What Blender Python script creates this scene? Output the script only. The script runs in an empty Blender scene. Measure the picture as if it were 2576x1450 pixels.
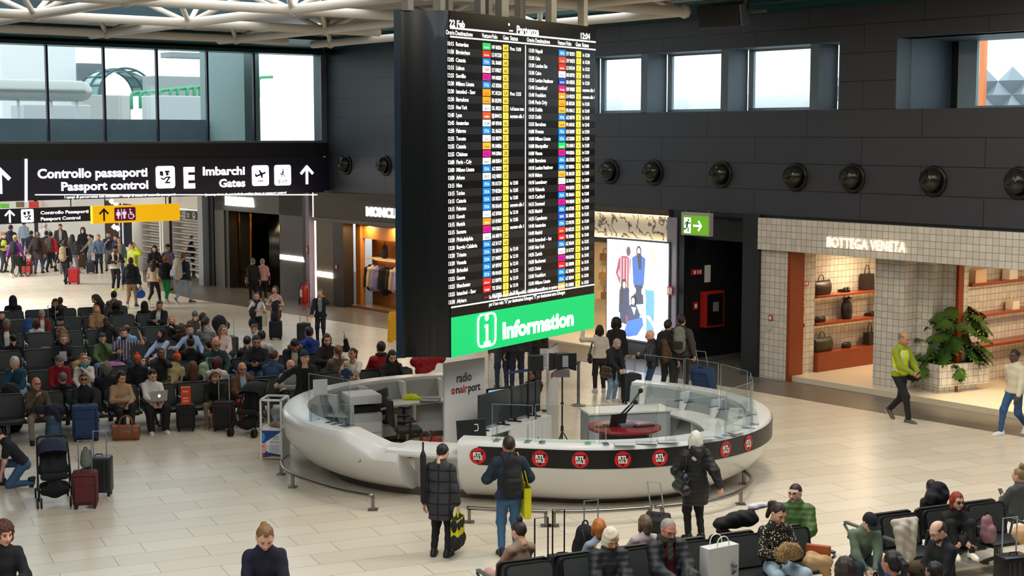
import bpy,bmesh,math,random
import numpy as np
from mathutils import Vector,Matrix
R=math.radians
SC=bpy.context.scene
COL=SC.collection
# --- camera, sky, exposure
F_PX,HORIZON,EYE=3750.0,338.0,6.1
PITCH=math.atan((725-HORIZON)/F_PX)
cd=bpy.data.cameras.new('camera'); cam=bpy.data.objects.new('camera',cd); COL.objects.link(cam)
cam.location=(0,0,EYE); cam.rotation_euler=(math.pi/2-PITCH,0,0)
cd.sensor_width=36.0; cd.lens=F_PX/2576*36.0; cd.clip_end=600
SC.camera=cam
vs=SC.view_settings
SC.display_settings.display_device='sRGB'
vs.view_transform='Standard'; vs.look='None'; vs.gamma=1.0; vs.use_curve_mapping=False
vs.exposure=0.0
wd=bpy.data.worlds.new('sky'); SC.world=wd; wd.use_nodes=True
wn=wd.node_tree.nodes['Background']; wn.inputs[0].default_value=(0.90,0.95,1.0,1); wn.inputs[1].default_value=3.0
SC.cycles.max_bounces=6; SC.cycles.transparent_max_bounces=12; SC.cycles.caustics_reflective=False; SC.cycles.caustics_refractive=False
SC.cycles.sample_clamp_indirect=4.0
def lamp(name,kind,loc,power,color=(1,1,1),size=1.0,size_y=None,rot=(0,0,0),spot=90):
 l=bpy.data.lights.new(name,kind); l.energy=power; l.color=color
 if kind=='AREA':
  l.size=size
  if size_y:l.shape='RECTANGLE'; l.size_y=size_y
 elif kind=='SPOT':l.spot_size=R(spot); l.spot_blend=0.6; l.shadow_soft_size=size
 else:l.shadow_soft_size=size
 o=bpy.data.objects.new(name,l); COL.objects.link(o); o.location=loc; o.rotation_euler=rot
 return o
# --- pixel <-> place
def ray(u,v):
 dx=(u-1288)/F_PX; dy=(725-v)/F_PX
 return np.array([dx,math.cos(PITCH)+dy*math.sin(PITCH),-math.sin(PITCH)+dy*math.cos(PITCH)])
def at(u,v,z=0.0):
 d=ray(u,v); t=(z-EYE)/d[2]; return np.array([d[0]*t,d[1]*t,z])
def at_plane(u,v,nx,ny,c):
 d=ray(u,v); t=c/(nx*d[0]+ny*d[1]); return np.array([d[0]*t,d[1]*t,EYE+d[2]*t])
WA=math.atan2(-0.77901,0.62701)
WS=np.array([math.cos(WA),math.sin(WA)]); WN=np.array([-WS[1],WS[0]])
def sn(s,n,z=0.0):p=WS*s+WN*n; return np.array([p[0],p[1],z])
EA=math.atan2(0.413,0.911)
E1=np.array([math.cos(EA),math.sin(EA)]); E2=np.array([-E1[1],E1[0]])
def en(a,b,z=0.0):p=E1*a+E2*b; return np.array([p[0],p[1],z])
# --- materials
MATS={}
def lin(c):
 if isinstance(c,str):
  c=c.lstrip('#'); c=[int(c[i:i+2],16)/255 for i in (0,2,4)]
 return tuple(x/12.92 if x<=0.04045 else ((x+0.055)/1.055)**2.4 for x in c)
def mat(name,color,rough=0.6,metal=0.0,emit=0.0,spec=0.5,trans=0.0,alpha=1.0,bump=0.0,bscale=60.0,mottle=0.0,mscale=8.0,coat=0.0):
 key=name
 if key in MATS:return MATS[key]
 m=bpy.data.materials.new(name); m.use_nodes=True; nt=m.node_tree; b=nt.nodes['Principled BSDF']
 c=(*lin(color),1)
 b.inputs['Base Color'].default_value=c; b.inputs['Roughness'].default_value=rough; b.inputs['Metallic'].default_value=metal
 b.inputs['Specular IOR Level'].default_value=spec; b.inputs['Transmission Weight'].default_value=trans; b.inputs['Alpha'].default_value=alpha
 b.inputs['Coat Weight'].default_value=coat
 if emit:b.inputs['Emission Color'].default_value=c; b.inputs['Emission Strength'].default_value=emit
 if bump or mottle:
  tc=nt.nodes.new('ShaderNodeTexCoord'); no=nt.nodes.new('ShaderNodeTexNoise'); no.inputs['Scale'].default_value=bscale if bump else mscale
  no.inputs['Detail'].default_value=3
  nt.links.new(tc.outputs['Object'],no.inputs['Vector'])
  if bump:
   bu=nt.nodes.new('ShaderNodeBump'); bu.inputs['Strength'].default_value=bump; bu.inputs['Distance'].default_value=0.01
   nt.links.new(no.outputs['Fac'],bu.inputs['Height']); nt.links.new(bu.outputs['Normal'],b.inputs['Normal'])
  if mottle:
   mx=nt.nodes.new('ShaderNodeMix'); mx.data_type='RGBA'
   mx.inputs['A'].default_value=tuple(x*(1-mottle) for x in c[:3])+(1,); mx.inputs['B'].default_value=tuple(min(1,x*(1+mottle)) for x in c[:3])+(1,)
   nt.links.new(no.outputs['Fac'],mx.inputs['Factor']); nt.links.new(mx.outputs['Result'],b.inputs['Base Color'])
 MATS[key]=m
 return m
def nodes_of(m):return m.node_tree,m.node_tree.nodes['Principled BSDF']
def glass_mat(name,tint=(0.9,0.95,0.95),see=0.93,rough=0.02):
 if name in MATS:return MATS[name]
 m=bpy.data.materials.new(name); m.use_nodes=True; nt=m.node_tree; nt.nodes.remove(nt.nodes['Principled BSDF'])
 out=nt.nodes['Material Output']; N=nt.nodes.new; tr=N('ShaderNodeBsdfTransparent'); gl=N('ShaderNodeBsdfGlossy'); mx=N('ShaderNodeMixShader'); lw=N('ShaderNodeLayerWeight'); pw=N('ShaderNodeMath'); ml=N('ShaderNodeMath')
 tr.inputs[0].default_value=(*[t*see for t in tint],1); gl.inputs['Roughness'].default_value=rough; lw.inputs[0].default_value=.5
 pw.operation='POWER'; pw.inputs[1].default_value=4; ml.operation='MULTIPLY_ADD'; ml.inputs[1].default_value=.7; ml.inputs[2].default_value=.035
 L=nt.links.new; L(lw.outputs['Facing'],pw.inputs[0]); L(pw.outputs[0],ml.inputs[0]); L(ml.outputs[0],mx.inputs[0]); L(tr.outputs[0],mx.inputs[1]); L(gl.outputs[0],mx.inputs[2]); L(mx.outputs[0],out.inputs[0])
 MATS[name]=m
 return m
def fabric(c,rough=0.85):
 h=c if isinstance(c,str) else '#%02x%02x%02x'%tuple(int(max(0,min(1,x))*255) for x in c)
 return mat('fabric '+h.lstrip('#'),h,rough,bump=0.25,bscale=45,mottle=0.12)
def plain(c,rough=0.5,metal=0.0):
 return mat('plain %s %.2f %.1f'%(c.lstrip('#'),rough,metal),c,rough,metal)
# --- object properties
def tag(o,label=None,cat=None,group=None,kind=None):
 if label:o['label']=label
 if cat:o['category']=cat
 if group:o['group']=group
 if kind:o['kind']=kind
 return o
def empty(name,loc=(0,0,0),rz=0.0,label=None,cat=None,group=None):
 o=bpy.data.objects.new(name,None); COL.objects.link(o); o.location=loc; o.rotation_euler=(0,0,rz); o.empty_display_size=0.1
 return tag(o,label,cat,group)
def link(name,me,parent=None,mats=None,loc=None,rz=None):
 o=bpy.data.objects.new(name,me); COL.objects.link(o)
 if parent is not None:o.parent=parent
 if loc is not None:o.location=loc
 if rz is not None:o.rotation_euler=(0,0,rz)
 if mats is not None:
  mats=mats if isinstance(mats,(list,tuple)) else [mats]
  if len(me.materials)==0:
   for m in mats:me.materials.append(m)
  else:
   for i,m in enumerate(mats):
    o.material_slots[i].link='OBJECT'; o.material_slots[i].material=m
 return o
def copy_tree(o,parent=None):
 c=o.copy(); COL.objects.link(c)
 if parent is not None:c.parent=parent
 for ch in [k for k in o.children]:copy_tree(ch,c)
 return c
class MB:
 """collects shapes, then links them as one mesh object"""
 def __init__(s):s.v=[]; s.f=[]; s.mi=[]; s.cur=0
 def add(s,vs,fs,m=None):
  b=len(s.v); s.v+=[tuple(map(float,p)) for p in vs]; s.f+=[tuple(b+i for i in f) for f in fs]; s.mi+=[s.cur if m is None else m]*len(fs); return s
 def box(s,lo,hi,b=0.0,m=None,M=None):
  x0,y0,z0=lo; x1,y1,z1=hi
  if b<=0:
   vs=[(x0,y0,z0),(x1,y0,z0),(x1,y1,z0),(x0,y1,z0),(x0,y0,z1),(x1,y0,z1),(x1,y1,z1),(x0,y1,z1)]
   fs=[(0,3,2,1),(4,5,6,7),(0,1,5,4),(1,2,6,5),(2,3,7,6),(3,0,4,7)]
  else:
   b=min(b,(x1-x0)*.49,(y1-y0)*.49,(z1-z0)*.49)
   bm=bmesh.new(); bmesh.ops.create_cube(bm,size=1.0)
   for v in bm.verts:v.co=Vector(((x0+x1)/2+v.co.x*(x1-x0),(y0+y1)/2+v.co.y*(y1-y0),(z0+z1)/2+v.co.z*(z1-z0)))
   bmesh.ops.bevel(bm,geom=list(bm.edges),offset=b,segments=2,profile=0.5,affect='EDGES')
   bm.verts.index_update(); vs=[tuple(v.co) for v in bm.verts]; fs=[tuple(v.index for v in f.verts) for f in bm.faces]; bm.free()
  if M is not None:vs=[tuple(M@Vector(p)) for p in vs]
  return s.add(vs,fs,m)
 def cyl(s,p0,p1,r0,r1=None,n=12,m=None,caps=True):
  r1=r0 if r1 is None else r1; p0=Vector(p0); p1=Vector(p1); d=(p1-p0).normalized()
  a=d.orthogonal().normalized(); c=d.cross(a); vs=[]
  for p,r in ((p0,r0),(p1,r1)):
   for i in range(n):
    t=2*math.pi*i/n; vs.append(p+(a*math.cos(t)+c*math.sin(t))*r)
  fs=[(i,(i+1)%n,n+(i+1)%n,n+i) for i in range(n)]
  if caps:fs+=[tuple(range(n-1,-1,-1)),tuple(range(n,2*n))]
  return s.add(vs,fs,m)
 def tube(s,pts,r,n=8,m=None,closed=False,flat=None):
  pts=[Vector(p) for p in pts]; k=len(pts); rr=r if isinstance(r,(list,tuple)) else [r]*k; vs=[]; a=None
  for i,p in enumerate(pts):
   d=((pts[(i+1)%k] if closed or i<k-1 else p)-(pts[i-1] if closed or i>0 else p)).normalized()
   a=d.orthogonal().normalized() if a is None else (a-d*a.dot(d)).normalized()
   c=d.cross(a)
   for j in range(n):
    t=2*math.pi*j/n; vs.append(p+(a*math.cos(t)+c*math.sin(t))*rr[i])
  fs=[]
  for i in range(k if closed else k-1):
   i2=(i+1)%k
   for j in range(n):fs.append((i*n+j,i*n+(j+1)%n,i2*n+(j+1)%n,i2*n+j))
  if not closed:fs+=[tuple(range(n-1,-1,-1)),tuple((k-1)*n+j for j in range(n))]
  return s.add(vs,fs,m)
 def lathe(s,prof,n=24,c=(0,0,0),m=None,a0=0,a1=2*math.pi,sx=1,sy=1):
  full=abs(a1-a0-2*math.pi)<1e-6; k=n if full else n+1; vs=[]
  for r,z in prof:
   for j in range(k):
    t=a0+(a1-a0)*j/n; vs.append((c[0]+sx*r*math.cos(t),c[1]+sy*r*math.sin(t),c[2]+z))
  fs=[]
  for i in range(len(prof)-1):
   for j in range(n):
    j2=(j+1)%k; fs.append((i*k+j,i*k+j2,(i+1)*k+j2,(i+1)*k+j))
  if full:
   if prof[0][0]>1e-4:fs.append(tuple(range(k-1,-1,-1)))
   if prof[-1][0]>1e-4:fs.append(tuple((len(prof)-1)*k+j for j in range(k)))
  return s.add(vs,fs,m)
 def prism(s,poly,z0,z1,m=None,M=None):
  n=len(poly); vs=[(x,y,z0) for x,y in poly]+[(x,y,z1) for x,y in poly]
  fs=[(i,(i+1)%n,n+(i+1)%n,n+i) for i in range(n)]+[tuple(range(n-1,-1,-1)),tuple(range(n,2*n))]
  if M is not None:vs=[tuple(M@Vector(p)) for p in vs]
  return s.add(vs,fs,m)
 def grid(s,rows,m=None,closed=False):
  k=len(rows[0]); vs=[p for r in rows for p in r]; fs=[]
  for i in range(len(rows)-1):
   for j in range(k if closed else k-1):
    j2=(j+1)%k; fs.append((i*k+j,i*k+j2,(i+1)*k+j2,(i+1)*k+j))
  return s.add(vs,fs,m)
 def mesh(s,name,smooth=False,angle=None):
  me=bpy.data.meshes.new(name); me.from_pydata(s.v,[],s.f); me.update()
  if any(s.mi):me.polygons.foreach_set('material_index',s.mi)
  if smooth or angle:
   me.polygons.foreach_set('use_smooth',[True]*len(s.f))
   if angle:me.set_sharp_from_angle(angle=R(angle))
  return me
 def build(s,name,mats,parent=None,smooth=False,angle=None,loc=None,rz=None):
  me=s.mesh(name,smooth,angle); mats=mats if isinstance(mats,(list,tuple)) else [mats]
  for m in mats:me.materials.append(m)
  o=bpy.data.objects.new(name,me); COL.objects.link(o)
  if parent is not None:o.parent=parent
  if loc is not None:o.location=loc
  if rz is not None:o.rotation_euler=(0,0,rz)
  return o
def structure(name,mb,mats,rz=None,parent=None,**k):return tag(mb.build(name,mats,rz=rz,parent=parent,**k),kind='structure')
# lettering: flat text cut to a mesh, laid on a frame (origin, x axis, y axis), a little proud of the surface
_TXT={}
def text_geo(body,bold=0.0,extrude=0.0):
 key=(body,bold,extrude)
 if key not in _TXT:
  c=bpy.data.curves.new('t','FONT'); c.body=body; c.size=1.0; c.offset=bold; c.extrude=extrude; c.resolution_u=3
  o=bpy.data.objects.new('t',c); me=o.to_mesh()
  vs=np.array([v.co[:] for v in me.vertices]) if len(me.vertices) else np.zeros((0,3)); fs=[tuple(p.vertices) for p in me.polygons]
  o.to_mesh_clear(); bpy.data.objects.remove(o); bpy.data.curves.remove(c)
  _TXT[key]=(vs,fs)
 return _TXT[key]
def put_text(mb,body,o,ex,ey,h,width=None,align='l',bold=0.0,extrude=0.0,m=None):
 vs,fs=text_geo(body,bold,extrude/max(h,1e-6))
 if len(vs)==0:return
 vs=vs.copy(); sx=h*1.38
 w=vs[:,0].max()*sx; k=1.0 if width is None else width/w
 x=vs[:,0]*sx*k; y=vs[:,1]*sx; z=vs[:,2]*h
 w*=k
 if align=='c':x=x-w/2
 elif align=='r':x=x-w
 o=np.array(o,float); ex=np.array(ex,float); ey=np.array(ey,float); ez=np.cross(ex,ey)
 mb.add(o+x[:,None]*ex+y[:,None]*ey+z[:,None]*ez,fs,m)
# --- soft bodies: smooth unions of tapered capsules, skinned by surface nets
def seg_d(P,a,b,ra,rb,fl=None):
 a=np.asarray(a,float); b=np.asarray(b,float); ab=b-a; L=float(ab@ab)+1e-12
 q=P-a; t=np.clip((q@ab)/L,0,1); q=q-t[...,None]*ab
 if fl is not None:
  ax,k=fl; ax=np.asarray(ax,float); q=q+(q@ax)[...,None]*((k-1)*ax)
 return np.sqrt((q*q).sum(-1))-(ra+(rb-ra)*t)
def nets(prims,h,k=0.04,cuts=(),warp=None):
 """prims: (a, b, ra, rb[, flat[, k]]); cuts: functions P -> distance to keep negative"""
 A=np.array([[np.minimum(p[0],p[1])-max(p[2],p[3]),np.maximum(p[0],p[1])+max(p[2],p[3])] for p in prims])
 lo=A[:,0].min(0)-2.5*h-0.02; hi=A[:,1].max(0)+2.5*h+0.02
 N=np.ceil((hi-lo)/h).astype(int)+1
 ax=[lo[i]+h*np.arange(N[i]) for i in range(3)]
 D=np.full(N,9.0,np.float32)
 for p in prims:
  r=max(p[2],p[3]); kk=p[5] if len(p)>5 else k; m=r+kk+2*h
  i0=[max(0,int((min(p[0][i],p[1][i])-m-lo[i])/h)) for i in range(3)]; i1=[min(N[i],int((max(p[0][i],p[1][i])+m-lo[i])/h)+2) for i in range(3)]
  G=np.stack(np.meshgrid(*[ax[i][i0[i]:i1[i]] for i in range(3)],indexing='ij'),-1)
  d=seg_d(G,p[0],p[1],p[2],p[3],p[4] if len(p)>4 else None)
  sl=tuple(slice(i0[i],i1[i]) for i in range(3)); c=D[sl]
  if kk>0:
   e=np.maximum(kk-np.abs(c-d),0)/kk; D[sl]=np.minimum(c,d)-e*e*kk*0.25
  else:D[sl]=np.minimum(c,d)
 if warp is not None or cuts:
  G=np.stack(np.meshgrid(*ax,indexing='ij'),-1)
  if warp is not None:D=D+warp(G)
  for c in cuts:D=np.maximum(D,c(G))
 return _extract(D,lo,h)
def _extract(D,lo,h):
 S=D<0; N=D.shape
 c=np.zeros(tuple(n-1 for n in N),np.int8)
 for dx in (0,1):
  for dy in (0,1):
   for dz in (0,1):c+=S[dx:N[0]-1+dx,dy:N[1]-1+dy,dz:N[2]-1+dz]
 cell=np.argwhere((c>0)&(c<8))
 if len(cell)==0:return np.zeros((0,3)),np.zeros((0,4),int)
 idx=np.full(c.shape,-1,np.int64); idx[tuple(cell.T)]=np.arange(len(cell))
 acc=np.zeros((len(cell),3)); cnt=np.zeros(len(cell))
 corners=[(x,y,z) for x in (0,1) for y in (0,1) for z in (0,1)]
 val={o:D[cell[:,0]+o[0],cell[:,1]+o[1],cell[:,2]+o[2]] for o in corners}
 for o in corners:
  for a in range(3):
   if o[a]==0:
    p=list(o); p[a]=1; v0=val[o]; v1=val[tuple(p)]; m=(v0<0)!=(v1<0)
    t=np.where(m,v0/np.where(np.abs(v0-v1)<1e-9,1e-9,v0-v1),0)
    q=np.tile(np.array(o,float),(len(cell),1)); q[:,a]=t
    acc[m]+=q[m]; cnt[m]+=1
 V=lo+h*(cell+acc/np.maximum(cnt,1)[:,None])
 Fs=[]
 for a in range(3):
  b,g=(a+1)%3,(a+2)%3
  s0=[slice(None)]*3; s1=[slice(None)]*3; s0[a]=slice(0,N[a]-1); s1[a]=slice(1,N[a])
  X=S[tuple(s0)]!=S[tuple(s1)]
  e=np.argwhere(X); e=e[(e[:,b]>0)&(e[:,g]>0)&(e[:,b]<N[b]-1)&(e[:,g]<N[g]-1)]
  if len(e)==0:continue
  def at_(db,dg):
   q=e.copy(); q[:,b]+=db; q[:,g]+=dg; return idx[tuple(q.T)]
  quad=np.stack([at_(-1,-1),at_(0,-1),at_(0,0),at_(-1,0)],1)
  ins=S[tuple(e.T)]
  quad[~ins]=quad[~ins][:,::-1]
  Fs.append(quad)
 Fq=np.concatenate(Fs); Fq=Fq[(Fq>=0).all(1)]
 return V,Fq
def np_mesh(name,V,Fq,mi=None,smooth=True):
 me=bpy.data.meshes.new(name); nf=len(Fq)
 me.vertices.add(len(V)); me.vertices.foreach_set('co',np.ascontiguousarray(V,np.float32).ravel())
 me.loops.add(nf*4); me.loops.foreach_set('vertex_index',np.ascontiguousarray(Fq,np.int32).ravel())
 me.polygons.add(nf); me.polygons.foreach_set('loop_start',np.arange(0,nf*4,4,dtype=np.int32))
 if mi is not None:me.polygons.foreach_set('material_index',np.ascontiguousarray(mi,np.int32))
 if smooth:me.polygons.foreach_set('use_smooth',np.ones(nf,bool))
 me.update(calc_edges=True)
 return me
Z3=np.array([0,0,1.0]); X3=np.array([1.0,0,0]); Y3=np.array([0,1.0,0])
def ell(c,r,k=None):
 return ('ell',np.array(c,float),np.array(r,float))
def sdf_mix(items,lo,hi,h):
 """items: ('+'|'-', kind, args, k): a small field for heads, hair and hands"""
 N=np.ceil((np.array(hi)-lo)/h).astype(int)+1
 G=np.stack(np.meshgrid(*[lo[i]+h*np.arange(N[i]) for i in range(3)],indexing='ij'),-1); D=np.full(tuple(N),9.0)
 for op,kind,a,k in items:
  if kind=='e':
   q=(G-np.array(a[0]))/np.array(a[1]); l=np.sqrt((q*q).sum(-1)); d=(l-1)*min(a[1])
  elif kind=='c':d=seg_d(G,*a)
  elif kind=='f':d=a(G)
  if op=='+':e=np.maximum(k-np.abs(D-d),0)/max(k,1e-9); D=np.minimum(D,d)-e*e*k*.25
  elif op=='-':d=-d; e=np.maximum(k-np.abs(D-d),0)/max(k,1e-9); D=np.maximum(D,d)+e*e*k*.25
  elif op=='&':D=np.maximum(D,d)
  elif op=='w':D=D+d
 return _extract(D,np.array(lo,float),h)
# head: face towards +y, eyes at z = .01, chin at -.115, crown at .122; faces are tagged 0 skin, 1 eye, 2 lips, 3 brow
_HEAD={}
def head_geo(kind,h):
 key=(kind,h)
 if key in _HEAD:return _HEAD[key]
 jw={'m':1.0,'f':0.88,'c':0.86}[kind]
 it=[('+','e',((0,-.012,.026),(.077,.097,.096)),0),('+','e',((0,.03,-.02),(.066,.062,.08)),.03),
('+','c',((0,.035,-.05),(0,.058,-.092),.05*jw,.024*jw),.03),('+','c',((-.045*jw,.0,-.05),(.045*jw,.0,-.05),.03,.03),.04),
('+','c',((-.038,.068,-.02),(-.03,.07,-.035),.018,.016),.02),('+','c',((.038,.068,-.02),(.03,.07,-.035),.018,.016),.02),
('-','e',((-.032,.102,.008),(.020,.020,.013)),.016),('-','e',((.032,.102,.008),(.020,.020,.013)),.016),
('+','c',((-.046,.074,.028),(-.014,.087,.027),.009,.009),.012),('+','c',((.046,.074,.028),(.014,.087,.027),.009,.009),.012),
('+','c',((0,.088,.014),(0,.113,-.026),.009,.0125),.012),('+','c',((-.011,.1,-.03),(.011,.1,-.03),.0085,.0085),.008),
('+','e',((-.031,.0785,.008),(.0135,.0135,.0105)),0.002),('+','e',((.031,.0785,.008),(.0135,.0135,.0105)),0.002),
('+','c',((-.019,.083,-.056),(.019,.083,-.056),.0085,.0085),.006),('+','c',((-.014,.083,-.067),(.014,.083,-.067),.0085,.0085),.006),
('+','e',((-.079,-.008,.0),(.011,.02,.031)),.008),('+','e',((.079,-.008,.0),(.011,.02,.031)),.008),
('+','c',((0,-.02,-.05),(0,-.035,-.15),.05*(.5+jw/2),.052*(.5+jw/2)),.03)]
 V,Fq=sdf_mix(it,(-.105,-.13,-.2),(.105,.14,.14),h)
 C=V[Fq].mean(1); mi=np.zeros(len(Fq),int)
 ax=np.abs(C[:,0])
 mi[(((ax-.031)/.0125)**2+((C[:,2]-.008)/.0075)**2<1)&(C[:,1]>.07)]=1
 mi[((ax/.024)**2+((C[:,2]+.061)/.0105)**2<1)&(C[:,1]>.078)]=2
 mi[(ax>.012)&(ax<.05)&(np.abs(C[:,2]-.030+.12*np.maximum(ax-.035,0))<.0055)&(C[:,1]>.06)]=3
 _HEAD[key]=(V,Fq,mi)
 return _HEAD[key]
# hand: wrist at the origin, fingers along +y, back of the hand up (+z), thumb on -x for a right hand
_HAND={}
def hand_geo(pose,h):
 key=(pose,h)
 if key in _HAND:return _HAND[key]
 curl={'relax':(20,25,18),'grip':(62,78,50),'hold':(38,48,30),'flat':(4,6,4),'point':(70,85,55)}[pose]
 it=[('+','c',((0,-.03,0),(0,.02,0),.026,.026,(Z3,1.25)),0),('+','c',((-.022,.03,0),(-.027,.088,.0),.02,.017,(Z3,1.5)),.025),
('+','c',((.018,.03,0),(.024,.08,.0),.019,.016,(Z3,1.5)),.025),('+','c',((0,.03,0),(0,.088,.002),.022,.018,(Z3,1.5)),.02)]
 for i,(x,y,L,s) in enumerate(((-.031,.090,.040,-6),(-.0105,.095,.044,-1),(.010,.092,.041,4),(.029,.083,.032,10))):
  cu=(6,6,4) if pose=='point' and i==0 else curl
  p=np.array([x,y,.002]); a=0; r=.0088-.0007*(i==3)
  for j in range(3):
   a+=R(cu[j]*(1+.06*i)); d=np.array([math.sin(R(s))*math.cos(a),math.cos(R(s))*math.cos(a),-math.sin(a)])
   q=p+d*L*(1,.68,.52)[j]; it.append(('+','c',(p,q,r,r*.93),.004)); p=q; r*=.93
 t0=np.array([-.026,.022,-.008]); sp={'grip':(-.012,.05,-.05),'hold':(-.03,.062,-.036),'relax':(-.045,.06,-.02),'flat':(-.06,.05,-.005),'point':(-.01,.055,-.045)}[pose]
 t1=t0+np.array([-.022,.028,-.014]); t2=np.array(sp)+np.array([-.012,.0,0]); t3=t2+(t2-t1)*.55+np.array([.008,.006,-.004])
 it+=[('+','c',(t0,t1,.015,.0115),.015),('+','c',(t1,t2,.0108,.0098),.006),('+','c',(t2,t3,.0098,.0085),.004)]
 _HAND[key]=sdf_mix(it,(-.085,-.06,-.12),(.06,.235,.045),h)
 return _HAND[key]
_SHOE={}
def shoe_mesh(kind):
 if kind in _SHOE:return _SHOE[kind]
 it=[('+','c',((0,-.055,.03),(0,.12,.02),.04,.042,(X3,1.0)),0),('+','c',((0,.1,.022),(0,.165,.014),.042,.034),.03),('+','c',((0,-.05,.03),(0,-.035,.085 if kind!='boot' else .2),.042,.044),.03),
('+','c',((0,-.02,.06),(0,.08,.035),.036,.03),.03),('&','f',lambda G:-(G[...,2]-.0),0)]
 V,Fq=sdf_mix(it,(-.07,-.13,-.03),(.07,.23,.28),.011)
 C=V[Fq].mean(1); mi=(C[:,2]<.022).astype(int)
 _SHOE[kind]=np_mesh('shoe',V,Fq,mi)
 return _SHOE[kind]
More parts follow.
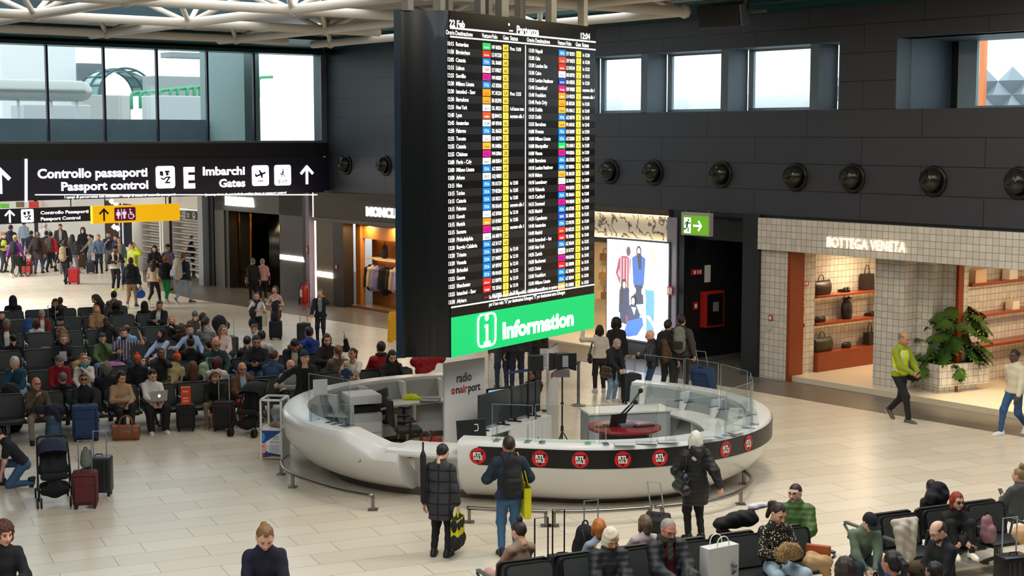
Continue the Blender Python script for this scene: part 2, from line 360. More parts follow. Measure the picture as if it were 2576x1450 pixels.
# hair and headwear, in the head's own frame
_HAIR={}
def hair_mesh(kind):
 if kind in _HAIR:return _HAIR[kind]
 face=lambda fz,w=.072:('-','f',lambda G:np.maximum(np.maximum(np.maximum(-(G[...,1]-.028-.25*np.maximum(G[...,2],0)),np.abs(G[...,0])-w),G[...,2]-fz),-(G[...,2]+.5)),.012)
 ear=('-','f',lambda G:np.maximum(np.abs(G[...,1]-.02)-.042,G[...,2]-.012),.01)
 cap=('+','e',((0,-.016,.028),(.086,.107,.106)),0)
 wav=('w','f',lambda G:.004*np.sin(G[...,0]*90+G[...,2]*25)*np.sin(G[...,1]*70+1),0)
 low=lambda z:('&','f',lambda G:z-G[...,2]+.6*np.maximum(G[...,1]+.02,0),0)
 box=((-.16,-.24,-.2),(.16,.16,.24)); h=.009
 if kind=='short':it=[cap,face(.066),ear,low(-.065),wav]
 elif kind=='crop':it=[('+','e',((0,-.015,.027),(.0815,.1025,.1005)),0),face(.058),ear,low(-.055)]
 elif kind=='balding':it=[('+','e',((0,-.015,.024),(.083,.104,.10)),0),face(.2,.2),ear,low(-.06),('-','f',lambda G:.058-G[...,2]-.3*np.minimum(G[...,1],0)+.0*G[...,0],.01)]
 elif kind=='balding2':it=[('+','e',((0,-.015,.024),(.083,.104,.10)),0),face(.2,.2),ear,low(-.06)]
 elif kind=='wavy':it=[('+','e',((0,-.012,.036),(.094,.112,.108)),0),face(.06),ear,low(-.075),('w','f',lambda G:.009*np.sin(G[...,0]*75)*np.sin(G[...,1]*65+1)*np.sin(G[...,2]*70),0)]
 elif kind=='bob':it=[cap,('+','c',((-.07,-.02,.0),(-.078,-.0,-.085),.036,.03,None),.03),('+','c',((.07,-.02,.0),(.078,-.0,-.085),.036,.03,None),.03),('+','c',((0,-.075,.0),(0,-.075,-.09),.06,.055),.05),face(.068,.06),wav]
 elif kind in ('long','longwave'):
  it=[cap,('+','c',((-.068,-.02,.0),(-.092,.01,-.21),.036,.03,None),.03),('+','c',((.068,-.02,.0),(.092,.01,-.21),.036,.03,None),.03),('+','c',((0,-.075,.0),(0,-.10,-.26),.066,.06),.05),('+','c',((-.05,-.08,-.05),(-.05,-.09,-.24),.05,.045),.04),('+','c',((.05,-.08,-.05),(.05,-.09,-.24),.05,.045),.04),face(.068,.058)]
  it.append(('w','f',lambda G:.008*np.sin(G[...,2]*62+G[...,0]*40)*np.sin(G[...,0]*55+1),0) if kind=='longwave' else wav)
  box=((-.19,-.25,-.38),(.19,.16,.2)); h=.011
 elif kind=='bun':it=[('+','e',((0,-.016,.026),(.083,.104,.103)),0),face(.066),ear,low(-.07),('+','e',((0,-.125,.035),(.042,.036,.04)),.012),wav]
 elif kind=='topbun':it=[('+','e',((0,-.016,.026),(.083,.104,.103)),0),face(.066),ear,low(-.07),('+','e',((0,-.06,.155),(.04,.04,.042)),.02),('+','e',((.012,-.05,.19),(.026,.026,.022)),.02),wav]
 elif kind=='ponytail':it=[('+','e',((0,-.016,.026),(.083,.104,.103)),0),face(.066),ear,low(-.07),('+','c',((0,-.11,.07),(0,-.155,.02),.026,.036),.015),('+','c',((0,-.155,.02),(0,-.15,-.16),.036,.02),.03),wav]
 elif kind=='curly':it=[('+','e',((0,-.02,.035),(.112,.122,.122)),0),('+','c',((-.07,-.03,0),(-.08,-.03,-.07),.05,.045),.03),('+','c',((.07,-.03,0),(.08,-.03,-.07),.05,.045),.03),face(.06,.062),('w','f',lambda G:.011*np.sin(G[...,0]*110)*np.sin(G[...,1]*105+1)*np.sin(G[...,2]*100),0)]
 elif kind=='hood':it=[('+','e',((0,-.02,.025),(.105,.122,.128)),0),('+','c',((0,-.03,-.04),(0,-.05,-.14),.105,.12),.05),('-','e',((0,.10,-.005),(.07,.1,.098)),.02),low(-.17)]
 elif kind=='hijab':it=[('+','e',((0,-.014,.025),(.09,.11,.11)),0),('+','c',((0,-.01,-.06),(0,-.01,-.14),.085,.1),.05),('+','c',((-.06,.0,-.17),(.06,.0,-.17),.085,.085,(Z3,1.3)),.05),('-','e',((0,.10,-.012),(.054,.07,.085)),.012),('w','f',lambda G:.003*np.sin(G[...,2]*120+G[...,0]*60),0)]; box=((-.2,-.2,-.3),(.2,.2,.2)); h=.01
 elif kind=='beanie':it=[('+','e',((0,-.018,.034),(.09,.11,.112)),0),('&','f',lambda G:.03-G[...,2]+.12*G[...,1],0),('w','f',lambda G:.002*np.sin(np.arctan2(G[...,0],G[...,1]+.02)*40),0)]; h=.008
 elif kind=='cap':it=[('+','e',((0,-.014,.034),(.089,.108,.106)),0),('&','f',lambda G:.038-G[...,2]+.05*G[...,1],0),('+','c',((-.035,.10,.045),(.035,.10,.045),.07,.07,(Z3,7.0)),.012)]; h=.008
 elif kind=='patka':it=[('+','e',((0,-.014,.03),(.087,.107,.106)),0),('&','f',lambda G:.028-G[...,2]+.15*G[...,1]-.25*np.minimum(G[...,1],0)*-1,0),('+','e',((0,.0,.148),(.034,.034,.034)),.014)]; h=.008
 elif kind=='beard':it=[('+','c',((0,.045,-.055),(0,.062,-.1),.054,.03),0),('+','c',((-.058,.02,-.02),(-.04,.045,-.08),.016,.02),.02),('+','c',((.058,.02,-.02),(.04,.045,-.08),.016,.02),.02),('-','e',((0,.11,-.052),(.03,.05,.012)),.006),('-','f',lambda G:np.maximum(-(G[...,2]+.04),np.abs(G[...,0])-.05),.01)]; box=((-.1,-.05,-.16),(.1,.16,.03)); h=.007
 elif kind=='headphones':it=[('+','c',((-.088,-.01,.0),(-.082,-.01,.0),.036,.036),0),('+','c',((.088,-.01,.0),(.082,-.01,.0),.036,.036),0)]+[('+','c',((.096*math.cos(R(a)),-.01,.02+.115*math.sin(R(a))),(.096*math.cos(R(a+20)),-.01,.02+.115*math.sin(R(a+20))),.011,.011),.004) for a in range(0,180,20)]
 elif kind=='mask':it=[('+','c',((0,.058,-.035),(0,.07,-.08),.05,.036),0),('&','f',lambda G:-(G[...,1]-.045),0)]; h=.007
 V,Fq=sdf_mix(it,box[0],box[1],h)
 _HAIR[kind]=np_mesh(kind,V,Fq)
 return _HAIR[kind]
_GLS={}
def glasses_mesh(dark):
 if dark not in _GLS:
  mb=MB()
  for sx in (-1,1):
   c=(sx*.032,.103,.006); ring=[(c[0]+.025*math.cos(t),c[1]-.012*abs(math.cos(t))*(sx*math.cos(t)>0),c[2]+.019*math.sin(t)) for t in np.linspace(0,2*math.pi,14,endpoint=False)]
   mb.tube(ring,.0022,6,closed=True)
   if dark:mb.add(ring,[tuple(range(14))])
   mb.tube([(sx*.056,.094,.01),(sx*.082,.04,.012),(sx*.082,-.01,.008)],.0022,6)
  mb.tube([(-.008,.108,.01),(.008,.108,.01)],.0022,6)
  _GLS[dark]=mb.mesh('glasses')
 return _GLS[dark]
def ik(a,t,l1,l2,pole):
 a=np.array(a,float); t=np.array(t,float); d=t-a; L=float(np.linalg.norm(d)); L2=min(max(L,abs(l1-l2)+.02),(l1+l2)*.995); d=d/max(L,1e-9)
 x=(l1*l1-l2*l2+L2*L2)/(2*L2); y=math.sqrt(max(l1*l1-x*x,0)); p=np.array(pole,float); p=p-d*(p@d); p=p/max(np.linalg.norm(p),1e-9)
 return a+d*x+p*y,a+d*L2
def rot(ax,deg):
 return np.array(Matrix.Rotation(R(deg),3,ax))
SKIN={'w':'#d9a58c','p':'#e3b7a0','t':'#b98463','b':'#5a3a2a','d':'#8a5a40','r':'#cf8f78'}
HAIRC={'k':'#15110f','d':'#2b1d15','b':'#4a2f1e','l':'#7d5a38','y':'#b59563','w':'#cfc9bd','g':'#6d6a66','r':'#4a1710','o':'#a5602c','s':'#9a9088'}
ARMS={
'side':((.10,.03,-.56),(.3,-1,-.2),'relax'),'swingf':((.08,.22,-.50),(.3,-1,-.3),'relax'),'swingb':((.10,-.20,-.50),(.3,-1,-.2),'relax'),
'lap':((-.09,.30,-.40),(1,-.4,-.6),'relax'),'phone':((-.11,.30,-.25),(.8,-.2,-1),'hold'),'phonelow':((-.10,.33,-.36),(.9,-.2,-.8),'hold'),'ear':((-.06,.10,.10),(.8,.4,-1),'hold'),
'chin':((-.14,.17,-.03),(.6,.3,-1),'grip'),'cross':((-.24,.22,-.25),(1,.3,-.6),'relax'),'knee':((-.02,.42,-.42),(1,-.3,-.4),'relax'),'type':((-.07,.38,-.36),(1,-.3,-.6),'hold'),
'pull':((.16,-.22,-.50),(.4,-1,0),'grip'),'push':((.06,.38,-.42),(.6,-1,-.6),'grip'),'point':((.12,.36,.16),(.8,-.2,-.8),'point'),'out':((.42,.10,-.16),(.2,-.6,-1),'relax'),'carry':((.13,.0,-.55),(.3,-1,0),'grip'),
'fore':((-.05,.26,-.22),(.9,-.6,-.5),'hold'),'face':((-.13,.14,.07),(.7,.5,-1),'relax'),'hip':((.02,.02,-.42),(1,-.6,0),'relax'),'wrap':((-.2,.30,-.36),(1,.2,-.3),'relax'),'handle':((.06,.36,-.30),(.7,-.8,-.6),'grip'),
'up':((.22,.18,.22),(.9,-.2,-.6),'flat'),'back':((.34,-.12,-.30),(.2,-1,-.3),'grip'),'armrest':((.12,.28,-.36),(.8,-.6,-.3),'relax')}
LEGS={
'stand':((.02,.0,.0),(.02,.0,.0)),'walk':((.0,.28,.0),(.0,-.30,.06)),'walk2':((.0,-.30,.06),(.0,.28,.0)),'step':((.03,.12,.0),(.02,-.12,.0)),'apart':((.07,.03,.0),(.07,-.02,.0))}
PEOPLE={}
def person(u,v,yaw,label,mode='stand',row=None,h=None,sx='m',skin='w',hair=('short','d'),top=('jumper','#222222'),legs='#20222a',shoes='#1a1a1a',armR='side',armL='side',lean=None,head=(0,0),feet=None,glasses=0,beard=None,twist=0,extra=None,side=0,fv=None,pat=None,inner=None,slim=0,pz=None,fat=1.0,group=None,pos=None,skirt=None):
 """one person: crown of the head at picture point (u, v); yaw 0 faces the camera, 90 faces the picture's right"""
 seat=mode!='stand' and mode!='kneel'
 if lean is None:lean={'stand':2,'sit':-8,'slump':-22,'fwd':22,'kneel':38}.get(mode,-8)
 S=1.0
 ph=0.91 if mode=='stand' else (0.50 if seat else 0.42)
 if feet is None:feet='stand'
 if mode=='stand' and feet in ('walk','walk2'):ph-=.035
# --- torso frame, y forward
 Rl=rot('X',-lean)@rot('Y',side); U=Rl@Z3; Fw=Rl@Y3; Rx=rot('Z',twist)@X3; Rx=Rx-U*(Rx@U); Rx/=np.linalg.norm(Rx); Fc=np.cross(U,Rx)
 P=np.array([0,(.0 if not seat else -.02),ph]); chest=P+U*.33; neck=P+U*.515;
 hy,hp=head; fy=np.array([math.sin(R(hy))*math.cos(R(hp)),math.cos(R(hy))*math.cos(R(hp)),math.sin(R(hp))])
 base=(Fw*np.array([1,1,.35])); base/=np.linalg.norm(base); Bx=np.cross(base,Z3); Bx/=np.linalg.norm(Bx); Bz=np.cross(Bx,base)
 hf=Bx*fy[0]+base*fy[1]+Bz*fy[2]; hxx=np.cross(hf,Bz); hxx/=np.linalg.norm(hxx); hz=np.cross(hxx,hf)
 hc=neck+U*.062+hz*.092+hf*.025
 HM=np.stack([hxx,hf,hz],1)
 crown=hc+hz*.134
 top_z=crown[2]
# --- where it stands
 if pos is not None:loc=np.array([pos[0],pos[1],0.0]); S=h or 1.0
 elif row is not None:
  q=crown*1.0; a=R(180+yaw); cw=np.array([q[0]*math.cos(a)-q[1]*math.sin(a),q[0]*math.sin(a)+q[1]*math.cos(a)])
  w=at_plane(u,v,E2[0],E2[1],row+float(cw@E2)); S=float(np.clip(w[2]/top_z,.86,1.14)); loc=np.array([w[0]-cw[0],w[1]-cw[1],0.0])
 else:
  S=(h or 1.7)/1.70 if h is None or h>1.2 else h
  if fv:g_=at(u,fv,0); S=float(np.clip(at_plane(u,v,0,1,g_[1])[2]/top_z,.5,1.2))
  w=at(u,v,top_z*S); a=R(180+yaw); q=crown*S
  loc=np.array([w[0]-(q[0]*math.cos(a)-q[1]*math.sin(a)),w[1]-(q[0]*math.sin(a)+q[1]*math.cos(a)),0.0])
 dist=float(np.hypot(loc[0],loc[1])); vox=.016 if dist<24 else (.021 if dist<36 else .028); hv=.0055 if dist<24 else (.0075 if dist<36 else .0105)
 W=.92 if sx=='f' else 1.0
# --- arms
 J={}
 for sd,nm in ((1,armR),(-1,armL)):
  a=ARMS[nm] if isinstance(nm,str) else nm
  sh=neck-U*.085+Rx*(.178*W*sd)
  tg=sh+Rx*(a[0][0]*sd)+Fc*a[0][1]+(U if abs(lean)<12 else (U*.5+Z3*.5))*a[0][2]
  pole=Rx*(a[1][0]*sd)+Fc*a[1][1]+U*a[1][2]
  el,wr=ik(sh,tg,.285,.255,pole); J[sd]=(sh,el,wr,a[2])
# --- legs
 hips={}
 for sd,i in ((1,0),(-1,1)):
  hp_=P+np.array([.088*sd,0,-.02])
  if mode=='kneel':
   kn=hp_+np.array([.05*sd,.40,-.02]) if sd>0 else hp_+np.array([.03*sd,.24,-.34]); an=np.array([kn[0],kn[1]-.02,.09]) if sd>0 else np.array([kn[0],kn[1]-.40,.08])
   hips[sd]=(hp_,kn,an,sd>0)
  elif seat:
   ft={'stand':(.06,.44,0),'out':(.06,.66,0),'tuck':(.06,.30,0),'wide':(.13,.46,0),'crossR':(-.06,.62,.16) if sd>0 else (.05,.44,0),'crossL':(-.06,.62,.16) if sd<0 else (.05,.44,0),'up':(.03,.34,.40),'lie':(.05,.92,.30)}[feet]
   an=np.array([hp_[0]+ft[0]*sd,hp_[1]+ft[1],.085+ft[2]])
   kn,an=ik(hp_,an,.43,.42,np.array([.15*sd,.3,1])); hips[sd]=(hp_,kn,an,True)
  else:
   f=(LEGS[feet] if isinstance(feet,str) else feet)[i]; an=np.array([hp_[0]+f[0]*sd,hp_[1]+f[1],.085+f[2]])
   kn,an=ik(hp_,an,.42,.41,np.array([0,1,0])); hips[sd]=(hp_,kn,an,True)
 ff=(Fc,1.42)
 fw=fat
# --- skin: one continuous figure from neck to ankles, with its head and hands
 pr=[(P,P+U*.12,.125*fw,.115*fw,ff),(P+U*.12,chest,.115*fw,.135*W*fw,ff),(chest,neck-U*.06,.135*W,.08,ff),(neck-U*.03,neck-U*.085+Rx*.14*W,.05,.046),(neck-U*.03,neck-U*.085-Rx*.14*W,.05,.046),(neck-U*.03,hc-hz*.05-hf*.02,.058*W,.05*W)]
 for sd in (1,-1):
  sh,el,wr,ps=J[sd]; pr+=[(sh,el,.047*W,.039*W),(el,wr,.040*W,.027*W)]
  a,b,c,on=hips[sd]; pr+=[(a,b,.085*fw,.058),(b,c,.056,.038)]
 V,Fq=nets([tuple(p) for p in pr],max(vox,.02),.05); mi=np.zeros(len(Fq),int); parts=[(V,Fq,mi)]
 HV,HF,Hm=head_geo(sx if sx in 'mfc' else 'm',hv); HM=HM*1.07; parts.append((HV@HM.T+hc,HF,Hm))
 for sd in (1,-1):
  sh,el,wr,ps=J[sd]; d=(wr-el); d/=np.linalg.norm(d)
  up={'hold':Fc*.6-Z3*.2+Rx*sd*.6,'grip':Rx*sd+Fc*.3,'relax':Rx*sd*.8+U*.5,'flat':Rx*sd,'point':U}[ps]
  if ps in ('hold',):up=-U*.3+Fc*.9+Rx*sd*.35
  up=up-d*(up@d); up/=max(np.linalg.norm(up),1e-6); x=np.cross(d,up)*1.0
  HV2,HF2=hand_geo(ps,.0065 if dist<36 else .0085); hvv=HV2.copy()
  if sd<0:hvv[:,0]*=-1; HF2=HF2[:,::-1]
  parts.append((hvv@np.stack([x,d,up],1).T*.98+wr+d*.012,HF2,np.zeros(len(HF2),int)))
 nv=0; AV=[]; AF=[]; AM=[]
 for V_,F_,m_ in parts:AV.append(V_); AF.append(F_+nv); AM.append(m_); nv+=len(V_)
 AV=np.concatenate(AV)*S
 sk=mat('skin '+skin,SKIN[skin],.5,mottle=.06,mscale=30); hk=hair[1] if hair else 'd'
 hcol=HAIRC.get(hk,hk)
 body=link('person',np_mesh('person',AV,np.concatenate(AF),np.concatenate(AM)),None,[sk,mat('eyes','#1d1613',.25),mat('lips '+skin,{'b':'#4a2622','d':'#74423a'}.get(skin,'#a8584e'),.45),mat('brow '+hcol,hcol,.8)],tuple(loc),R(180+yaw))
 tag(body,label,'person',group)
 def garment(nm,prims,m,k=.045,cuts=(),warp=None,vx=None):
  V_,F_=nets(prims,vx or vox,k,cuts,warp)
  if len(V_):return link(nm,np_mesh(nm,V_*S,F_),body,m)
# --- trousers
 lw=.0 if slim==0 else (-.012 if slim==1 else .02)
 tp=[(P-U*.03,P+U*.07,.128*fw,.118*fw,ff)]
 for sd in (1,-1):
  a,b,c,on=hips[sd]; tp+=[(a,b,(.092+lw*.5)*fw,.070+lw),(b,c*.96+b*.04,.066+lw,.050+lw*1.3)]
 wr_=lambda G:.0045*np.sin(G[...,2]*46+G[...,0]*21+G[...,1]*33)*np.sin(G[...,1]*29+G[...,0]*37+1.3)
 lm=legs if not isinstance(legs,str) else fabric(legs)
 garment('trousers',tp,lm,.05,(),wr_)
# --- shoes
 for sd in (1,-1):
  a,b,c,on=hips[sd]; me=shoe_mesh('shoe'); o=link('shoe',me,body,[plain(shoes,.55),plain('#e8e6e0' if shoes not in ('#1a1a1a','#241a14') else '#101010',.6)])
  if mode=='kneel' and sd<0:M4=Matrix.Translation(Vector(c*S+np.array([0,-.02,.0])))@Matrix.Rotation(R(-75),4,'X')
  elif not seat and c[2]>.12:M4=Matrix.Translation(Vector((c-Z3*.07+np.array([0,.0,.02]))*S))@Matrix.Rotation(R(-48),4,'X')
  elif c[2]>.2 and feet!='up':M4=Matrix.Translation(Vector((c-Z3*.06)*S))@Matrix.Rotation(R(35 if feet!='lie' else 60),4,'X')
  else:M4=Matrix.Translation(Vector((c*S*np.array([1,1,0])+Z3*(c[2]-.085)*S)))@Matrix.Rotation(R(-8*sd),4,'Z')
  o.matrix_local=M4@Matrix.Scale(S*1.02,4)
# --- top
 kind,tc=top[0],top[1]; th={'tee':.014,'shirt':.017,'jumper':.026,'hoodie':.034,'jacket':.04,'puffer':.06,'coat':.036,'vest':.036,'tank':.008,'puffcoat':.055}[kind]
 hem={'tee':.02,'tank':.0,'shirt':.06,'jumper':.03,'hoodie':.05,'jacket':.09,'puffer':.07,'vest':.07}.get(kind,.1)
 gp=[(P-U*(hem+.05),P+U*.13,(.130 if sx=='m' else .134)*fw+th,(.118 if sx=='m' else .106)*fw+th,ff),(P+U*.13,chest,(.118 if sx=='m' else .106)*fw+th,.132*W*fw+th*.8,ff),(chest,neck-U*.07,.130*W+th*.8,.075+th*.5,ff),(neck-U*.035,neck-U*.088+Rx*.145*W,.05+th*.6,.048+th*.55),(neck-U*.035,neck-U*.088-Rx*.145*W,.05+th*.6,.048+th*.55)]
 if not seat:gp.append((P-U*(hem+.01)-Rx*.06,P-U*(hem+.01)+Rx*.06,.122*fw+th,.122*fw+th,ff))
 if kind not in ('tank',):gp.append((neck-U*.04,neck+U*.015,.068+th*.5,.058+th*.5))
 if kind in ('hoodie',):gp+=[(neck-Fc*.085-U*.01-Rx*.05,neck-Fc*.085-U*.01+Rx*.05,.055,.055),(neck-Fc*.11-U*.07,neck-Fc*.10-U*.10,.05,.03)]
 if kind in ('puffcoat',) or (extra and 'hooddown' in extra):gp+=[(neck-Fc*.085+U*.015-Rx*.06,neck-Fc*.085+U*.015+Rx*.06,.07,.07),(neck-Fc*.12-U*.06,neck-Fc*.10-U*.12,.075,.05)]
 if kind in ('coat','puffcoat'):
  if seat:
   for sd in (1,-1):gp.append((hips[sd][0],hips[sd][0]*.45+hips[sd][1]*.55,.125,.105))
  else:gp+=[(P+U*.02,P-Z3*.30,.135*fw+th,.15*fw+th,ff)]
 slv={'tee':.55,'tank':0,'vest':0}.get(kind,1.0)
 for sd in (1,-1):
  sh,el,wr,ps=J[sd]
  if slv==0:
   continue
  if slv<1:gp.append((sh,sh+(el-sh)*.62,.05*W+th,.052*W+th)); continue
  gp+=[(sh,el,.048*W+th*.75,.041*W+th*.75),(el,el+(wr-el)*.93,.041*W+th*.75,.032*W+th*.6)]
 wq=None
 if kind in ('puffer','puffcoat'):
  wq=lambda G:.007*np.abs(np.sin((G@U)*42))-.006+.003*np.sin(G[...,0]*47+G[...,2]*31)
 elif kind!='tee':wq=lambda G:.005*np.sin((G@U)*38+G[...,0]*23)*np.sin(G[...,0]*27+G[...,1]*31+.7)
 cuts=[] if kind in ('coat','puffcoat') else [(lambda G:np.where(np.sqrt((((G-P)@Rx)/.27)**2+(((G-P)@Fc)/.3)**2)<1,-((G-P)@U)-hem,-1.0)) if not seat else (lambda G:np.where(((G-P)@U)<.12,-((G-P)@U)-min(hem,.04),-1.0))]
 if kind in ('coat','puffcoat') and not seat:cuts.append(lambda G:np.where(np.abs((G-P)@Rx)<.3,(P[2]-.34)-G[...,2],-1.0))
 if inner:cuts.append(lambda G:-np.maximum(np.maximum(np.abs((G-P)@Rx)-(.045+.02*np.clip(((G-P)@U)*2,0,1)),-((G-P)@Fc)+.03),-((G-neck)@U)-(.42 if kind not in ('coat','puffcoat') else .5)))
 ncut={'tank':(.075,.09),'tee':(.02,.055)}.get(kind)
 if ncut and sx=='f':cuts.append(lambda G:-(np.sqrt((((G-neck+U*ncut[0]*.3-Fc*.09)**2)).sum(-1))-ncut[1]-.03))
 tm=tc if not isinstance(tc,str) else (mat('shell '+tc,tc,.58,mottle=.1,bump=.15,bscale=25) if kind in ('puffer','puffcoat') else fabric(tc))
 nm={'tee':'tshirt','tank':'vest_top','jumper':'jumper','hoodie':'hoodie','jacket':'jacket','puffer':'padded_jacket','coat':'coat','vest':'gilet','shirt':'shirt','puffcoat':'padded_coat'}[kind]
 if nm in ('hoodie',):nm='hooded_top'
 garment(nm,gp,tm,.05,cuts,wq)
 if inner:
  ip=[(P-U*.08,P+U*.13,.128*fw+.012,.118*fw+.012,ff),(P+U*.13,chest,.118*fw+.012,.138*W*fw+.014,ff),(chest,neck-U*.05,.136*W+.014,.08,ff),(neck-U*.04,neck+U*.0,.066,.06)]
  if kind in ('vest',):
   for sd in (1,-1):
    sh,el,wr,ps=J[sd]; ip+=[(sh,el,.072*W,.062*W),(el,el+(wr-el)*.93,.062*W,.05*W)]
  garment('shirt',ip,fabric(inner) if isinstance(inner,str) else inner,.05)
# --- hair, hat, glasses
 H4=Matrix.Translation(Vector(hc*S))@Matrix([[*(HM[i]*S),0] for i in range(3)]+[[0,0,0,1]])
 def on_head(nm,me,m):
  o=link(nm,me,body,m); o.matrix_local=H4; return o
 def hm(c):return mat('hair '+c,c,.55,bump=.5,bscale=90,mottle=.25,mscale=40)
 if hair and hair[0] not in ('bald',):
  kd=hair[0]
  if kd in ('beanie','cap','patka','hood','hijab'):
   on_head({'beanie':'beanie_hat','cap':'peaked_cap','patka':'head_covering','hood':'hood','hijab':'headscarf'}[kd],hair_mesh(kd),fabric(hcol))
   if len(hair)>2:on_head('hair',hair_mesh(hair[2]),hm(HAIRC[hair[3]]))
  else:on_head('hair',hair_mesh(kd),hm(hcol))
 if beard:on_head('beard',hair_mesh('beard'),hm(HAIRC[beard]))
 if glasses:on_head('glasses',glasses_mesh(glasses==2),plain('#141414',.3))
 for ex in (extra or '').split():
  if ex=='headphones':on_head('headphones',hair_mesh('headphones'),plain('#18181a',.4))
  elif ex=='mask':on_head('face_mask',hair_mesh('mask'),plain('#e9eef0',.8))
  elif ex=='fur':
   g=nets([(neck-Fc*.09-Rx*.11+U*.0,neck-Fc*.13+U*.03,.05,.055),(neck-Fc*.13+U*.03,neck-Fc*.09+Rx*.11,.055,.05)],.014,.03,(),lambda G:.012*np.sin(G[...,0]*190)*np.sin(G[...,1]*180)*np.sin(G[...,2]*170))
   link('fur_trim',np_mesh('fur_trim',g[0]*S,g[1]),body,mat('fur','#8a6a42',.9,bump=1,bscale=150,mottle=.4,mscale=60))
  elif ex.startswith('scarf:'):
   c=ex[6:]; ring=[(neck+Rx*.085*math.cos(t)+Fc*(.085*math.sin(t)+.01)+U*(.015-.02*math.sin(t))) for t in np.linspace(0,2*math.pi,9)]
   g=[(ring[i],ring[i+1],.033,.033) for i in range(8)]+[(neck+Fc*.11-U*.02,neck+Fc*.16-U*.22+Rx*.03,.036,.03)]
   g=nets(g,.013,.03,(),lambda G:.004*np.sin(G[...,2]*100+G[...,0]*60)); link('scarf',np_mesh('scarf',g[0]*S,g[1]),body,fabric(c))
  elif ex.startswith('hivis:'):
   c=ex[6:]; t2=th+.016
   g=[(P+U*.03,P+U*.13,.128+t2,.118+t2,ff),(P+U*.13,chest,.118+t2,.138+t2,ff),(chest,neck-U*.06,.136+t2,.085+t2*.6,ff)]
   V_,F_=nets(g,.017,.05,[lambda G:np.abs((G-P)@Rx)-.165,lambda G:((G-neck)@U)+.02+.0*G[...,0],lambda G:.0-((G-P)@U)])
   C_=V_[F_].mean(1); z_=(C_-P)@U; x_=np.abs((C_-P)@Rx)
   m_=((np.abs(z_-.12)<.024)|(np.abs(z_-.24)<.0)|((np.abs(x_-.085)<.02)&(z_>.15))).astype(int)
   link('reflective_vest',np_mesh('reflective_vest',V_*S,F_,m_),body,[mat('hi vis',c,.6),mat('reflective tape','#b9c4c8',.3)])
 PEOPLE[label]=(body,S,{'P':P*S,'neck':neck*S,'hc':hc*S,'chest':chest*S,'U':U,'Fc':Fc,'Rx':Rx,'wrR':J[1][2]*S,'wrL':J[-1][2]*S,'elL':J[-1][1]*S,'elR':J[1][1]*S,'knR':hips[1][1]*S,'knL':hips[-1][1]*S,'th':th})
 return body
def pt(body_label,key,off=(0,0,0)):
 b,S,j=PEOPLE[body_label]; q=np.array(j[key])+j['Rx']*off[0]+j['Fc']*off[1]+j['U']*off[2]
 a=b.rotation_euler[2]; return np.array([b.location[0]+q[0]*math.cos(a)-q[1]*math.sin(a),b.location[1]+q[0]*math.sin(a)+q[1]*math.cos(a),q[2]])
# --- surfaces with a pattern
def brick_mat(name,c1,c2,mortar,bw,rh,ms,rough=.5,off=.5,plane='xy',shift=(0,0,0),freq=2,bump=.3,noise=0.0,nscale=(1,1,1),metal=0.0,spec=.5):
 m=mat(name,'#ffffff',rough,metal,spec=spec); nt,b=nodes_of(m)
 tc=nt.nodes.new('ShaderNodeTexCoord'); mp=nt.nodes.new('ShaderNodeMapping'); br=nt.nodes.new('ShaderNodeTexBrick')
 mp.inputs['Location'].default_value=shift
 nt.links.new(tc.outputs['Object'],mp.inputs['Vector']); src=mp.outputs['Vector']
 if plane!='xy':
  se=nt.nodes.new('ShaderNodeSeparateXYZ'); co=nt.nodes.new('ShaderNodeCombineXYZ'); nt.links.new(src,se.inputs[0])
  if plane=='xz+':
   ad=nt.nodes.new('ShaderNodeMath'); ad.operation='ADD'; nt.links.new(se.outputs[0],ad.inputs[0]); nt.links.new(se.outputs[1],ad.inputs[1]); nt.links.new(ad.outputs[0],co.inputs[0])
  else:nt.links.new(se.outputs['XYZ'.index(plane[0].upper())],co.inputs[0])
  nt.links.new(se.outputs['XYZ'.index(plane[1].upper())],co.inputs[1]); src=co.outputs[0]
 br.inputs['Scale'].default_value=1; br.inputs['Brick Width'].default_value=bw; br.inputs['Row Height'].default_value=rh; br.inputs['Mortar Size'].default_value=ms; br.inputs['Mortar Smooth'].default_value=.1; br.inputs['Bias'].default_value=0
 br.offset=off; br.offset_frequency=freq; br.squash=1
 br.inputs['Color1'].default_value=(*lin(c1),1); br.inputs['Color2'].default_value=(*lin(c2),1); br.inputs['Mortar'].default_value=(*lin(mortar),1)
 nt.links.new(src,br.inputs['Vector']); outc=br.outputs['Color']
 if noise:
  mp2=nt.nodes.new('ShaderNodeMapping'); mp2.inputs['Scale'].default_value=nscale; no=nt.nodes.new('ShaderNodeTexNoise'); no.inputs['Scale'].default_value=1; no.inputs['Detail'].default_value=5
  nt.links.new(tc.outputs['Object'],mp2.inputs[0]); nt.links.new(mp2.outputs[0],no.inputs['Vector'])
  mr=nt.nodes.new('ShaderNodeMapRange'); mr.inputs[3].default_value=1-noise; mr.inputs[4].default_value=1+noise; nt.links.new(no.outputs['Fac'],mr.inputs[0])
  mx=nt.nodes.new('ShaderNodeMix'); mx.data_type='RGBA'; mx.blend_type='MULTIPLY'; mx.inputs['Factor'].default_value=1
  nt.links.new(outc,mx.inputs['A']); nt.links.new(mr.outputs[0],mx.inputs['B']); outc=mx.outputs['Result']
 nt.links.new(outc,b.inputs['Base Color'])
 if bump:
  bu=nt.nodes.new('ShaderNodeBump'); bu.inputs['Strength'].default_value=bump; bu.inputs['Distance'].default_value=.01; bu.invert=True
  nt.links.new(br.outputs['Fac'],bu.inputs['Height']); nt.links.new(bu.outputs['Normal'],b.inputs['Normal'])
 return m
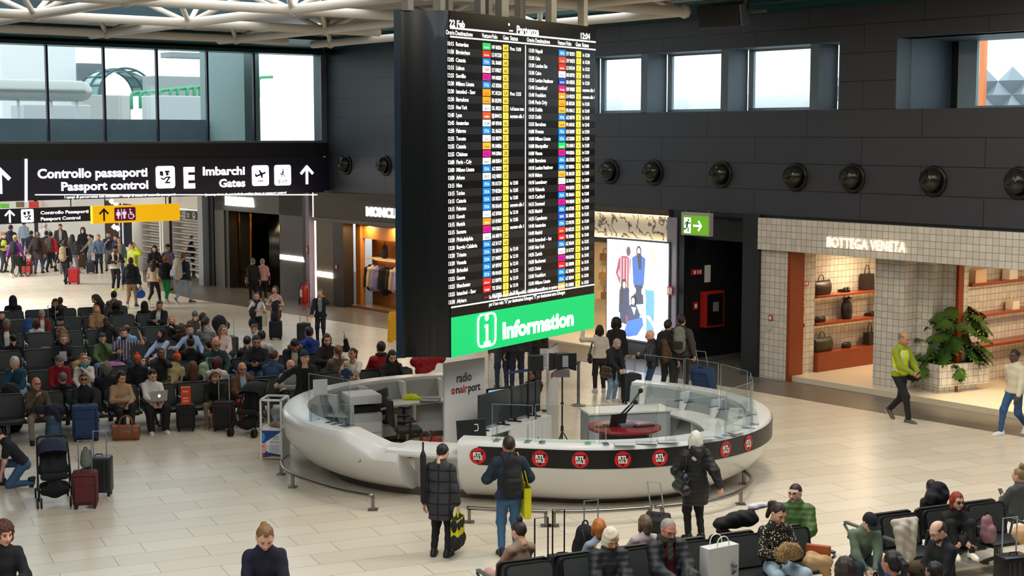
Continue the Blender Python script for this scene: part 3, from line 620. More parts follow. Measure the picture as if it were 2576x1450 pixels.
M_FLOOR=brick_mat('cream floor tiles','#e0d7c5','#d5cab5','#938a76',1.31,.555,.006,.30,.37,noise=.05,nscale=(.5,7,1),freq=2,bump=.15)
M_STRIP=brick_mat('dark plank floor','#6b6357','#615a50','#4d473f',1.2,.2,.003,.38,.4,noise=.12,nscale=(.6,9,1))
M_CLAD=brick_mat('dark metal cladding','#34353c','#37383f','#101115',3.3,.65,.012,.42,.5,plane='xz',shift=(.6,0,-.18),bump=.4)
M_WTILE=brick_mat('hand made white tiles','#d6d0c6','#c6bfb4','#8d877d',.16,.16,.006,.25,0.0,plane='xz+',shift=(0,0,-.04),bump=.8,noise=.05,nscale=(5,5,5))
M_PANEL=brick_mat('grey ceiling slats','#a8a5a0','#a09d98','#4b4a49',30,.9,.02,.35,.0,plane='xy',bump=.3)
M_GREEN=mat('teal painted steel','#0f3d3c',.35); M_BLACK=mat('black frame metal','#17191d',.4); M_FRAME=mat('pale window frame','#9fb4bd',.4)
M_SOFF=mat('dark reveal metal','#5c6a75',.5); M_WGLASS=glass_mat('window glass',(.93,.98,.98)); M_TUBE=mat('white painted tube','#d9cfc0',.4)
M_DGREY=mat('dark grey shopfront','#55524d',.55,mottle=.05); M_WOOD=mat('amber oak','#a8682c',.4,mottle=.2,mscale=6); M_REDWOOD=mat('polished red wood','#8a3a17',.25,mottle=.15,mscale=5)
M_CREAMFLOOR=mat('pale terrazzo','#d8cbb4',.35,mottle=.06,mscale=20); M_WHITE=mat('white paint','#e4e4e2',.5); M_EMW=mat('lit letters','#ffffff',.5,emit=4.0); M_STEEL=mat('brushed steel','#8b8985',.32,metal=1.0)
def marble():
 m=mat('grey veined marble','#d8d2c8',.2); nt,b=nodes_of(m); tc=nt.nodes.new('ShaderNodeTexCoord'); mp=nt.nodes.new('ShaderNodeMapping'); mp.inputs['Rotation'].default_value=(0,R(50),0); wv=nt.nodes.new('ShaderNodeTexWave'); cr=nt.nodes.new('ShaderNodeValToRGB')
 wv.inputs['Scale'].default_value=.9; wv.inputs['Distortion'].default_value=14; wv.inputs['Detail'].default_value=5; wv.inputs['Detail Scale'].default_value=2.5
 cr.color_ramp.elements[0].color=(*lin('#5e5a55'),1); cr.color_ramp.elements[1].color=(*lin('#ded8cd'),1); cr.color_ramp.elements[0].position=.0; cr.color_ramp.elements[1].position=.22
 nt.links.new(tc.outputs['Object'],mp.inputs[0]); nt.links.new(mp.outputs[0],wv.inputs['Vector']); nt.links.new(wv.outputs['Fac'],cr.inputs[0]); nt.links.new(cr.outputs[0],b.inputs['Base Color']); return m
M_MARBLE=marble()
# --- floors
f=MB(); f.box((-60,-15,-.2),(62,120,0)); structure('floor',f,M_FLOOR,EA)
f=MB(); edge=[(-70,32.4),(-67.6,31.3),(-57.8,26.8),(-55,26.0),(-52.8,25.6),(-50.5,25.3),(-46.8,25.6),(-42,25.9),(-38.3,26.15),(-30.7,26.4),(-23.8,26.5),(-16.6,26.7),(-8,26.9)]
f.prism(edge+[(-8,36),(-70,36)],-.05,.006); structure('floor',f,M_STRIP,WA)
# --- the long wall above the shops, with its row of windows
N0=28.2
w=MB(); w.box((-62,N0,4.1),(-45.6,N0+.55,5.3)); w.box((-45.6,N0,4.1),(-8,N0+.55,6.67)); w.box((-45.6,N0,8.27),(-8,N0+.55,9.06)); w.box((-45.6,N0,6.67),(-33.6,N0+.55,8.27)); w.box((-22.75,N0,6.67),(-21.13,N0+.55,8.27)); w.box((-17.2,N0,6.67),(-8,N0+.55,8.27))
structure('wall_right',w,M_CLAD,WA)
w=MB(); w.box((-62,N0+.03,3.98),(-8,N0+.5,4.1)); structure('trim_1',w,M_BLACK,WA)
w=MB()
for a in (-32.2,-29.5,-26.56,-23.65):w.box((a,N0+.02,6.67),(a+.25,N0+.75,8.27))
w.box((-33.6,N0+.02,6.6),(-22.75,N0+.9,6.69)); w.box((-33.6,N0+.02,8.25),(-22.75,N0+.9,8.4)); w.box((-22.76,N0+.3,6.6),(-22.6,N0+.9,8.4))
structure('trim_2',w,M_SOFF,WA)
k=0
for a,b in ((-33.5,-32.2),(-31.95,-29.5),(-29.25,-26.56),(-26.31,-23.65),(-23.4,-22.75)):
 k+=1; w=MB(); w.box((a,N0+.78,6.69),(a+.17,N0+.86,8.27)); w.box((a,N0+.78,6.69),(b,N0+.86,6.77)); w.box((b-.05,N0+.78,6.69),(b,N0+.86,8.27)); w.box((a,N0+.78,8.2),(b,N0+.86,8.27))
 o=structure('window_%d'%k,w,M_FRAME,WA)
 g=MB(); g.box((a+.17,N0+.81,6.77),(b-.05,N0+.825,8.2)); g.build('glass',M_WGLASS,o)
w=MB(); w.box((-21.6,N0+.02,6.6),(-21.13,N0+2.4,8.3)); w.box((-21.2,N0+.02,6.55),(-17,N0+2.4,6.67)); w.box((-21.2,N0+.1,8.27),(-17,N0+2.4,8.4)); w.box((-17.2,N0+.3,6.6),(-16.9,N0+2.4,8.3)); structure('trim_3',w,M_SOFF,WA)
w=MB(); w.box((-21.2,N0+2.1,6.6),(-20.95,N0+2.4,8.4)); structure('shade_strip',w,M_BLACK,WA)  # black strip stands in for the shadow between deep jamb and window frame
w=MB(); w.box((-20.95,N0+2.1,6.67),(-20.45,N0+2.2,8.3)); w.box((-20.45,N0+2.1,6.67),(-17.2,N0+2.2,6.76)); w.box((-17.4,N0+2.1,6.67),(-17.2,N0+2.2,8.3)); o=structure('window_6',w,M_FRAME,WA)
g=MB(); g.box((-20.45,N0+2.14,6.76),(-17.4,N0+2.16,8.3)); g.build('glass',M_WGLASS,o)
# --- glazed bridge wall on the left, over the way to passport control
S0=-45.5
w=MB(); w.box((S0-.8,6,5.32),(S0+.05,N0-.0,5.80)); structure('wall_left',w,M_BLACK,WA)
w=MB(); w.box((S0-.5,6,5.80),(S0+.02,N0,5.88)); w.box((S0-.5,N0-.22,5.85),(S0+.02,N0,8.86)); structure('trim_5',w,mat('grey sill','#6a7276',.4),WA)
w=MB(); w.box((S0-.3,6,8.84),(S0+.6,N0,8.95)); w.prism([(8.95,S0-.3),(9.3,S0-.3),(9.3,S0+2.6),(9.2,S0+2.6)],6,N0,M=Matrix(((0,1,0,0),(0,0,1,0),(1,0,0,0),(0,0,0,1)))); structure('trim_6',w,M_GREEN,WA)
def n_at(u):d=ray(u,300); p=d*(S0/float(WS@d[:2])); return float(WN@p[:2])
divs=[6.0]+[n_at(u) for u in (-20,122,265,398,524,641)]+[N0-.22]
w=MB()
for d in divs[1:-1]:w.box((S0-.1,d-.035,5.88),(S0+.02,d+.035,8.84))
o=structure('window_7',w,mat('blue black mullion','#101a2e',.4),WA); g=MB()
for a,b in zip(divs[:-1],divs[1:]):g.box((S0-.05,a+.035,5.88),(S0-.035,b-.035,8.84))
g.build('glass',M_WGLASS,o)
# --- ceiling: grey slat panels, skylight slots, green edge beams
Zc=9.32
w=MB()
for a,b in ((S0,-38.9),(-27.4,-16),(-9,8.5)):w.box((a,-8.5,Zc),(b,27.0,Zc+.12))
for a,b in ((-8.5,13.2),(20.2,24.6)):w.box((-38.9,a,Zc),(-27.4,b,Zc+.12))
structure('ceiling',w,M_PANEL,WA)
w=MB(); w.box((8,-8.5,0),(8.5,N0,9.4)); structure('wall_back',w,M_DGREY,WA)
w=MB(); w.box((-62,-8.9,0),(8,-8.5,9.4)); structure('wall_front',w,M_DGREY,WA)
w=MB(); w.box((S0-.3,-8.5,0),(S0,6,9.4)); structure('wall_left',w,M_DGREY,WA)
w=MB(); w.box((-8,N0,0),(8.5,N0+.3,9.4)); structure('wall_right',w,M_DGREY,WA)
w=MB()
for n,z in ((26.55,9.3),(27.05,9.2),(27.55,9.12),(28.0,9.06)):w.box((-46,n,z),(-8,n+.42,z+.30))
structure('trim_7',w,M_GREEN,WA)
w=MB(); w.box((S0,-6,Zc-.03),(-43.2,27,Zc-.0)); structure('trim_8',w,M_GREEN,WA)
w=MB()
for i in range(7):w.box((-38.9+i*1.9,12,10.6),(-38.78+i*1.9,28,10.75))
for i in range(9):w.box((-38.9,12.6+i*1.8,10.65),(-27.4,12.7+i*1.8,10.75))
w.box((-38.95,12,Zc),(-38.85,28,10.7)); structure('trim_9',w,mat('skylight bar','#2c4a52',.5),WA)
zt=9.02
GS=(-25.6,-31.0,-36.3,-41.5); GN=(14.15,18.3,22.5,25.9)
t=empty('roof_truss',sn(-36,18,zt),0,'white tubular steel space truss under the grey slat ceiling and skylights','truss')
def tube_(nm,a,b,r=.115):
 m=MB(); o_=np.array(t.location); m.cyl(np.array(a)-o_,np.array(b)-o_,r,n=12); m.build(nm,M_TUBE,t,smooth=False,angle=40)
for s in GS[:3]+(-41.5,):tube_('chord',sn(s,8,zt),sn(s,26.0 if s>-30 else 24.3,zt))
for n in GN:tube_('chord',sn(-42.6,n,zt),sn(-22 if n<25 else -25.6,n,zt))
for s in GS:
 for n in GN:
  for ds,dn in ((-2.65,-2.1),(2.65,-2.1),(-2.65,2.1),(2.65,2.1)):
   if -39<s+ds<-27 and n+dn<27:tube_('web_member',sn(s,n,zt),sn(s+ds,n+dn,10.5),.07)
  m=MB(); q=sn(s,n,zt)-np.array(t.location); m.lathe([(0,-.17),(.12,-.12),(.17,0),(.12,.12),(0,.17)],12,tuple(q)); m.build('node',M_TUBE,t,smooth=True)
for n in (16.2,20.4):tube_('top_chord',sn(-39,n,10.5),sn(-27,n,10.5),.08)
for s in (-33.65,-28.3,-38.9):tube_('top_chord',sn(s,12,10.5),sn(s,27,10.5),.08)
for u,v in ((797,60),(523,83)):
 p=at(u,v,Zc); l=MB(); l.lathe([(.001,-.03),(.09,-.03),(.12,0)],16,(0,0,0)); o=empty('ceiling_light',(p[0],p[1],Zc),0,'small round downlight in the slat ceiling '+('above the end of the glazed wall' if u<600 else 'nearer the departures board'),'light','ceiling downlights')
 l.build('lens',M_EMW,o)
for s_,n_,pw in ((-20,22,230),(-14.5,17,230),(-12,10,150),(-24,17,90)):lamp('hall_downlight','AREA',sn(s_,n_,9.2),pw,(1,.80,.50),1.2)
# --- passport control sign under the bridge
sg=empty('overhead_sign',sn(S0+.1,22,4.05),WA,'long lit dark purple sign reading Controllo passaporti and Imbarchi E','sign')
M_SIGN=mat('sign face','#231f33',.35); O=np.array([0,-22,-4.05])
b=MB(); b.box((-.35,10-22,.0),(.0,n_at(808)-22,1.27)); b.box((-.8,n_at(808)-22,.06),(-.02,n_at(826)-22,1.2)); b.build('sign_box',M_SIGN,sg)
def SG(u,v):p=at_plane(u,v,WS[0],WS[1],S0+.115); return np.array([.02,float(WN@p[:2])-22,p[2]-4.05])
t1=MB(); EX=(0,1,0); EZ=(0,0,1)
def sgt(txt,u0,u1,v0,v1,bold=.03):
 a=SG(u0,v1); b_=SG(u1,v1); put_text(t1,txt,(a[0],a[1],(SG((u0+u1)/2,v1))[2]),EX,EZ,SG((u0+u1)/2,v0)[2]-SG((u0+u1)/2,v1)[2],b_[1]-a[1],bold=bold)
sgt('Controllo passaporti',94,371,423,446); sgt('Passport control',153,373,456,477); sgt('E',461,491,421,471,.05); sgt('Imbarchi',509,616,419,440); sgt('Gates',551,617,450,470)
sgt('I tempi di percorrenza non includono i tempi di attesa al controllo passaporti',162,441,489,496,.01); sgt('Journey times do not include waiting times at passport control',517,720,484,490,.01)
def quad(mb,pts,m=None):mb.add(pts,[tuple(range(len(pts)))],m)
def sq(u0,v0,u1,v1,dx=0):quad(t1,[SG(u0,v0)+(dx,0,0),SG(u0,v1)+(dx,0,0),SG(u1,v1)+(dx,0,0),SG(u1,v0)+(dx,0,0)])
sq(88,489,798,491.5); sq(62,400,69,508)
def rrect(mb,c,w,h,r,m=None,z=0):
 pts=[]
 for cx,cy,a0 in ((w/2-r,h/2-r,0),(-w/2+r,h/2-r,90),(-w/2+r,-h/2+r,180),(w/2-r,-h/2+r,270)):
  for a in (0,30,60,90):pts.append((c[0]+z,c[1]+cx+r*math.cos(R(a0+a)),c[2]+cy+r*math.sin(R(a0+a))))
 quad(mb,pts,m)
def picto(mb,c,s,kind,m,z=.012):
 def P_(*pts):quad(mb,[(c[0]+z,c[1]+x*s,c[2]+y*s) for x,y in pts],m)
 def D_(x,y,r,n=12):P_(*[(x+r*math.cos(2*math.pi*i/n),y+r*math.sin(2*math.pi*i/n)) for i in range(n)])
 def L_(w_,*pts):
  for (x0,y0),(x1,y1) in zip(pts[:-1],pts[1:]):
   dx,dy=x1-x0,y1-y0; l=math.hypot(dx,dy); nx,ny=-dy/l*w_,dx/l*w_; P_((x0+nx,y0+ny),(x0-nx,y0-ny),(x1-nx,y1-ny),(x1+nx,y1+ny))
 if kind=='up':L_(.15,(0,-1),(0,.8)); L_(.15,(-.75,.1),(.06,.92)); L_(.15,(.75,.1),(-.06,.92))
 elif kind=='right':L_(.16,(-.9,0),(.6,0)); L_(.17,(.15,.75),(.8,-.06)); L_(.17,(.15,-.75),(.8,.06))
 elif kind=='officer':P_((-.1,.55),(.55,.55),(.5,.8),(-.05,.8)); D_(.22,.38,.2); P_((-.75,.25),(-.3,.1),(-.3,.7),(-.75,.75)); L_(.09,(-.6,-.05),(-.3,-.3),(.1,.0),(.55,.0)); L_(.1,(.6,.05),(.1,-.55)); P_((-.1,-.75),(.6,-.75),(.6,-.55),(-.1,-.55))
 elif kind=='plane':L_(.12,(-.75,-.1),(.75,.4)); P_((-.05,.1),(-.3,.75),(-.1,.75),(.3,.25)); P_((.0,.1),(.1,-.35),(.3,-.3),(.35,.25)); P_((-.8,-.1),(-.85,.3),(-.65,.25),(-.55,0)); L_(.06,(-.4,-.7),(.4,-.7))
 elif kind=='walker':D_(.05,.78,.13); L_(.12,(.05,.6),(.0,.0)); L_(.07,(0,.05),(-.3,-.45)); L_(.07,(.0,.05),(.25,-.2),(.35,-.5)); L_(.05,(.05,.5),(.35,.25)); L_(.05,(.05,.5),(-.25,.2)); P_((-.5,-.1),(-.15,-.1),(-.15,.15),(-.5,.15))
 elif kind=='runner':D_(.3,.72,.15); L_(.16,(.2,.45),(-.0,-.05)); L_(.08,(.2,.5),(-.2,.35),(-.35,.05)); L_(.08,(.25,.45),(.5,.25),(.7,.35)); L_(.09,(.0,-.05),(.3,-.4),(.25,-.85)); L_(.09,(-.02,-.05),(-.15,-.5),(-.7,-.5))
 elif kind=='woman':D_(0,.75,.17); P_((-.15,.5),(.15,.5),(.4,-.3),(-.4,-.3)); P_((-.15,-.3),(.15,-.3),(.12,-.9),(-.12,-.9)); L_(.07,(-.2,.45),(-.45,-.1)); L_(.07,(.2,.45),(.45,-.1))
 elif kind=='man':D_(0,.75,.17); P_((-.25,.5),(.25,.5),(.2,-.9),(-.2,-.9)); L_(.08,(-.32,.45),(-.35,-.1)); L_(.08,(.32,.45),(.35,-.1))
 elif kind=='wheelchair':
  D_(-.2,.8,.16); L_(.1,(-.2,.55),(-.1,-.1),(.4,-.1),(.6,-.6)); L_(.06,(-.15,.25),(.3,.25))
  pr=[(-.05+.52*math.cos(R(a)),-.4+.52*math.sin(R(a))) for a in range(130,400,30)]; L_(.07,*pr)
 elif kind=='info':D_(0,.68,.19); P_((-.22,.3),(.14,.3),(.14,-.75),(-.1,-.75),(-.1,.12),(-.22,.12)); P_((-.28,-.78),(.34,-.78),(.34,-.62),(-.28,-.62))
t2=MB()
for u,v,s_,kd in ((416,446,26,'officer'),(655,442,24,'plane'),(711,441,24,'walker')):
 c=SG(u,v); h=abs(SG(u,v-s_)[2]-c[2]); rrect(t1,c,h*2,h*2.15,h*.25); picto(t2,c+((0,0,.12*h) if kd=='walker' else (0,0,0)),h*(.8 if kd!='walker' else .6),kd,None)
 if kd=='walker':put_text(t2,"5'-17'",c+np.array([.012,0,-h*.85]),EX,EZ,h*.38,align='c',bold=.02)
c=SG(772,440); picto(t1,c,.33,'up',None,0); c=SG(0,455); picto(t1,c,.40,'up',None,0)
t1.build('lettering',mat('lit sign white','#ffffff',.5,emit=2.4),sg); t2.build('pictogram',M_SIGN,sg)
# hanging signs further in
def hang_sign(nm,u0,u1,vt,vb,sdep,face,label):
 a=at_plane(u0,vb,WS[0],WS[1],sdep); b_=at_plane(u1,vb,WS[0],WS[1],sdep); tt=at_plane((u0+u1)/2,vt,WS[0],WS[1],sdep); n0,n1=float(WN@a[:2]),float(WN@b_[:2]); z0=(a[2]+b_[2])/2
 o=empty(nm,sn(sdep,n0,z0),WA,label,'sign'); H=tt[2]-z0; m=MB(); m.box((-.2,0,0),(0,n1-n0,H)); m.build('sign_box',face,o)
 m=MB()
 for q in (.15,.85):m.cyl((-.1,(n1-n0)*q,H),(-.1,(n1-n0)*q,4.6-z0+.7),.02,n=6)
 m.build('hanger',M_BLACK,o); return o,n1-n0,H
o,L,H=hang_sign('hanging_sign',-90,228,524,562,-50.0,mat('sign black','#15141c',.3),'dark hanging sign reading Controllo Passaporti Passport Control beside yellow sign')
m=MB(); q0=L*(90/318.); k=L/318
picto(m,(.0,q0+21*k,H/2),H*.42,'up',None); rrect(m,(.01,q0+65*k,H/2),H*.85,H*.88,H*.1); put_text(m,'Controllo Passaporti',(.01,q0+98*k,H*.56),EX,EZ,H*.22,125*k,bold=.03); put_text(m,'Passport Control',(.01,q0+98*k,H*.15),EX,EZ,H*.22,103*k,bold=.03); m.build('lettering',mat('lit sign cool','#eef0ff',.5,emit=1.3),o)
m=MB(); picto(m,(.012,q0+65*k,H/2),H*.36,'officer',None); m.build('pictogram',M_SIGN,o)
o,L,H=hang_sign('hanging_sign',234,453,516,559,-50.6,mat('lit yellow sign','#f2b705',.5,emit=.75),'lit yellow hanging toilets sign with black arrow')
m=MB(); k=L/219; picto(m,(.0,27*k,H/2),H*.36,'up',None); m.build('arrow',mat('sign ink','#1a1405',.5),o)
m=MB(); rrect(m,(.008,79*k,H/2),53*k,H*.78,H*.08); m.build('plate',mat('plum plate','#6b1545',.5,emit=.3),o)
m=MB(); picto(m,(.002,62*k,H/2),H*.3,'woman',None,.015); picto(m,(.002,77*k,H/2),H*.3,'man',None,.015); picto(m,(.002,94*k,H/2),H*.31,'wheelchair',None,.015); quad(m,[(.017,69*k,H*.2),(.017,70.5*k,H*.2),(.017,70.5*k,H*.8),(.017,69*k,H*.8)]); m.build('pictogram',mat('lit pink','#f3d9ea',.5,emit=.8),o)
# --- round air nozzles along the long wall
nz=None; NZ=((1536,432),(1646,434),(1817,439),(2004,446),(2147,449),(2350,456),(2565,461),(872,415),(970,417))
WHERE=('just right of departures board','above the tall lit advert','above the green exit sign','left end of tiled shopfront','above the lit shop name','above the potted plant','at right picture edge','beside the long purple sign','just left of departures board')
for i,(u,v) in enumerate(NZ):
 p=at_plane(u,v,WN[0],WN[1],N0)
 if nz is None:
  nz=empty('air_nozzle',p,WA); m=MB(); MX=Matrix.Rotation(R(90),4,'X')
  m.lathe([(.33,0),(.35,.04),(.30,.07),(.27,.05)],28); m.v=[tuple(MX@Vector(q)) for q in m.v]; m.build('flange',mat('bronze black metal','#2b2a27',.28,metal=.6),nz,smooth=True)
  m=MB(); m.lathe([(.16,.30),(.20,.25),(.255,.16),(.275,.06),(.27,0)],28); m.v=[tuple(Matrix.Rotation(R(-20),4,'X')@(Matrix.Rotation(R(-16),4,'Z')@(MX@Vector(q)))) for q in m.v]; m.build('ball',mat('bronze ball','#3b3a34',.22,metal=.7),nz,smooth=True)
  m=MB(); m.lathe([(.16,.30),(.14,.2),(.12,.12),(.0,.12)],24); m.v=[tuple(Matrix.Rotation(R(-20),4,'X')@(Matrix.Rotation(R(-16),4,'Z')@(MX@Vector(q)))) for q in m.v]; m.build('throat',mat('nozzle black','#050505',.7),nz,smooth=True); o=nz
 else:o=copy_tree(nz); o.location=p
 tag(o,'bronze ball air nozzle on dark wall, '+WHERE[i],'air nozzle','air nozzles on the dark wall')
# loudspeaker hung under the roof
p=at_plane(1825,36,WN[0],WN[1],26.4); o=empty('loudspeaker',p,WA+R(14),'black box loudspeaker hung under the roof above the windows','loudspeaker')
m=MB(); m.box((-.62,-.28,-.27),(.5,.12,.27),.05,M=Matrix.Rotation(R(14),4,'X')); m.build('cabinet',mat('speaker black','#1b1a1a',.55),o,angle=40)
m=MB(); m.box((.5,-.25,-.25),(.56,.12,.25),.02,M=Matrix.Rotation(R(14),4,'X')); m.build('side_panel',mat('speaker grey','#5d6570',.5),o)
m=MB(); m.box((.52,-.05,.1),(.6,.02,.5)); m.box((.55,.0,.0),(1.1,.06,.06)); m.build('bracket',M_STEEL,o)
# --- small things sold in the shops: bags built once per kind
def bag_duffel(mb,L,Wd,H,m=0):
 prof=[(Wd/2*math.cos(R(a))*(1 if a>0 else 1.04),max(0,H*.42+H*.58*math.sin(R(a)) if a>=0 else H*.42+H*.42*math.sin(R(a)))) for a in range(-90,271,24)]
 rows=[]
 for x,k in ((-L/2,.55),(-L/2*.97,.86),(-L/2*.86,1),(0,1.02),(L/2*.86,1),(L/2*.97,.86),(L/2,.55)):rows.append([(x,y*k,z*(.9+.1*k)+(1-k)*H*.2) for y,z in prof[:-1]])
 mb.grid(rows,m,closed=True); n=len(prof)-1
 mb.add(rows[0],[tuple(range(n))],m); mb.add(rows[-1],[tuple(range(n-1,-1,-1))],m)
def arch(mb,x0,x1,y,z0,h,r,m=0,n=8):mb.tube([(x0+(x1-x0)*(1-math.cos(math.pi*i/n))/2,y,z0+h*math.sin(math.pi*i/n)**.7) for i in range(n+1)],r,6,m)
def shop_bag(kind,loc,rz,label,color,group,w=.4,dep=.2,h=.28,z=None):
 name={'duffel':'weekend_bag','tote':'tote_bag','shoe':'shoe_pair','sack':'bucket_bag','clutch':'clutch_bag','hand':'handbag','pack':'backpack'}[kind]
 o=empty(name,loc,rz,label,'shoes' if kind=='shoe' else 'bag',group); lm=mat('leather '+color,color,.38,bump=.25,bscale=60); m=MB()
 if kind=='duffel':bag_duffel(m,w,dep,h); m.build('body',lm,o,angle=50); m=MB(); arch(m,-w*.16,w*.16,0,h*.97,h*.42,.011); m.build('handle',lm,o,smooth=True)
 elif kind in ('tote','hand'):
  m.prism([(-w/2,0),(w/2,0),(w*.46,h),(-w*.46,h)],-dep/2,dep/2,M=Matrix(((1,0,0,0),(0,0,1,0),(0,1,0,0),(0,0,0,1)))); m.build('body',lm,o)
  m=MB(); arch(m,-w*.25,w*.25,0,h*.98,h*(.55 if kind=='tote' else .8),.012); m.build('handle',lm,o,smooth=True)
 elif kind=='shoe':
  for sx in (-1,1):link('shoe',shoe_mesh('shoe'),o,[lm,lm]).location=(sx*.06,0,0)
 elif kind=='sack':
  m.lathe([(.0,0),(.13,.0),(.15,.03),(.165,.2),(.15,.38),(.10,.46),(.15,.55),(.09,.5),(.0,.47)],14,sx=1.0,sy=.8); m.build('body',lm,o,smooth=True); m=MB(); m.tube([(-.12,0,.4),(-.18,-.05,.6),(-.05,-.06,.64),(.1,-.02,.48)],.012,6); m.build('strap',lm,o,smooth=True)
 elif kind=='clutch':
  m.lathe([(0,0),(.11,0),(.125,.05),(.11,.12),(.05,.15),(0,.15)],12,sx=w/.25,sy=.6); m.build('body',lm,o,smooth=True); m=MB(); m.tube([(-w*.3,-.05,.145),(0,-.06,.16),(w*.3,-.05,.145)],.008,6); m.build('zip',M_BLACK,o)
 return o
def lightbar(parent,lo,hi,col='#ffd9a0',e=3.0,nm='light_strip'):
 m=MB(); m.box(lo,hi); return m.build(nm,mat('strip light %s %.1f'%(col,e),col,.5,emit=e),parent)
WARM=(1.0,.74,.46)
# --- white tiled leather shop on the right
fx=empty('tiled_shopfront',sn(-25.1,N0,0),WA,'white tiled shopfront with lit serif name and two warm openings','shopfront')
def L3(*p):return tuple(p)
m=MB(); m.box((0,-.12,3.24),(17,.5,4.03)); m.build('fascia',M_WTILE,fx)
m=MB(); m.box((0.02,0,0),(.92,.45,3.24)); m.build('pier',M_WTILE,fx)
m=MB(); m.box((.90,-.02,.0),(1.0,.5,3.24)); m.build('door_jamb',M_REDWOOD,fx)
m=MB(); m.box((3.20,.42,0),(4.03,1.35,3.24)); m.box((4.03,.95,0),(4.45,1.4,3.24)); m.build('column',M_WTILE,fx)
m=MB(); m.box((4.3,1.35,0),(4.85,1.75,3.24)); m.build('wall_panel',M_WTILE,fx)
m=MB(); m.box((4.82,1.30,0),(4.9,1.5,3.24)); m.build('door_jamb',M_REDWOOD,fx)
m=MB(); m.box((.92,.1,0),(17,7,.14)); m.build('floor_slab',M_CREAMFLOOR,fx)
m=MB(); m.box((0.5,.4,3.24),(17,7,3.4)); m.build('soffit',mat('warm ceiling','#c9b79c',.6),fx)
m=MB(); m.box((.5,.45,.14),(.93,1.0,3.24)); m.box((.5,1.0,.14),(.62,6.2,3.24)); m.box((.5,3.6,.14),(.95,6.2,3.24)); m.build('inner_wall',M_WTILE,fx)
m=MB(); m.box((.5,5.8,.14),(4.6,6.1,3.24)); m.box((4.4,1.7,.14),(4.55,6.2,3.24)); m.box((4.4,6.0,.14),(17,6.3,3.24)); m.build('inner_wall',M_WTILE,fx)
t1=MB(); a=at_plane(2078,622,WN[0],WN[1],N0-.16); b_=at_plane(2277,628,WN[0],WN[1],N0-.16)
a_s,b_s=float(WS@a[:2])+25.1,float(WS@b_[:2])+25.1
put_text(t1,'BOTTEGA VENETA',(a_s,-.16,3.43),(1,0,0),(0,0,1),.25,b_s-a_s,bold=.0,extrude=.012); t1.build('lettering',mat('warm lit letters','#fff0d0',.5,emit=1.6),fx)
for z in (.14,1.3,2.0):
 m=MB(); m.box((.62,1.02,z if z>.2 else .14),(.98 if z>.2 else 1.05,3.6,z+.07 if z>.2 else .62),.01); o=m.build('shelf' if z>.2 else 'bench',M_REDWOOD,fx)
 if z>1:lightbar(fx,(.63,1.05,z-.025),(.68,3.58,z-.002))
lightbar(fx,(.63,1.05,3.2),(.68,3.58,3.235))
for z in (1.08,1.82,2.56):
 m=MB(); m.box((4.55,1.78,z),(4.95,6.0,z+.07),.01); m.build('shelf',M_REDWOOD,fx); lightbar(fx,(4.56,1.8,z-.025),(4.6,5.98,z-.002))
lightbar(fx,(4.56,1.8,3.2),(4.6,5.98,3.235))
G1,G2='leather goods on the left shelves','handbags on the right shelves'
def on_shelf(kind,n,z,s_,label,color,group,**k):shop_bag(kind,sn(-25.1+s_,N0+n,z),WA+R(90),label,color,group,**k)
on_shelf('duffel',1.38,2.07,.80,'dark woven leather duffel on the top left shelf','#2a1a14',G1,w=.62,dep=.24,h=.36); on_shelf('shoe',2.35,2.07,.80,'pair of black shoes on the top left shelf','#14110f',G1); on_shelf('tote',3.22,2.07,.80,'tall dark tote on the top left shelf beside column','#1f1510',G1,w=.38,h=.42)
on_shelf('clutch',1.38,1.37,.80,'soft black pouch on the middle left shelf','#17120f',G1,w=.42); on_shelf('sack',2.42,1.37,.80,'slouchy black bucket bag on the middle left shelf','#151211',G1); on_shelf('shoe',3.45,1.37,.80,'black shoes at right end of the middle left shelf','#15120f',G1)
on_shelf('duffel',1.42,.62,.83,'olive leather weekend bag on the low bench shelf','#2c2c18',G1,w=.66,dep=.26,h=.36); on_shelf('clutch',2.4,.62,.83,'pair of small dark pouches on the low bench shelf','#1a1714',G1,w=.36); on_shelf('hand',3.35,.62,.83,'dark handbag beside column on the low bench shelf','#1f1b17',G1,w=.3,h=.32)
on_shelf('tote',2.25,2.63,4.75,'pale tan tote bag on the top right shelf','#e2bf98',G2,w=.46,h=.30); on_shelf('tote',3.6,2.63,4.75,'small white tote bag on the top right shelf','#e8e2d6',G2,w=.36,h=.24); on_shelf('hand',4.9,2.63,4.75,'white shoulder bag at the end of the top right shelf','#ded7c8',G2,w=.36,h=.17)
on_shelf('hand',4.9,1.89,4.75,'black shoulder bag on the middle right shelf','#15120f',G2,w=.38,h=.18); on_shelf('hand',3.75,1.89,4.75,'cream handbag on the middle right shelf behind plant','#ddd3bd',G2,w=.3,h=.2); on_shelf('hand',4.9,1.15,4.75,'pale pink handbag on the lowest right shelf','#d9b9a2',G2,w=.38,h=.17)
for loc in ((1.6,2.4,3.15),(2.6,4.4,3.15),(6.5,2.6,3.15),(6.8,4.6,3.15)):p=sn(-25.1+loc[0],N0+loc[1],loc[2]); lamp('shop_downlight','AREA',p,62,WARM,.5)
p=sn(-18.6,N0+.2,3.1); lamp('plant_spot','SPOT',p,420,(1,.86,.6),.05,rot=(R(12),0,WA),spot=75)
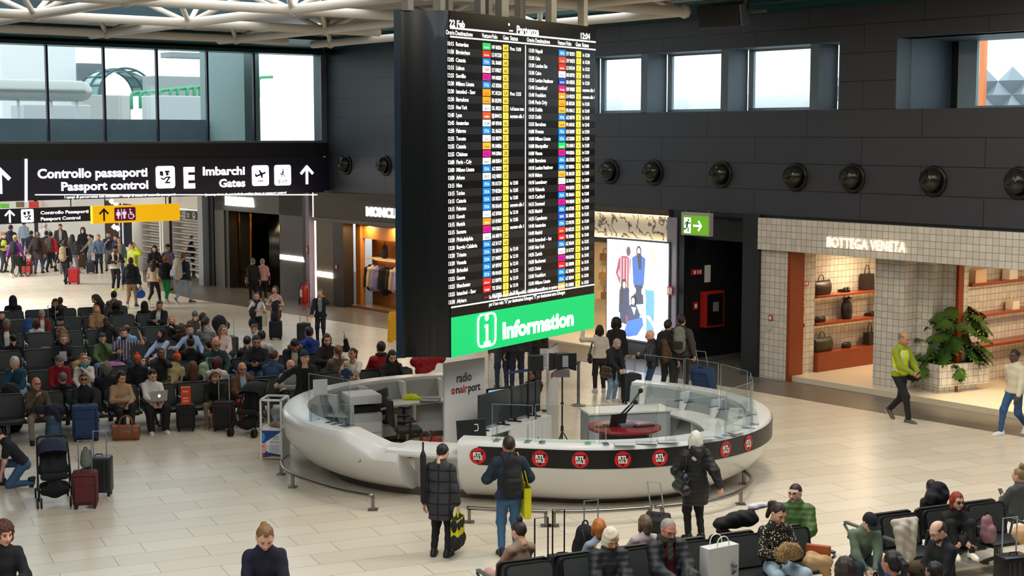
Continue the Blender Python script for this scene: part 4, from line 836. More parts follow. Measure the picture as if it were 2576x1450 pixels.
# rounded wooden counter in the right opening
o=empty('display_counter',sn(-19.0,N0+4.2,.14),WA,'rounded red wood display counter behind the potted plant','counter'); m=MB()
for z0,z1,k in ((0,.3,1),(.33,.6,1.0),(.63,.9,1.0)):m.lathe([(0,z0),(.75,z0),(.78,z0+.03),(.78,z1-.03),(.75,z1),(0,z1)],28,sx=1.3,sy=.9)
m.build('cabinet',M_REDWOOD,o,angle=40); m=MB(); m.lathe([(0,.9),(.66,.9),(.66,.915),(0,.915)],28,sx=1.25,sy=.85); m.build('glass_top',mat('dark glass top','#241812',.08),o)
# tiled planter with a big split-leaf plant
pc=at(2362,990,.14); pr=at(2500,976,.14); ang=math.atan2(pr[1]-pc[1],pr[0]-pc[0])
o=empty('planter_box',(pc[0],pc[1],.14),ang,'white tiled planter box with bulging top course under the leafy plant','planter')
m=MB(); m.box((-.02,-.0,0),(1.15,.75,.16)); m.build('plinth',M_WTILE,o); m=MB(); m.box((-.1,-.12,.16),(1.42,.9,.68)); m.build('trough',M_WTILE,o); m=MB(); m.box((-.02,-.04,.66),(1.34,.82,.69)); m.build('soil',mat('soil','#2a2118',.9),o)
rnd=random.Random(4)
pl=empty('potted_plant',o.matrix_basis@Vector((.62,.35,.68)),ang,'big leafy split-leaf plant overflowing the tiled planter box','plant')
M_LEAF=mat('split leaf green','#3f5f22',.3,mottle=.35,mscale=5); M_STEM=mat('plant stem','#5b6b35',.5)
def leaf_pts():
 half=[(0,0),(.18,-.12),(.36,-.02),(.30,.1),(.46,.16),(.33,.24),(.48,.36),(.32,.40),(.42,.56),(.25,.56),(.28,.74),(.13,.72),(.0,.95)]
 return half
stems=MB(); lv=[]
for i in range(92):
 th=rnd.uniform(0,2*math.pi); el=rnd.uniform(-.25,1.25); ln=rnd.uniform(.55,1.25)*(1.0 if el>.2 else .85); d=Vector((math.cos(th)*math.cos(el)*.95,math.sin(th)*math.cos(el)*.7,math.sin(el)*1.05+.12)); tip=d*ln
 mid=tip*.55+Vector((0,0,.22)); stems.tube([(0,0,0),tuple(mid),tuple(tip)],[.018,.012,.008],5)
 s_=rnd.uniform(.34,.56); out=Vector((d.x,d.y,0)).normalized(); fw=(out*.75+Vector((rnd.uniform(-.4,.4),rnd.uniform(-.4,.4),rnd.uniform(-.95,-.1)))).normalized(); sd=fw.cross(Vector((0,0,1))).normalized(); up=sd.cross(fw)
 m=MB(); hp=leaf_pts(); pts=[]
 for x,y in hp:pts.append(tip+(fw*y+sd*x+up*(-.9*x*x-.35*y*y+.1*y))*s_)
 for x,y in hp:pts.append(tip+(fw*y-sd*x+up*(-.9*x*x-.35*y*y+.1*y))*s_)
 spine=[tip+(fw*y+up*(-.35*y*y+.1*y+.02))*s_ for x,y in hp]; n=len(hp); vs_=pts+spine; fs=[]
 for j in range(n-1):fs+=[(2*n+j,j,j+1,2*n+j+1),(2*n+j+1,n+j+1,n+j,2*n+j)]
 m.add(vs_,fs); lv.append(m)
al=MB()
for m in lv:al.add(m.v,m.f)
al.build('leaves',M_LEAF,pl,smooth=True); stems.build('stems',M_STEM,pl,smooth=True)
# small red safety plates and fittings on the tiled walls and in the dark recess
M_RED=mat('safety red','#b3241c',.4); M_PW=mat('plate white','#e8e4de',.5)
def plate(name,u,v,w_,h_,plane,label,cat,col=None,ico=None,dirn='s',thick=.02):
 if dirn=='s':p=at_plane(u,v,WN[0],WN[1],plane); rz=WA
 else:p=at_plane(u,v,WS[0],WS[1],plane); rz=WA+R(90)
 o=empty(name,p,rz,label,cat); m=MB(); m.box((-w_/2,-thick,-h_/2),(w_/2,0,h_/2),.004); m.build('plate',col or M_RED,o)
 if ico:
  m=MB(); pts={'square':[(-.5,-.5),(.5,-.5),(.5,.5),(-.5,.5)],'bars':None,'ring':None}[ico]
  if pts:quad(m,[(x*w_*.55,-thick-.004,y*h_*.55) for x,y in pts])
  elif ico=='bars':
   for x0,x1 in ((-.3,-.12),(.02,.12),(.2,.38)):quad(m,[(x0*w_,-thick-.004,-h_*.32),(x1*w_,-thick-.004,-h_*.32),(x1*w_,-thick-.004,h_*.32),(x0*w_,-thick-.004,h_*.32)])
  else:m.lathe([(.2*w_,-thick-.004),(.36*w_,-thick-.004)],16); m.v=[(x,z,y) for x,y,z in m.v]
  m.build('symbol',M_PW,o)
 return o
plate('fire_alarm',1939,800,.13,.15,N0-.01,'red framed fire call point on the white tiled pier','alarm',None,'square'); plate('notice',1938,823,.11,.17,N0-.01,'small pale notice below the call point on the tiled pier','notice',mat('pale blue grey','#aeb6bd',.5))
SS=-24.16
plate('alarm_bell',2022,714,.34,.13,SS,'red bell and label plate on tiled wall inside the shop entrance','alarm',None,'bars','n'); plate('fire_sign',2019,760,.13,.14,SS,'red extinguisher plate, upper one on the tiled entrance wall','sign',None,'bars','n'); plate('fire_sign',2018,781,.13,.14,SS,'red alarm plate, lower one on the tiled entrance wall','sign',None,'square','n'); plate('card_reader',2018,819,.1,.1,SS,'small black card reader low on the tiled entrance wall','reader',M_BLACK,None,'n',.04)
# --- dark service recess with the exit sign
w=MB(); w.box((-28.35,N0-.02,0),(-27.75,N0+5,4.1)); w.box((-28.0,N0+2.6,0),(-25.4,N0+2.8,4.1)); w.box((-25.62,N0-.1,0),(-25.08,N0+3,4.1)); w.box((-27.8,N0+.3,3.35),(-25.5,N0+.5,4.1)); structure('wall_recess',w,mat('black recess','#16181c',.5),WA)
w=MB(); w.box((-26.3,N0+2.53,0),(-25.65,N0+2.6,2.25),.01); o=structure('door_1',w,mat('black door','#0f1113',.4),WA); m=MB(); m.box((-26.1,N0+2.45,1.05),(-25.7,N0+2.5,1.12)); m.build('push_bar',M_RED,o)
w=MB(); w.box((-27.75,N0+.1,0),(-27.6,N0+2.6,.12)); w.box((-27.7,N0+2.45,0),(-26.3,N0+2.6,.12)); structure('baseboard_recess',w,mat('steel kick','#5b6065',.4),WA)
w=MB(); w.box((-28.36,N0-.06,.0),(-28.0,N0+.02,3.9)); structure('trim_10',w,mat('pale post','#8d8894',.4),WA)
e0=at_plane(1715,591,WN[0],WN[1],N0-.5); e1_=at_plane(1787,536,WN[0],WN[1],N0-.5)
o=empty('exit_sign',(e0[0],e0[1],e0[2]),WA,'lit green exit sign with running figure and right arrow','sign'); ew=float(WS@(e1_-e0)[:2]); eh=.52
m=MB(); m.box((0,-.03,0),(ew,.12,eh+.08),.01); m.build('case',mat('sign case','#a9a8a2',.4),o); m=MB(); quad(m,[(.07,-.035,.03),(ew-.02,-.035,.03),(ew-.02,-.035,eh),(.07,-.035,eh)]); m.build('face',mat('lit exit green','#5d9a1c',.5,emit=.9),o)
T=Matrix(((0,1,0,0),(-1,0,0,0),(0,0,1,0),(0,0,0,1)))
m=MB(); quad(m,[(.04,.12,.06),(.04,.36,.06),(.04,.36,.46),(.04,.12,.46)]); picto(m,(.04,.6,.26),.17,'right',None,0); m.v=[tuple(T@Vector(q)) for q in m.v]; m.build('symbol',mat('lit exit white','#f2fff2',.5,emit=1.0),o)
m=MB(); picto(m,(.045,.22,.26),.19,'runner',None,0); m.v=[tuple(T@Vector(q)) for q in m.v]; m.build('figure',mat('exit figure','#2e6b14',.5),o)
m=MB(); m.cyl((.1,.05,eh+.08),(.1,.05,.66),.012,n=6); m.cyl((ew-.1,.05,eh+.08),(ew-.1,.05,.66),.012,n=6); m.build('hanger',M_STEEL,o)
plate('alarm_bell',1752,685,.42,.15,-27.74,'round red bell with faded label in the dark recess','alarm',None,'bars','n'); plate('fire_sign',1779,689,.22,.46,-27.74,'red and white hose reel plate in the dark recess','sign',M_PW,'square','n'); plate('fire_alarm',1749,770,.17,.2,-27.74,'red call point beside hose cabinet in the dark recess','alarm',None,'square','n')
p=at_plane(1784,777,WS[0],WS[1],-27.74); o=empty('hose_cabinet',p,WA+R(90),'red fire hose cabinet with glass door in the dark recess','cabinet'); m=MB(); m.box((-.36,-.22,-.48),(.36,0,.48),.01); m.build('case',M_RED,o); m=MB(); m.box((-.3,-.235,-.42),(.3,-.22,.42)); m.build('door',mat('smoked pane','#1c1718',.15),o); m=MB(); m.box((-.1,-.24,-.05),(.12,-.235,.2)); m.build('notice',mat('grey notice','#8a8a88',.5),o)
# --- marble shop with the tall lit advert, behind the board
fx=empty('marble_shopfront',sn(-36,N0,0),WA,'marble topped shopfront with cove light beside the departures board','shopfront')
m=MB(); m.box((-5.2,.15,3.22),(7.72,.4,3.95)); m.build('fascia',M_MARBLE,fx); m=MB(); m.box((-5.2,-.02,3.93),(7.85,.4,4.1)); m.box((-5.2,-.02,3.08),(7.85,.4,3.22)); m.box((7.72,-.02,0),(7.85,.4,4.1)); m.build('frame',mat('burl frame','#4a3b26',.35,mottle=.5,mscale=9),fx)
lightbar(fx,(-5.2,.05,3.90),(7.7,.12,3.93),'#ffe3b0',5); lightbar(fx,(-5.2,.05,3.22),(7.7,.12,3.25),'#ffe3b0',5)
m=MB(); m.box((-5.2,0,0),(7.7,6,.08)); m.build('floor_slab',M_CREAMFLOOR,fx); m=MB(); m.box((-5.2,3.2,.08),(7.7,3.4,3.1)); m.box((7.55,.4,.08),(7.7,3.4,3.1)); m.box((-5.2,.4,3.1),(7.7,3.4,3.2)); m.build('inner_wall',mat('warm plaster','#e3cda6',.6),fx)
for i,z in enumerate((.95,1.55,2.15,2.72)):m=MB(); m.box((2.2,2.75,z),(7.5,3.2,z+.05)); m.build('shelf',mat('cream shelf','#eee2c8',.4),fx); lightbar(fx,(2.2,3.12,z-.02),(7.5,3.18,z),'#ffe2ae',2.5)
m=MB(); m.box((3.4,1.7,.08),(6.2,2.3,.95),.02); m.build('display_table',mat('cream laminate','#e6d5b4',.35),fx)
for u,v,n_,kd,lab,c,w_,h_ in ((1519,606,2.95,'hand','brown satchel on top shelf of marble shop','#8a6236',.4,.24),(1522,655,2.95,'hand','brown boxy handbag on second shelf of marble shop','#7d5228',.34,.22),(1520,702,2.95,'hand','tan handbag on third shelf of marble shop','#a2763c',.36,.22),(1508,745,2.95,'hand','cream handbag low in the marble shop','#cdb98d',.36,.24),(1524,742,2.95,'hand','brown bag low in the marble shop beside advert','#80582e',.3,.22)):
 p=at_plane(u,v+8,WN[0],WN[1],N0+n_); zz=min((1.0,1.6,2.2,2.77),key=lambda q:abs(q-p[2])); shop_bag(kd,(p[0],p[1],zz),WA,lab,c,'bags in the marble shop',w=w_,h=h_,dep=.16)
for q in (3.0,5.6):lamp('shop_downlight','AREA',sn(-36+q,N0+1.6,3.0),70,(1,.82,.56),.6)
o=empty('advert_lightbox',sn(-30.7,N0-.06,.42),WA,'tall lit fashion advert with five posed models behind the queue','advert')
m=MB(); m.box((0,-.05,0),(2.5,.2,2.82),.01); m.box((0.05,.0,-.42),(2.45,.2,0)); m.build('case',mat('lightbox case','#4b4c50',.4),o); m=MB(); quad(m,[(.04,-.056,.06),(2.46,-.056,.06),(2.46,-.056,2.78),(.04,-.056,2.78)]); m.build('face',mat('lit poster white','#e4e9f2',.5,emit=1.0),o)
PK={}
def poster(c,pts):
 PK.setdefault(c,MB()); k=PK[c]; y=-.058-.0006*sum(len(q.f) for q in PK.values()); quad(k,[(.04+2.42*x,y,.06+2.72*z) for x,z in pts])
def blob(c,x,z,rx,rz_,n=14):poster(c,[(x+rx*math.cos(2*math.pi*i/n),z+rz_*math.sin(2*math.pi*i/n)) for i in range(n)])
def tor(c,x,z0,z1,w0,w1):poster(c,[(x-w0,z0),(x+w0,z0),(x+w1,z1-.03),(x+w1*.4,z1),(x-w1*.4,z1),(x-w1,z1-.03)])
tor('#6d2733',.30,.50,.84,.075,.10); poster('#6d2733',[(.2,.81),(.22,.74),(.19,.65),(.26,.56),(.22,.55),(.15,.66)]);
for q in (.23,.28,.33,.37):poster('#d8c7b8',[(q,.52),(q+.01,.52),(q+.01,.82),(q,.82)])
blob('#3d2a22',.36,.89,.035,.05); poster('#1b2440',[(.26,.50),(.38,.50),(.36,.30),(.30,.30)])
tor('#1d3f73',.53,.56,.86,.085,.11); poster('#151a2a',[(.46,.56),(.60,.56),(.62,.26),(.44,.26)]); blob('#1a1512',.53,.90,.042,.055); blob('#d7a68c',.53,.895,.026,.04); blob('#d7a68c',.47,.50,.02,.035); blob('#d7a68c',.60,.50,.02,.035); poster('#1a1512',[(.50,.88),(.53,.72),(.57,.72),(.57,.88)])
poster('#3f6fa3',[(.64,.53),(.78,.53),(.79,.40),(.78,.06),(.66,.06),(.66,.3)]); tor('#e6d5c8',.72,.52,.80,.05,.075); blob('#c7a070',.73,.89,.045,.05); poster('#c7a070',[(.72,.9),(.80,.88),(.84,.72),(.79,.74)]); blob('#e0b59b',.70,.88,.03,.042); poster('#e0b59b',[(.80,.78),(.83,.7),(.80,.58),(.76,.56),(.78,.68)]); rr_=[(.84,.62),(.92,.63),(.95,.76),(.86,.79)]; poster('#d8d0c0',rr_)
tor('#141b33',.30,.26,.52,.09,.08); blob('#171311',.29,.55,.038,.055); poster('#171311',[(.25,.55),(.29,.55),(.27,.34),(.23,.36)]); blob('#dcae94',.30,.545,.024,.036); poster('#141b33',[(.22,.34),(.40,.34),(.36,.14),(.24,.16)]); poster('#7a1c26',[(.33,.24),(.45,.22),(.42,.12),(.34,.14)])
tor('#1b2238',.46,.16,.36,.10,.10); poster('#c9c4c4',[(.42,.33),(.50,.33),(.47,.25)]); blob('#191412',.45,.40,.042,.05); blob('#dcae94',.45,.39,.027,.036); poster('#204a8c',[(.36,.18),(.60,.24),(.62,.16),(.52,.05),(.36,.02),(.30,.06)]); poster('#a9c9ea',[(.50,.36),(.66,.38),(.66,.25),(.56,.27)]); poster('#dcae94',[(.66,.26),(.72,.27),(.90,.10),(.86,.08)])
for c,k in PK.items():k.build('figure_print',mat('poster '+c,c,.5,emit=.55),o)
m=MB(); put_text(m,'A Model, Bag',(.7,-.075,.14),(1,0,0),(0,0,1),.05,bold=.02)
lamp('advert_glow','AREA',sn(-29.4,N0-.25,1.8),60,(.92,.95,1),2.2,2.6,rot=(R(90),0,WA))
plate('fire_sign',1686,732,.2,.24,N0-.12,'red extinguisher plate at the right edge of the advert','sign',None,'bars')
# --- dark stone and oak jacket shop left of the board
fx=empty('oak_shopfront',sn(-46.5,N0,0),WA,'dark shopfront with lit name and textured stone pier left of the board','shopfront')
m=MB(); m.box((0,-.02,3.1),(5.3,.4,4.05)); m.build('fascia',mat('brown black metal','#2c2620',.35,metal=.3),fx); m=MB(); m.box((0.04,-.06,3.0),(5.3,.3,3.12)); m.build('lintel',mat('grey bronze','#5a5149',.4),fx)
t1=MB(); a=at_plane(919,535,WN[0],WN[1],N0-.08); a_s=float(WS@a[:2])+46.5; put_text(t1,'MONCLER',(a_s,-.05,3.33),(1,0,0),(0,0,1),.30,2.35,bold=.05,extrude=.02); b_=at_plane(793,687,WN[0],WN[1],N0-.05); put_text(t1,'MONCLER',(float(WS@b_[:2])+46.5,-.05,b_[2]-.1),(1,0,0),(0,0,1),.18,1.18,bold=.045,extrude=.02); t1.build('lettering',M_EMW,fx)
sm=mat('hammered stone','#6d6048',.5,bump=1.0,bscale=28,mottle=.55,mscale=26); m=MB(); m.box((.18,.0,0),(1.34,.3,3.0)); m.build('pier',sm,fx)
lightbar(fx,(.03,.02,.1),(.17,.12,3.0),'#ffd9c8',4); lightbar(fx,(0.0,-.03,3.12),(.06,.0,4.0),'#ffe2c4',2)
m=MB(); m.box((1.34,-.02,0),(2.02,.4,3.05)); m.build('pier',mat('dark brown panel','#2f251d',.4),fx); m=MB(); m.box((2.0,.5,0),(2.32,.7,3.0),.02); m.build('pilaster',M_WOOD,fx)
m=MB(); m.box((2.0,1.2,.1),(5.4,1.35,3.0)); m.box((2.0,.6,2.45),(5.4,1.2,3.0)); m.build('back_panel',M_WOOD,fx); m=MB(); m.box((2.0,.2,0),(5.4,3,.1)); m.build('floor_slab',mat('parquet','#6b4a2c',.4,mottle=.3,mscale=20),fx)
m=MB(); m.box((2.32,.75,1.72),(5.3,1.2,1.77)); m.build('shelf',mat('pale shelf','#dcc49a',.4),fx); lightbar(fx,(2.32,1.1,1.66),(5.2,1.18,1.7),'#ffd39a',3); lightbar(fx,(2.32,1.1,2.4),(5.2,1.18,2.44),'#ffd39a',3)
m=MB(); m.cyl((2.3,.85,1.5),(5.3,.85,1.5),.015,n=8); m.build('rail',M_STEEL,fx)
m=MB(); m.box((5.0,.3,0),(5.2,.5,3.0)); m.build('lit_post',mat('lit post','#fff0dc',.5,emit=2.5),fx)
plate('fire_alarm',847,672,.16,.17,N0-.02,'small red call point on dark pier of the jacket shop','alarm',None,'square')
o=empty('backpack',sn(-46.5+3.2,N0+.95,1.77),WA,'black backpack on the lit shelf above the clothes rail','bag'); g=nets([((0,0,.14),(0,0,.36),.15,.13,(Y3,1.7)),((0,-.09,.12),(0,-.09,.2),.1,.09,(Y3,1.5))],.02,.05); link('body',np_mesh('body',*g),o,fabric('#1d1712')); m=MB(); arch(m,-.05,.05,0,.5,.09,.012); m.build('handle',M_BLACK,o)
for i,(q,c,lab) in enumerate(((2.45,'#1d1a1c','black jacket at left end of the clothes rail'),(2.62,'#c9b39a','beige jacket second from left on the clothes rail'),(2.9,'#8f86b5','lilac blouson left of the black coat on the clothes rail'),(3.35,'#16130f','black padded coat with cream bag in middle of the clothes rail'),(3.8,'#2a211b','dark brown jacket right of the black coat'),(4.02,'#b99b84','tan shirt jacket right of middle on the clothes rail'),(4.3,'#988fbd','long lilac overshirt at right on the clothes rail'),(4.65,'#1d1814','dark coat at right end of the clothes rail'))):
 L=.95 if i in (3,6) else .85
 g=nets([((0,0,-.1),(0,0,-L+.1),.14,.17,(Y3,2.4)),((-.17,0,-.12),(-.24,.0,-.72),.065,.055),((.17,0,-.12),(.24,.0,-.72),.065,.055),((-.17,0,-.12),(.17,0,-.12),.06,.06)],.025,.05,(),lambda G:.006*np.sin(G[...,0]*40+G[...,2]*9))
 o=empty('hanging_jacket',sn(-46.5+q,N0+.85,1.485),WA+R(58),lab,'jacket','clothes on the shop rail'); link('jacket_body',np_mesh('jacket_body',*g),o,fabric(c)); m=MB(); m.tube([(0,0,.035),(.02,0,.05),(.035,0,.03),(0,0,-.03)],.006,6); m.build('hanger_hook',M_STEEL,o)
for q in (2.8,4.4):lamp('shop_downlight','AREA',sn(-46.5+q,N0+.4,2.9),36,(1,.72,.38),.4)
# --- grey shopfront with dark gold interior
fx=empty('grey_shopfront',sn(-54.4,N0,0),WA,'plain grey shopfront with lit signs and dark gold interior','shopfront')
x0,x1=-53.3+54.4,-48.95+54.4
m=MB(); m.box((.3,0,3.1),(7.2,.4,4.1)); m.box((.3,0,0),(x0,.4,4.1)); m.box((x1,0,0),(7.2,.4,4.1)); m.build('front_wall',M_DGREY,fx)
m=MB(); m.box((-.1,-.05,0),(.3,.4,4.1)); m.box((7.2,-.04,0),(7.42,.3,4.1)); m.build('post',M_BLACK,fx); m=MB(); m.box((7.42,-.04,0),(7.66,.3,4.05)); m.build('pale_post',mat('pale post','#8d8894',.4),fx)
m=MB(); m.box((x0-.02,.05,0),(x0+.3,1.0,3.1)); m.build('jamb',mat('dark jamb','#2b2824',.45),fx)
m=MB(); m.box((x0,2.6,0),(x1+.5,2.8,3.1)); m.box((x1+.2,.4,0),(x1+.4,2.6,3.1)); m.box((x0-.3,.4,0),(x0-.1,2.6,3.1)); m.box((x0,.4,3.1),(x1,2.8,3.2)); m.build('inner_wall',mat('gloss black lining','#120d0a',.12),fx)
m=MB(); m.box((x0,.3,0),(x1,2.6,.05)); m.build('floor_slab',mat('black gold floor','#3b2c18',.15),fx)
gold=mat('polished gold','#c98f3c',.18,metal=1.0); m=MB()
for i in range(16):q=x0+2.2+i*.075; m.cyl((q,1.6+.15*math.sin(i*1.7),.05),(q,1.6+.15*math.sin(i*1.7),3.1),.03+.012*math.sin(i*2.3),n=8)
m.build('gold_curtain',gold,fx,smooth=True); m=MB()
for i in range(9):q=x0+1.35+i*.09; m.cyl((q,1.3,.05),(q,1.3,3.1),.04,n=8)
m.build('silver_curtain',mat('dark silver','#57534e',.2,metal=1),fx,smooth=True)
m=MB(); m.box((x0+.32,.45,.0),(x0+.4,.5,3.1)); m.box((x0+.35,.45,.75),(x0+1.35,.5,.8)); m.box((x0+1.3,.45,.0),(x0+1.33,.5,3.1)); m.build('gold_frame',gold,fx); m=MB(); m.box((x0+.45,1.2,.1),(x0+1.3,1.6,.75)); m.build('cabinet',mat('dark olive cabinet','#2a2212',.3),fx)
m=MB()
for z in (.6,1.1,1.6,2.3):m.box((x1-.75,1.0,z),(x1+.1,1.4,z+.04))
m.build('shelf',gold,fx); lightbar(fx,(x1-.7,1.02,.3),(x1+.1,1.06,.42),'#ffb45a',4); lightbar(fx,(x1-.7,1.35,2.26),(x1+.1,1.38,2.29),'#ffb45a',4)
t1=MB(); a=at_plane(566,514,WN[0],WN[1],N0-.05); b_=at_plane(637,514,WN[0],WN[1],N0-.05); put_text(t1,'DOLCE&GABBANA',(float(WS@a[:2])+54.4,-.03,a[2]-.02),(1,0,0),(0,0,1),.34,float(WS@(b_-a)[:2]),bold=.04,extrude=.03)
a=at_plane(704,645,WN[0],WN[1],N0-.05); put_text(t1,'DOLCE&GABBANA',(float(WS@a[:2])+54.4,-.03,a[2]-.1),(1,0,0),(0,0,1),.17,1.75,bold=.04,extrude=.03); t1.build('lettering',M_EMW,fx)
lamp('shop_downlight','AREA',sn(-54.4+x0+2.6,N0+1.1,3.0),26,(1,.72,.4),.4)
for i,(u,v,c,lab) in enumerate(((592,604,'#a8321c','red handbag on dark shelf in the gold shop window'),(594,617,'#b5501f','orange pouch on lower shelf in the gold shop window'))):
 p=at_plane(u,v,WN[0],WN[1],N0+.9); shop_bag('clutch',p,WA,lab,c,None,w=.3); m=MB(); m.box((-.3,-.15,-.03),(.3,.5,0)); tag(m.build('ledge',gold,loc=tuple(p),rz=WA),'gilt ledge under '+lab.split(' on')[0],'ledge')
# fire extinguisher by the grey post
p=at(766,771,0); o=empty('fire_extinguisher',(p[0],p[1],0),WA,'red fire extinguisher on stand between the grey and dark shopfronts','extinguisher')
m=MB(); m.lathe([(0,.1),(.13,.1),(.14,.14),(.14,.62),(.10,.72),(.04,.76),(0,.76)],18); m.build('cylinder',M_RED,o,smooth=True); m=MB(); m.box((-.18,-.12,0),(.18,.12,.05)); m.tube([(-.16,.1,.0),(-.17,.12,.8),(0,.12,.95),(.17,.12,.8),(.16,.1,0)],.02,6); m.build('stand',M_RED,o); m=MB(); m.tube([(0,0,.78),(-.14,0,.85),(-.25,-.05,.6),(-.24,-.06,.25)],.018,6); m.lathe([(.02,.05),(.05,.25)],8,(-.24,-.06,0)); m.build('hose',M_BLACK,o,smooth=True); m=MB(); m.box((-.07,-.15,.35),(.07,-.13,.6)); m.build('label',M_PW,o)
plate('fire_sign',773,629,.14,.3,N0-.05,'narrow red plate above the fire extinguisher','sign',None,'bars')
# --- passage beyond the sign
w=MB(); w.box((-95,5,5.0),(S0-.8,34,5.25)); structure('ceiling',w,mat('passage ceiling','#d9d9d6',.6),WA)
w=MB(); w.box((-95.4,4,0),(-95,40,5)); w.box((-95,4,0),(S0,4.3,5)); structure('wall_passage',w,mat('bright white lining','#f0f0f0',.5),WA)
w=MB(); w.box((-95,33.7,0),(-55.5,34,5)); w.box((-55.6,28.5,0),(-55.2,34,5)); structure('wall_passage',w,mat('bright white lining','#f0f0f0',.5),WA)
for i,(s_,n_) in enumerate(((-53,18),(-62,20),(-72,22),(-82,20),(-90,24),(-60,29.5))):lamp('passage_panel','AREA',sn(s_,n_,4.9),620 if i<5 else 330,(.97,.98,1),3.5,2)
def far_box(nm,u0,v0,u1,v1,n_,col,label,cat,e=0.0,group=None,th=.1):
 a=at_plane(u0,v0,0,1,n_); b_=at_plane(u1,v1,0,1,n_); m=MB(); m.box((a[0],n_,min(a[2],b_[2])),(b_[0],n_+th,max(a[2],b_[2]))); o=m.build(nm,mat('far %s %.1f'%(col,e),col,.4,emit=e)); return tag(o,label,cat,group)
FB=[(436,300,505,655),(394,364,505,615),(306,360,505,600)]
far_box('shop_unit',300,505,436,622,76.5,'#25262c','dark shop unit with pale posts behind the man pointing','shop')
for i,u in enumerate((305,365,402,421)):far_box('lit_post',u,505,u+6,622,76.3,'#c9d0e0',('pale upright post of the dark far shop, '+('leftmost','beside the blue poster','right of the blue poster','rightmost')[i]),'post',.5,'pale posts of the far shop')
o=far_box('blue_poster',346,560,368,602,76.2,'#dfe6f5','lit poster of a figure in blue on the dark far shop','poster',.8)
a=at_plane(357,580,0,1,76.15); m=MB(); m.add([(a[0]+x*.2,76.14,a[2]+z*.42) for x,z in ((-.2,1),(.9,.9),(1,-.2),(.3,-.9),(-.9,-1),(-1,-.4),(.1,-.1),(-.7,.2))],[tuple(range(8))]); m.build('print',mat('poster blue','#123f9a',.5,emit=.4),o)
far_box('shop_unit',262,505,300,612,80.0,'#3b2f2a','brown shop unit with hanging lights far along the passage','shop')
for i,(u,v) in enumerate(((281,507),(291,513),(287,571),(296,575))):p=at_plane(u,v,0,1,79.0); m=MB(); m.lathe([(0,-.16),(.16,0),(0,.16)],10); o=m.build('pendant_lamp',mat('lamp glow','#fff4dc',.5,emit=6),smooth=True,loc=tuple(p)); tag(o,'glowing globe lamp in the far brown shop, '+('topmost','second from top','lower left','lowest')[i],'lamp','globe lamps in the far shop')
for i,(u0,u1,c) in enumerate(((84,96,'#2a2c38'),(128,144,'#23242c'),(166,186,'#262a33'),(205,221,'#4a505c'),(232,240,'#8b90a0'))):far_box('dark_panel',u0,500,u1,600,88.0,c,'dark upright panel on the far white wall, '+('leftmost','second from left','above the padded jacket man','behind the masked woman','narrow pale one')[i],'panel',0,'panels on the far wall')
far_box('red_poster',72,507,97,524,87.5,'#b5322c','small red poster far along the passage','poster',.5); far_box('green_sign',0,513,22,524,84,'#4f9a2e','small green sign far left along the passage','sign',.8); far_box('wall_picture',40,508,60,522,87.5,'#8f7a62','brown picture beside the small red poster','picture')
# pale toy-like shop front with white shelves at the end of the grey strip
o=empty('white_shopfront',sn(-58.2,28.6,0),WA,'pale shopfront with white shelves left of the grey shopfront','shopfront')
def WS_(u,v,n_=28.4):p=at_plane(u,v,WN[0],WN[1],n_); return float(WS@p[:2])+58.2,p[2]
m=MB(); m.box((-6,-.2,3.0),(2.8,.1,4.6)); m.box((-6,.7,0),(2.8,.9,3.0)); m.build('wall',mat('cream lining','#e8e2d8',.5),o)
m=MB()
for i in range(11):z=.35+i*.25; m.box((-4.2,.3,z),(-1.6,.7,z+.05)); m.box((-1.2,.3,z),(2.6,.7,z+.05))
m.build('shelf',mat('grey white shelf','#bdb8ae',.5),o); m=MB()
for x in (-4.3,-1.55,-1.3,2.6):m.box((x,-.1,0),(x+.12,.7,3.0))
m.build('upright',mat('white upright','#efece6',.5),o); m=MB(); a,z_=WS_(474,551); b2,z2=WS_(517,534)
m.box((a,-.32,z_),(b2,-.2,z2)); m.build('sign_box',mat('sign ink','#1a1405',.5),o); m=MB(); d_=(b2-a)/3;
for i in range(3):
 cx,cz=a+d_*(i+.5),(z_+z2)/2; h=(z2-z_)*.36
 if i==0:pts=[(cx+h*(1 if k%2==0 else .45)*math.sin(math.pi*k/5),cz+h*(1 if k%2==0 else .45)*math.cos(math.pi*k/5)) for k in range(10)]; m.tube([(x,-.33,z) for x,z in pts],.02,4,closed=True)
 elif i==1:m.tube([(cx+h*math.cos(t),-.33,cz+h*math.sin(t)) for t in np.linspace(0,2*math.pi,14,endpoint=False)],.02,4,closed=True); m.tube([(cx-h*.5,-.33,cz-h*.1),(cx,-.33,cz-h*.5),(cx+h*.5,-.33,cz-h*.1)],.02,4); m.tube([(cx-h*.3,-.33,cz+h*.3),(cx-h*.3,-.33,cz+h*.35)],.03,4); m.tube([(cx+h*.3,-.33,cz+h*.3),(cx+h*.3,-.33,cz+h*.35)],.03,4)
 else:m.tube([(cx-h,-.33,cz-h),(cx+h,-.33,cz+h)],.03,4); m.tube([(cx-h,-.33,cz+h),(cx+h,-.33,cz-h)],.03,4)
m.build('symbol',mat('plate white','#e8e4de',.5),o)
w=MB(); a,_=WS_(448,600); w.box((-58.2+a,28.0,0),(-58.2+a+.06,28.1,4.6)); structure('trim_11',w,M_BLACK,WA)
w=MB(); w.box((-54.95,N0-.3,0),(-54.55,N0+.5,5)); structure('trim_12',w,mat('pale column','#9aa0a8',.4),WA)
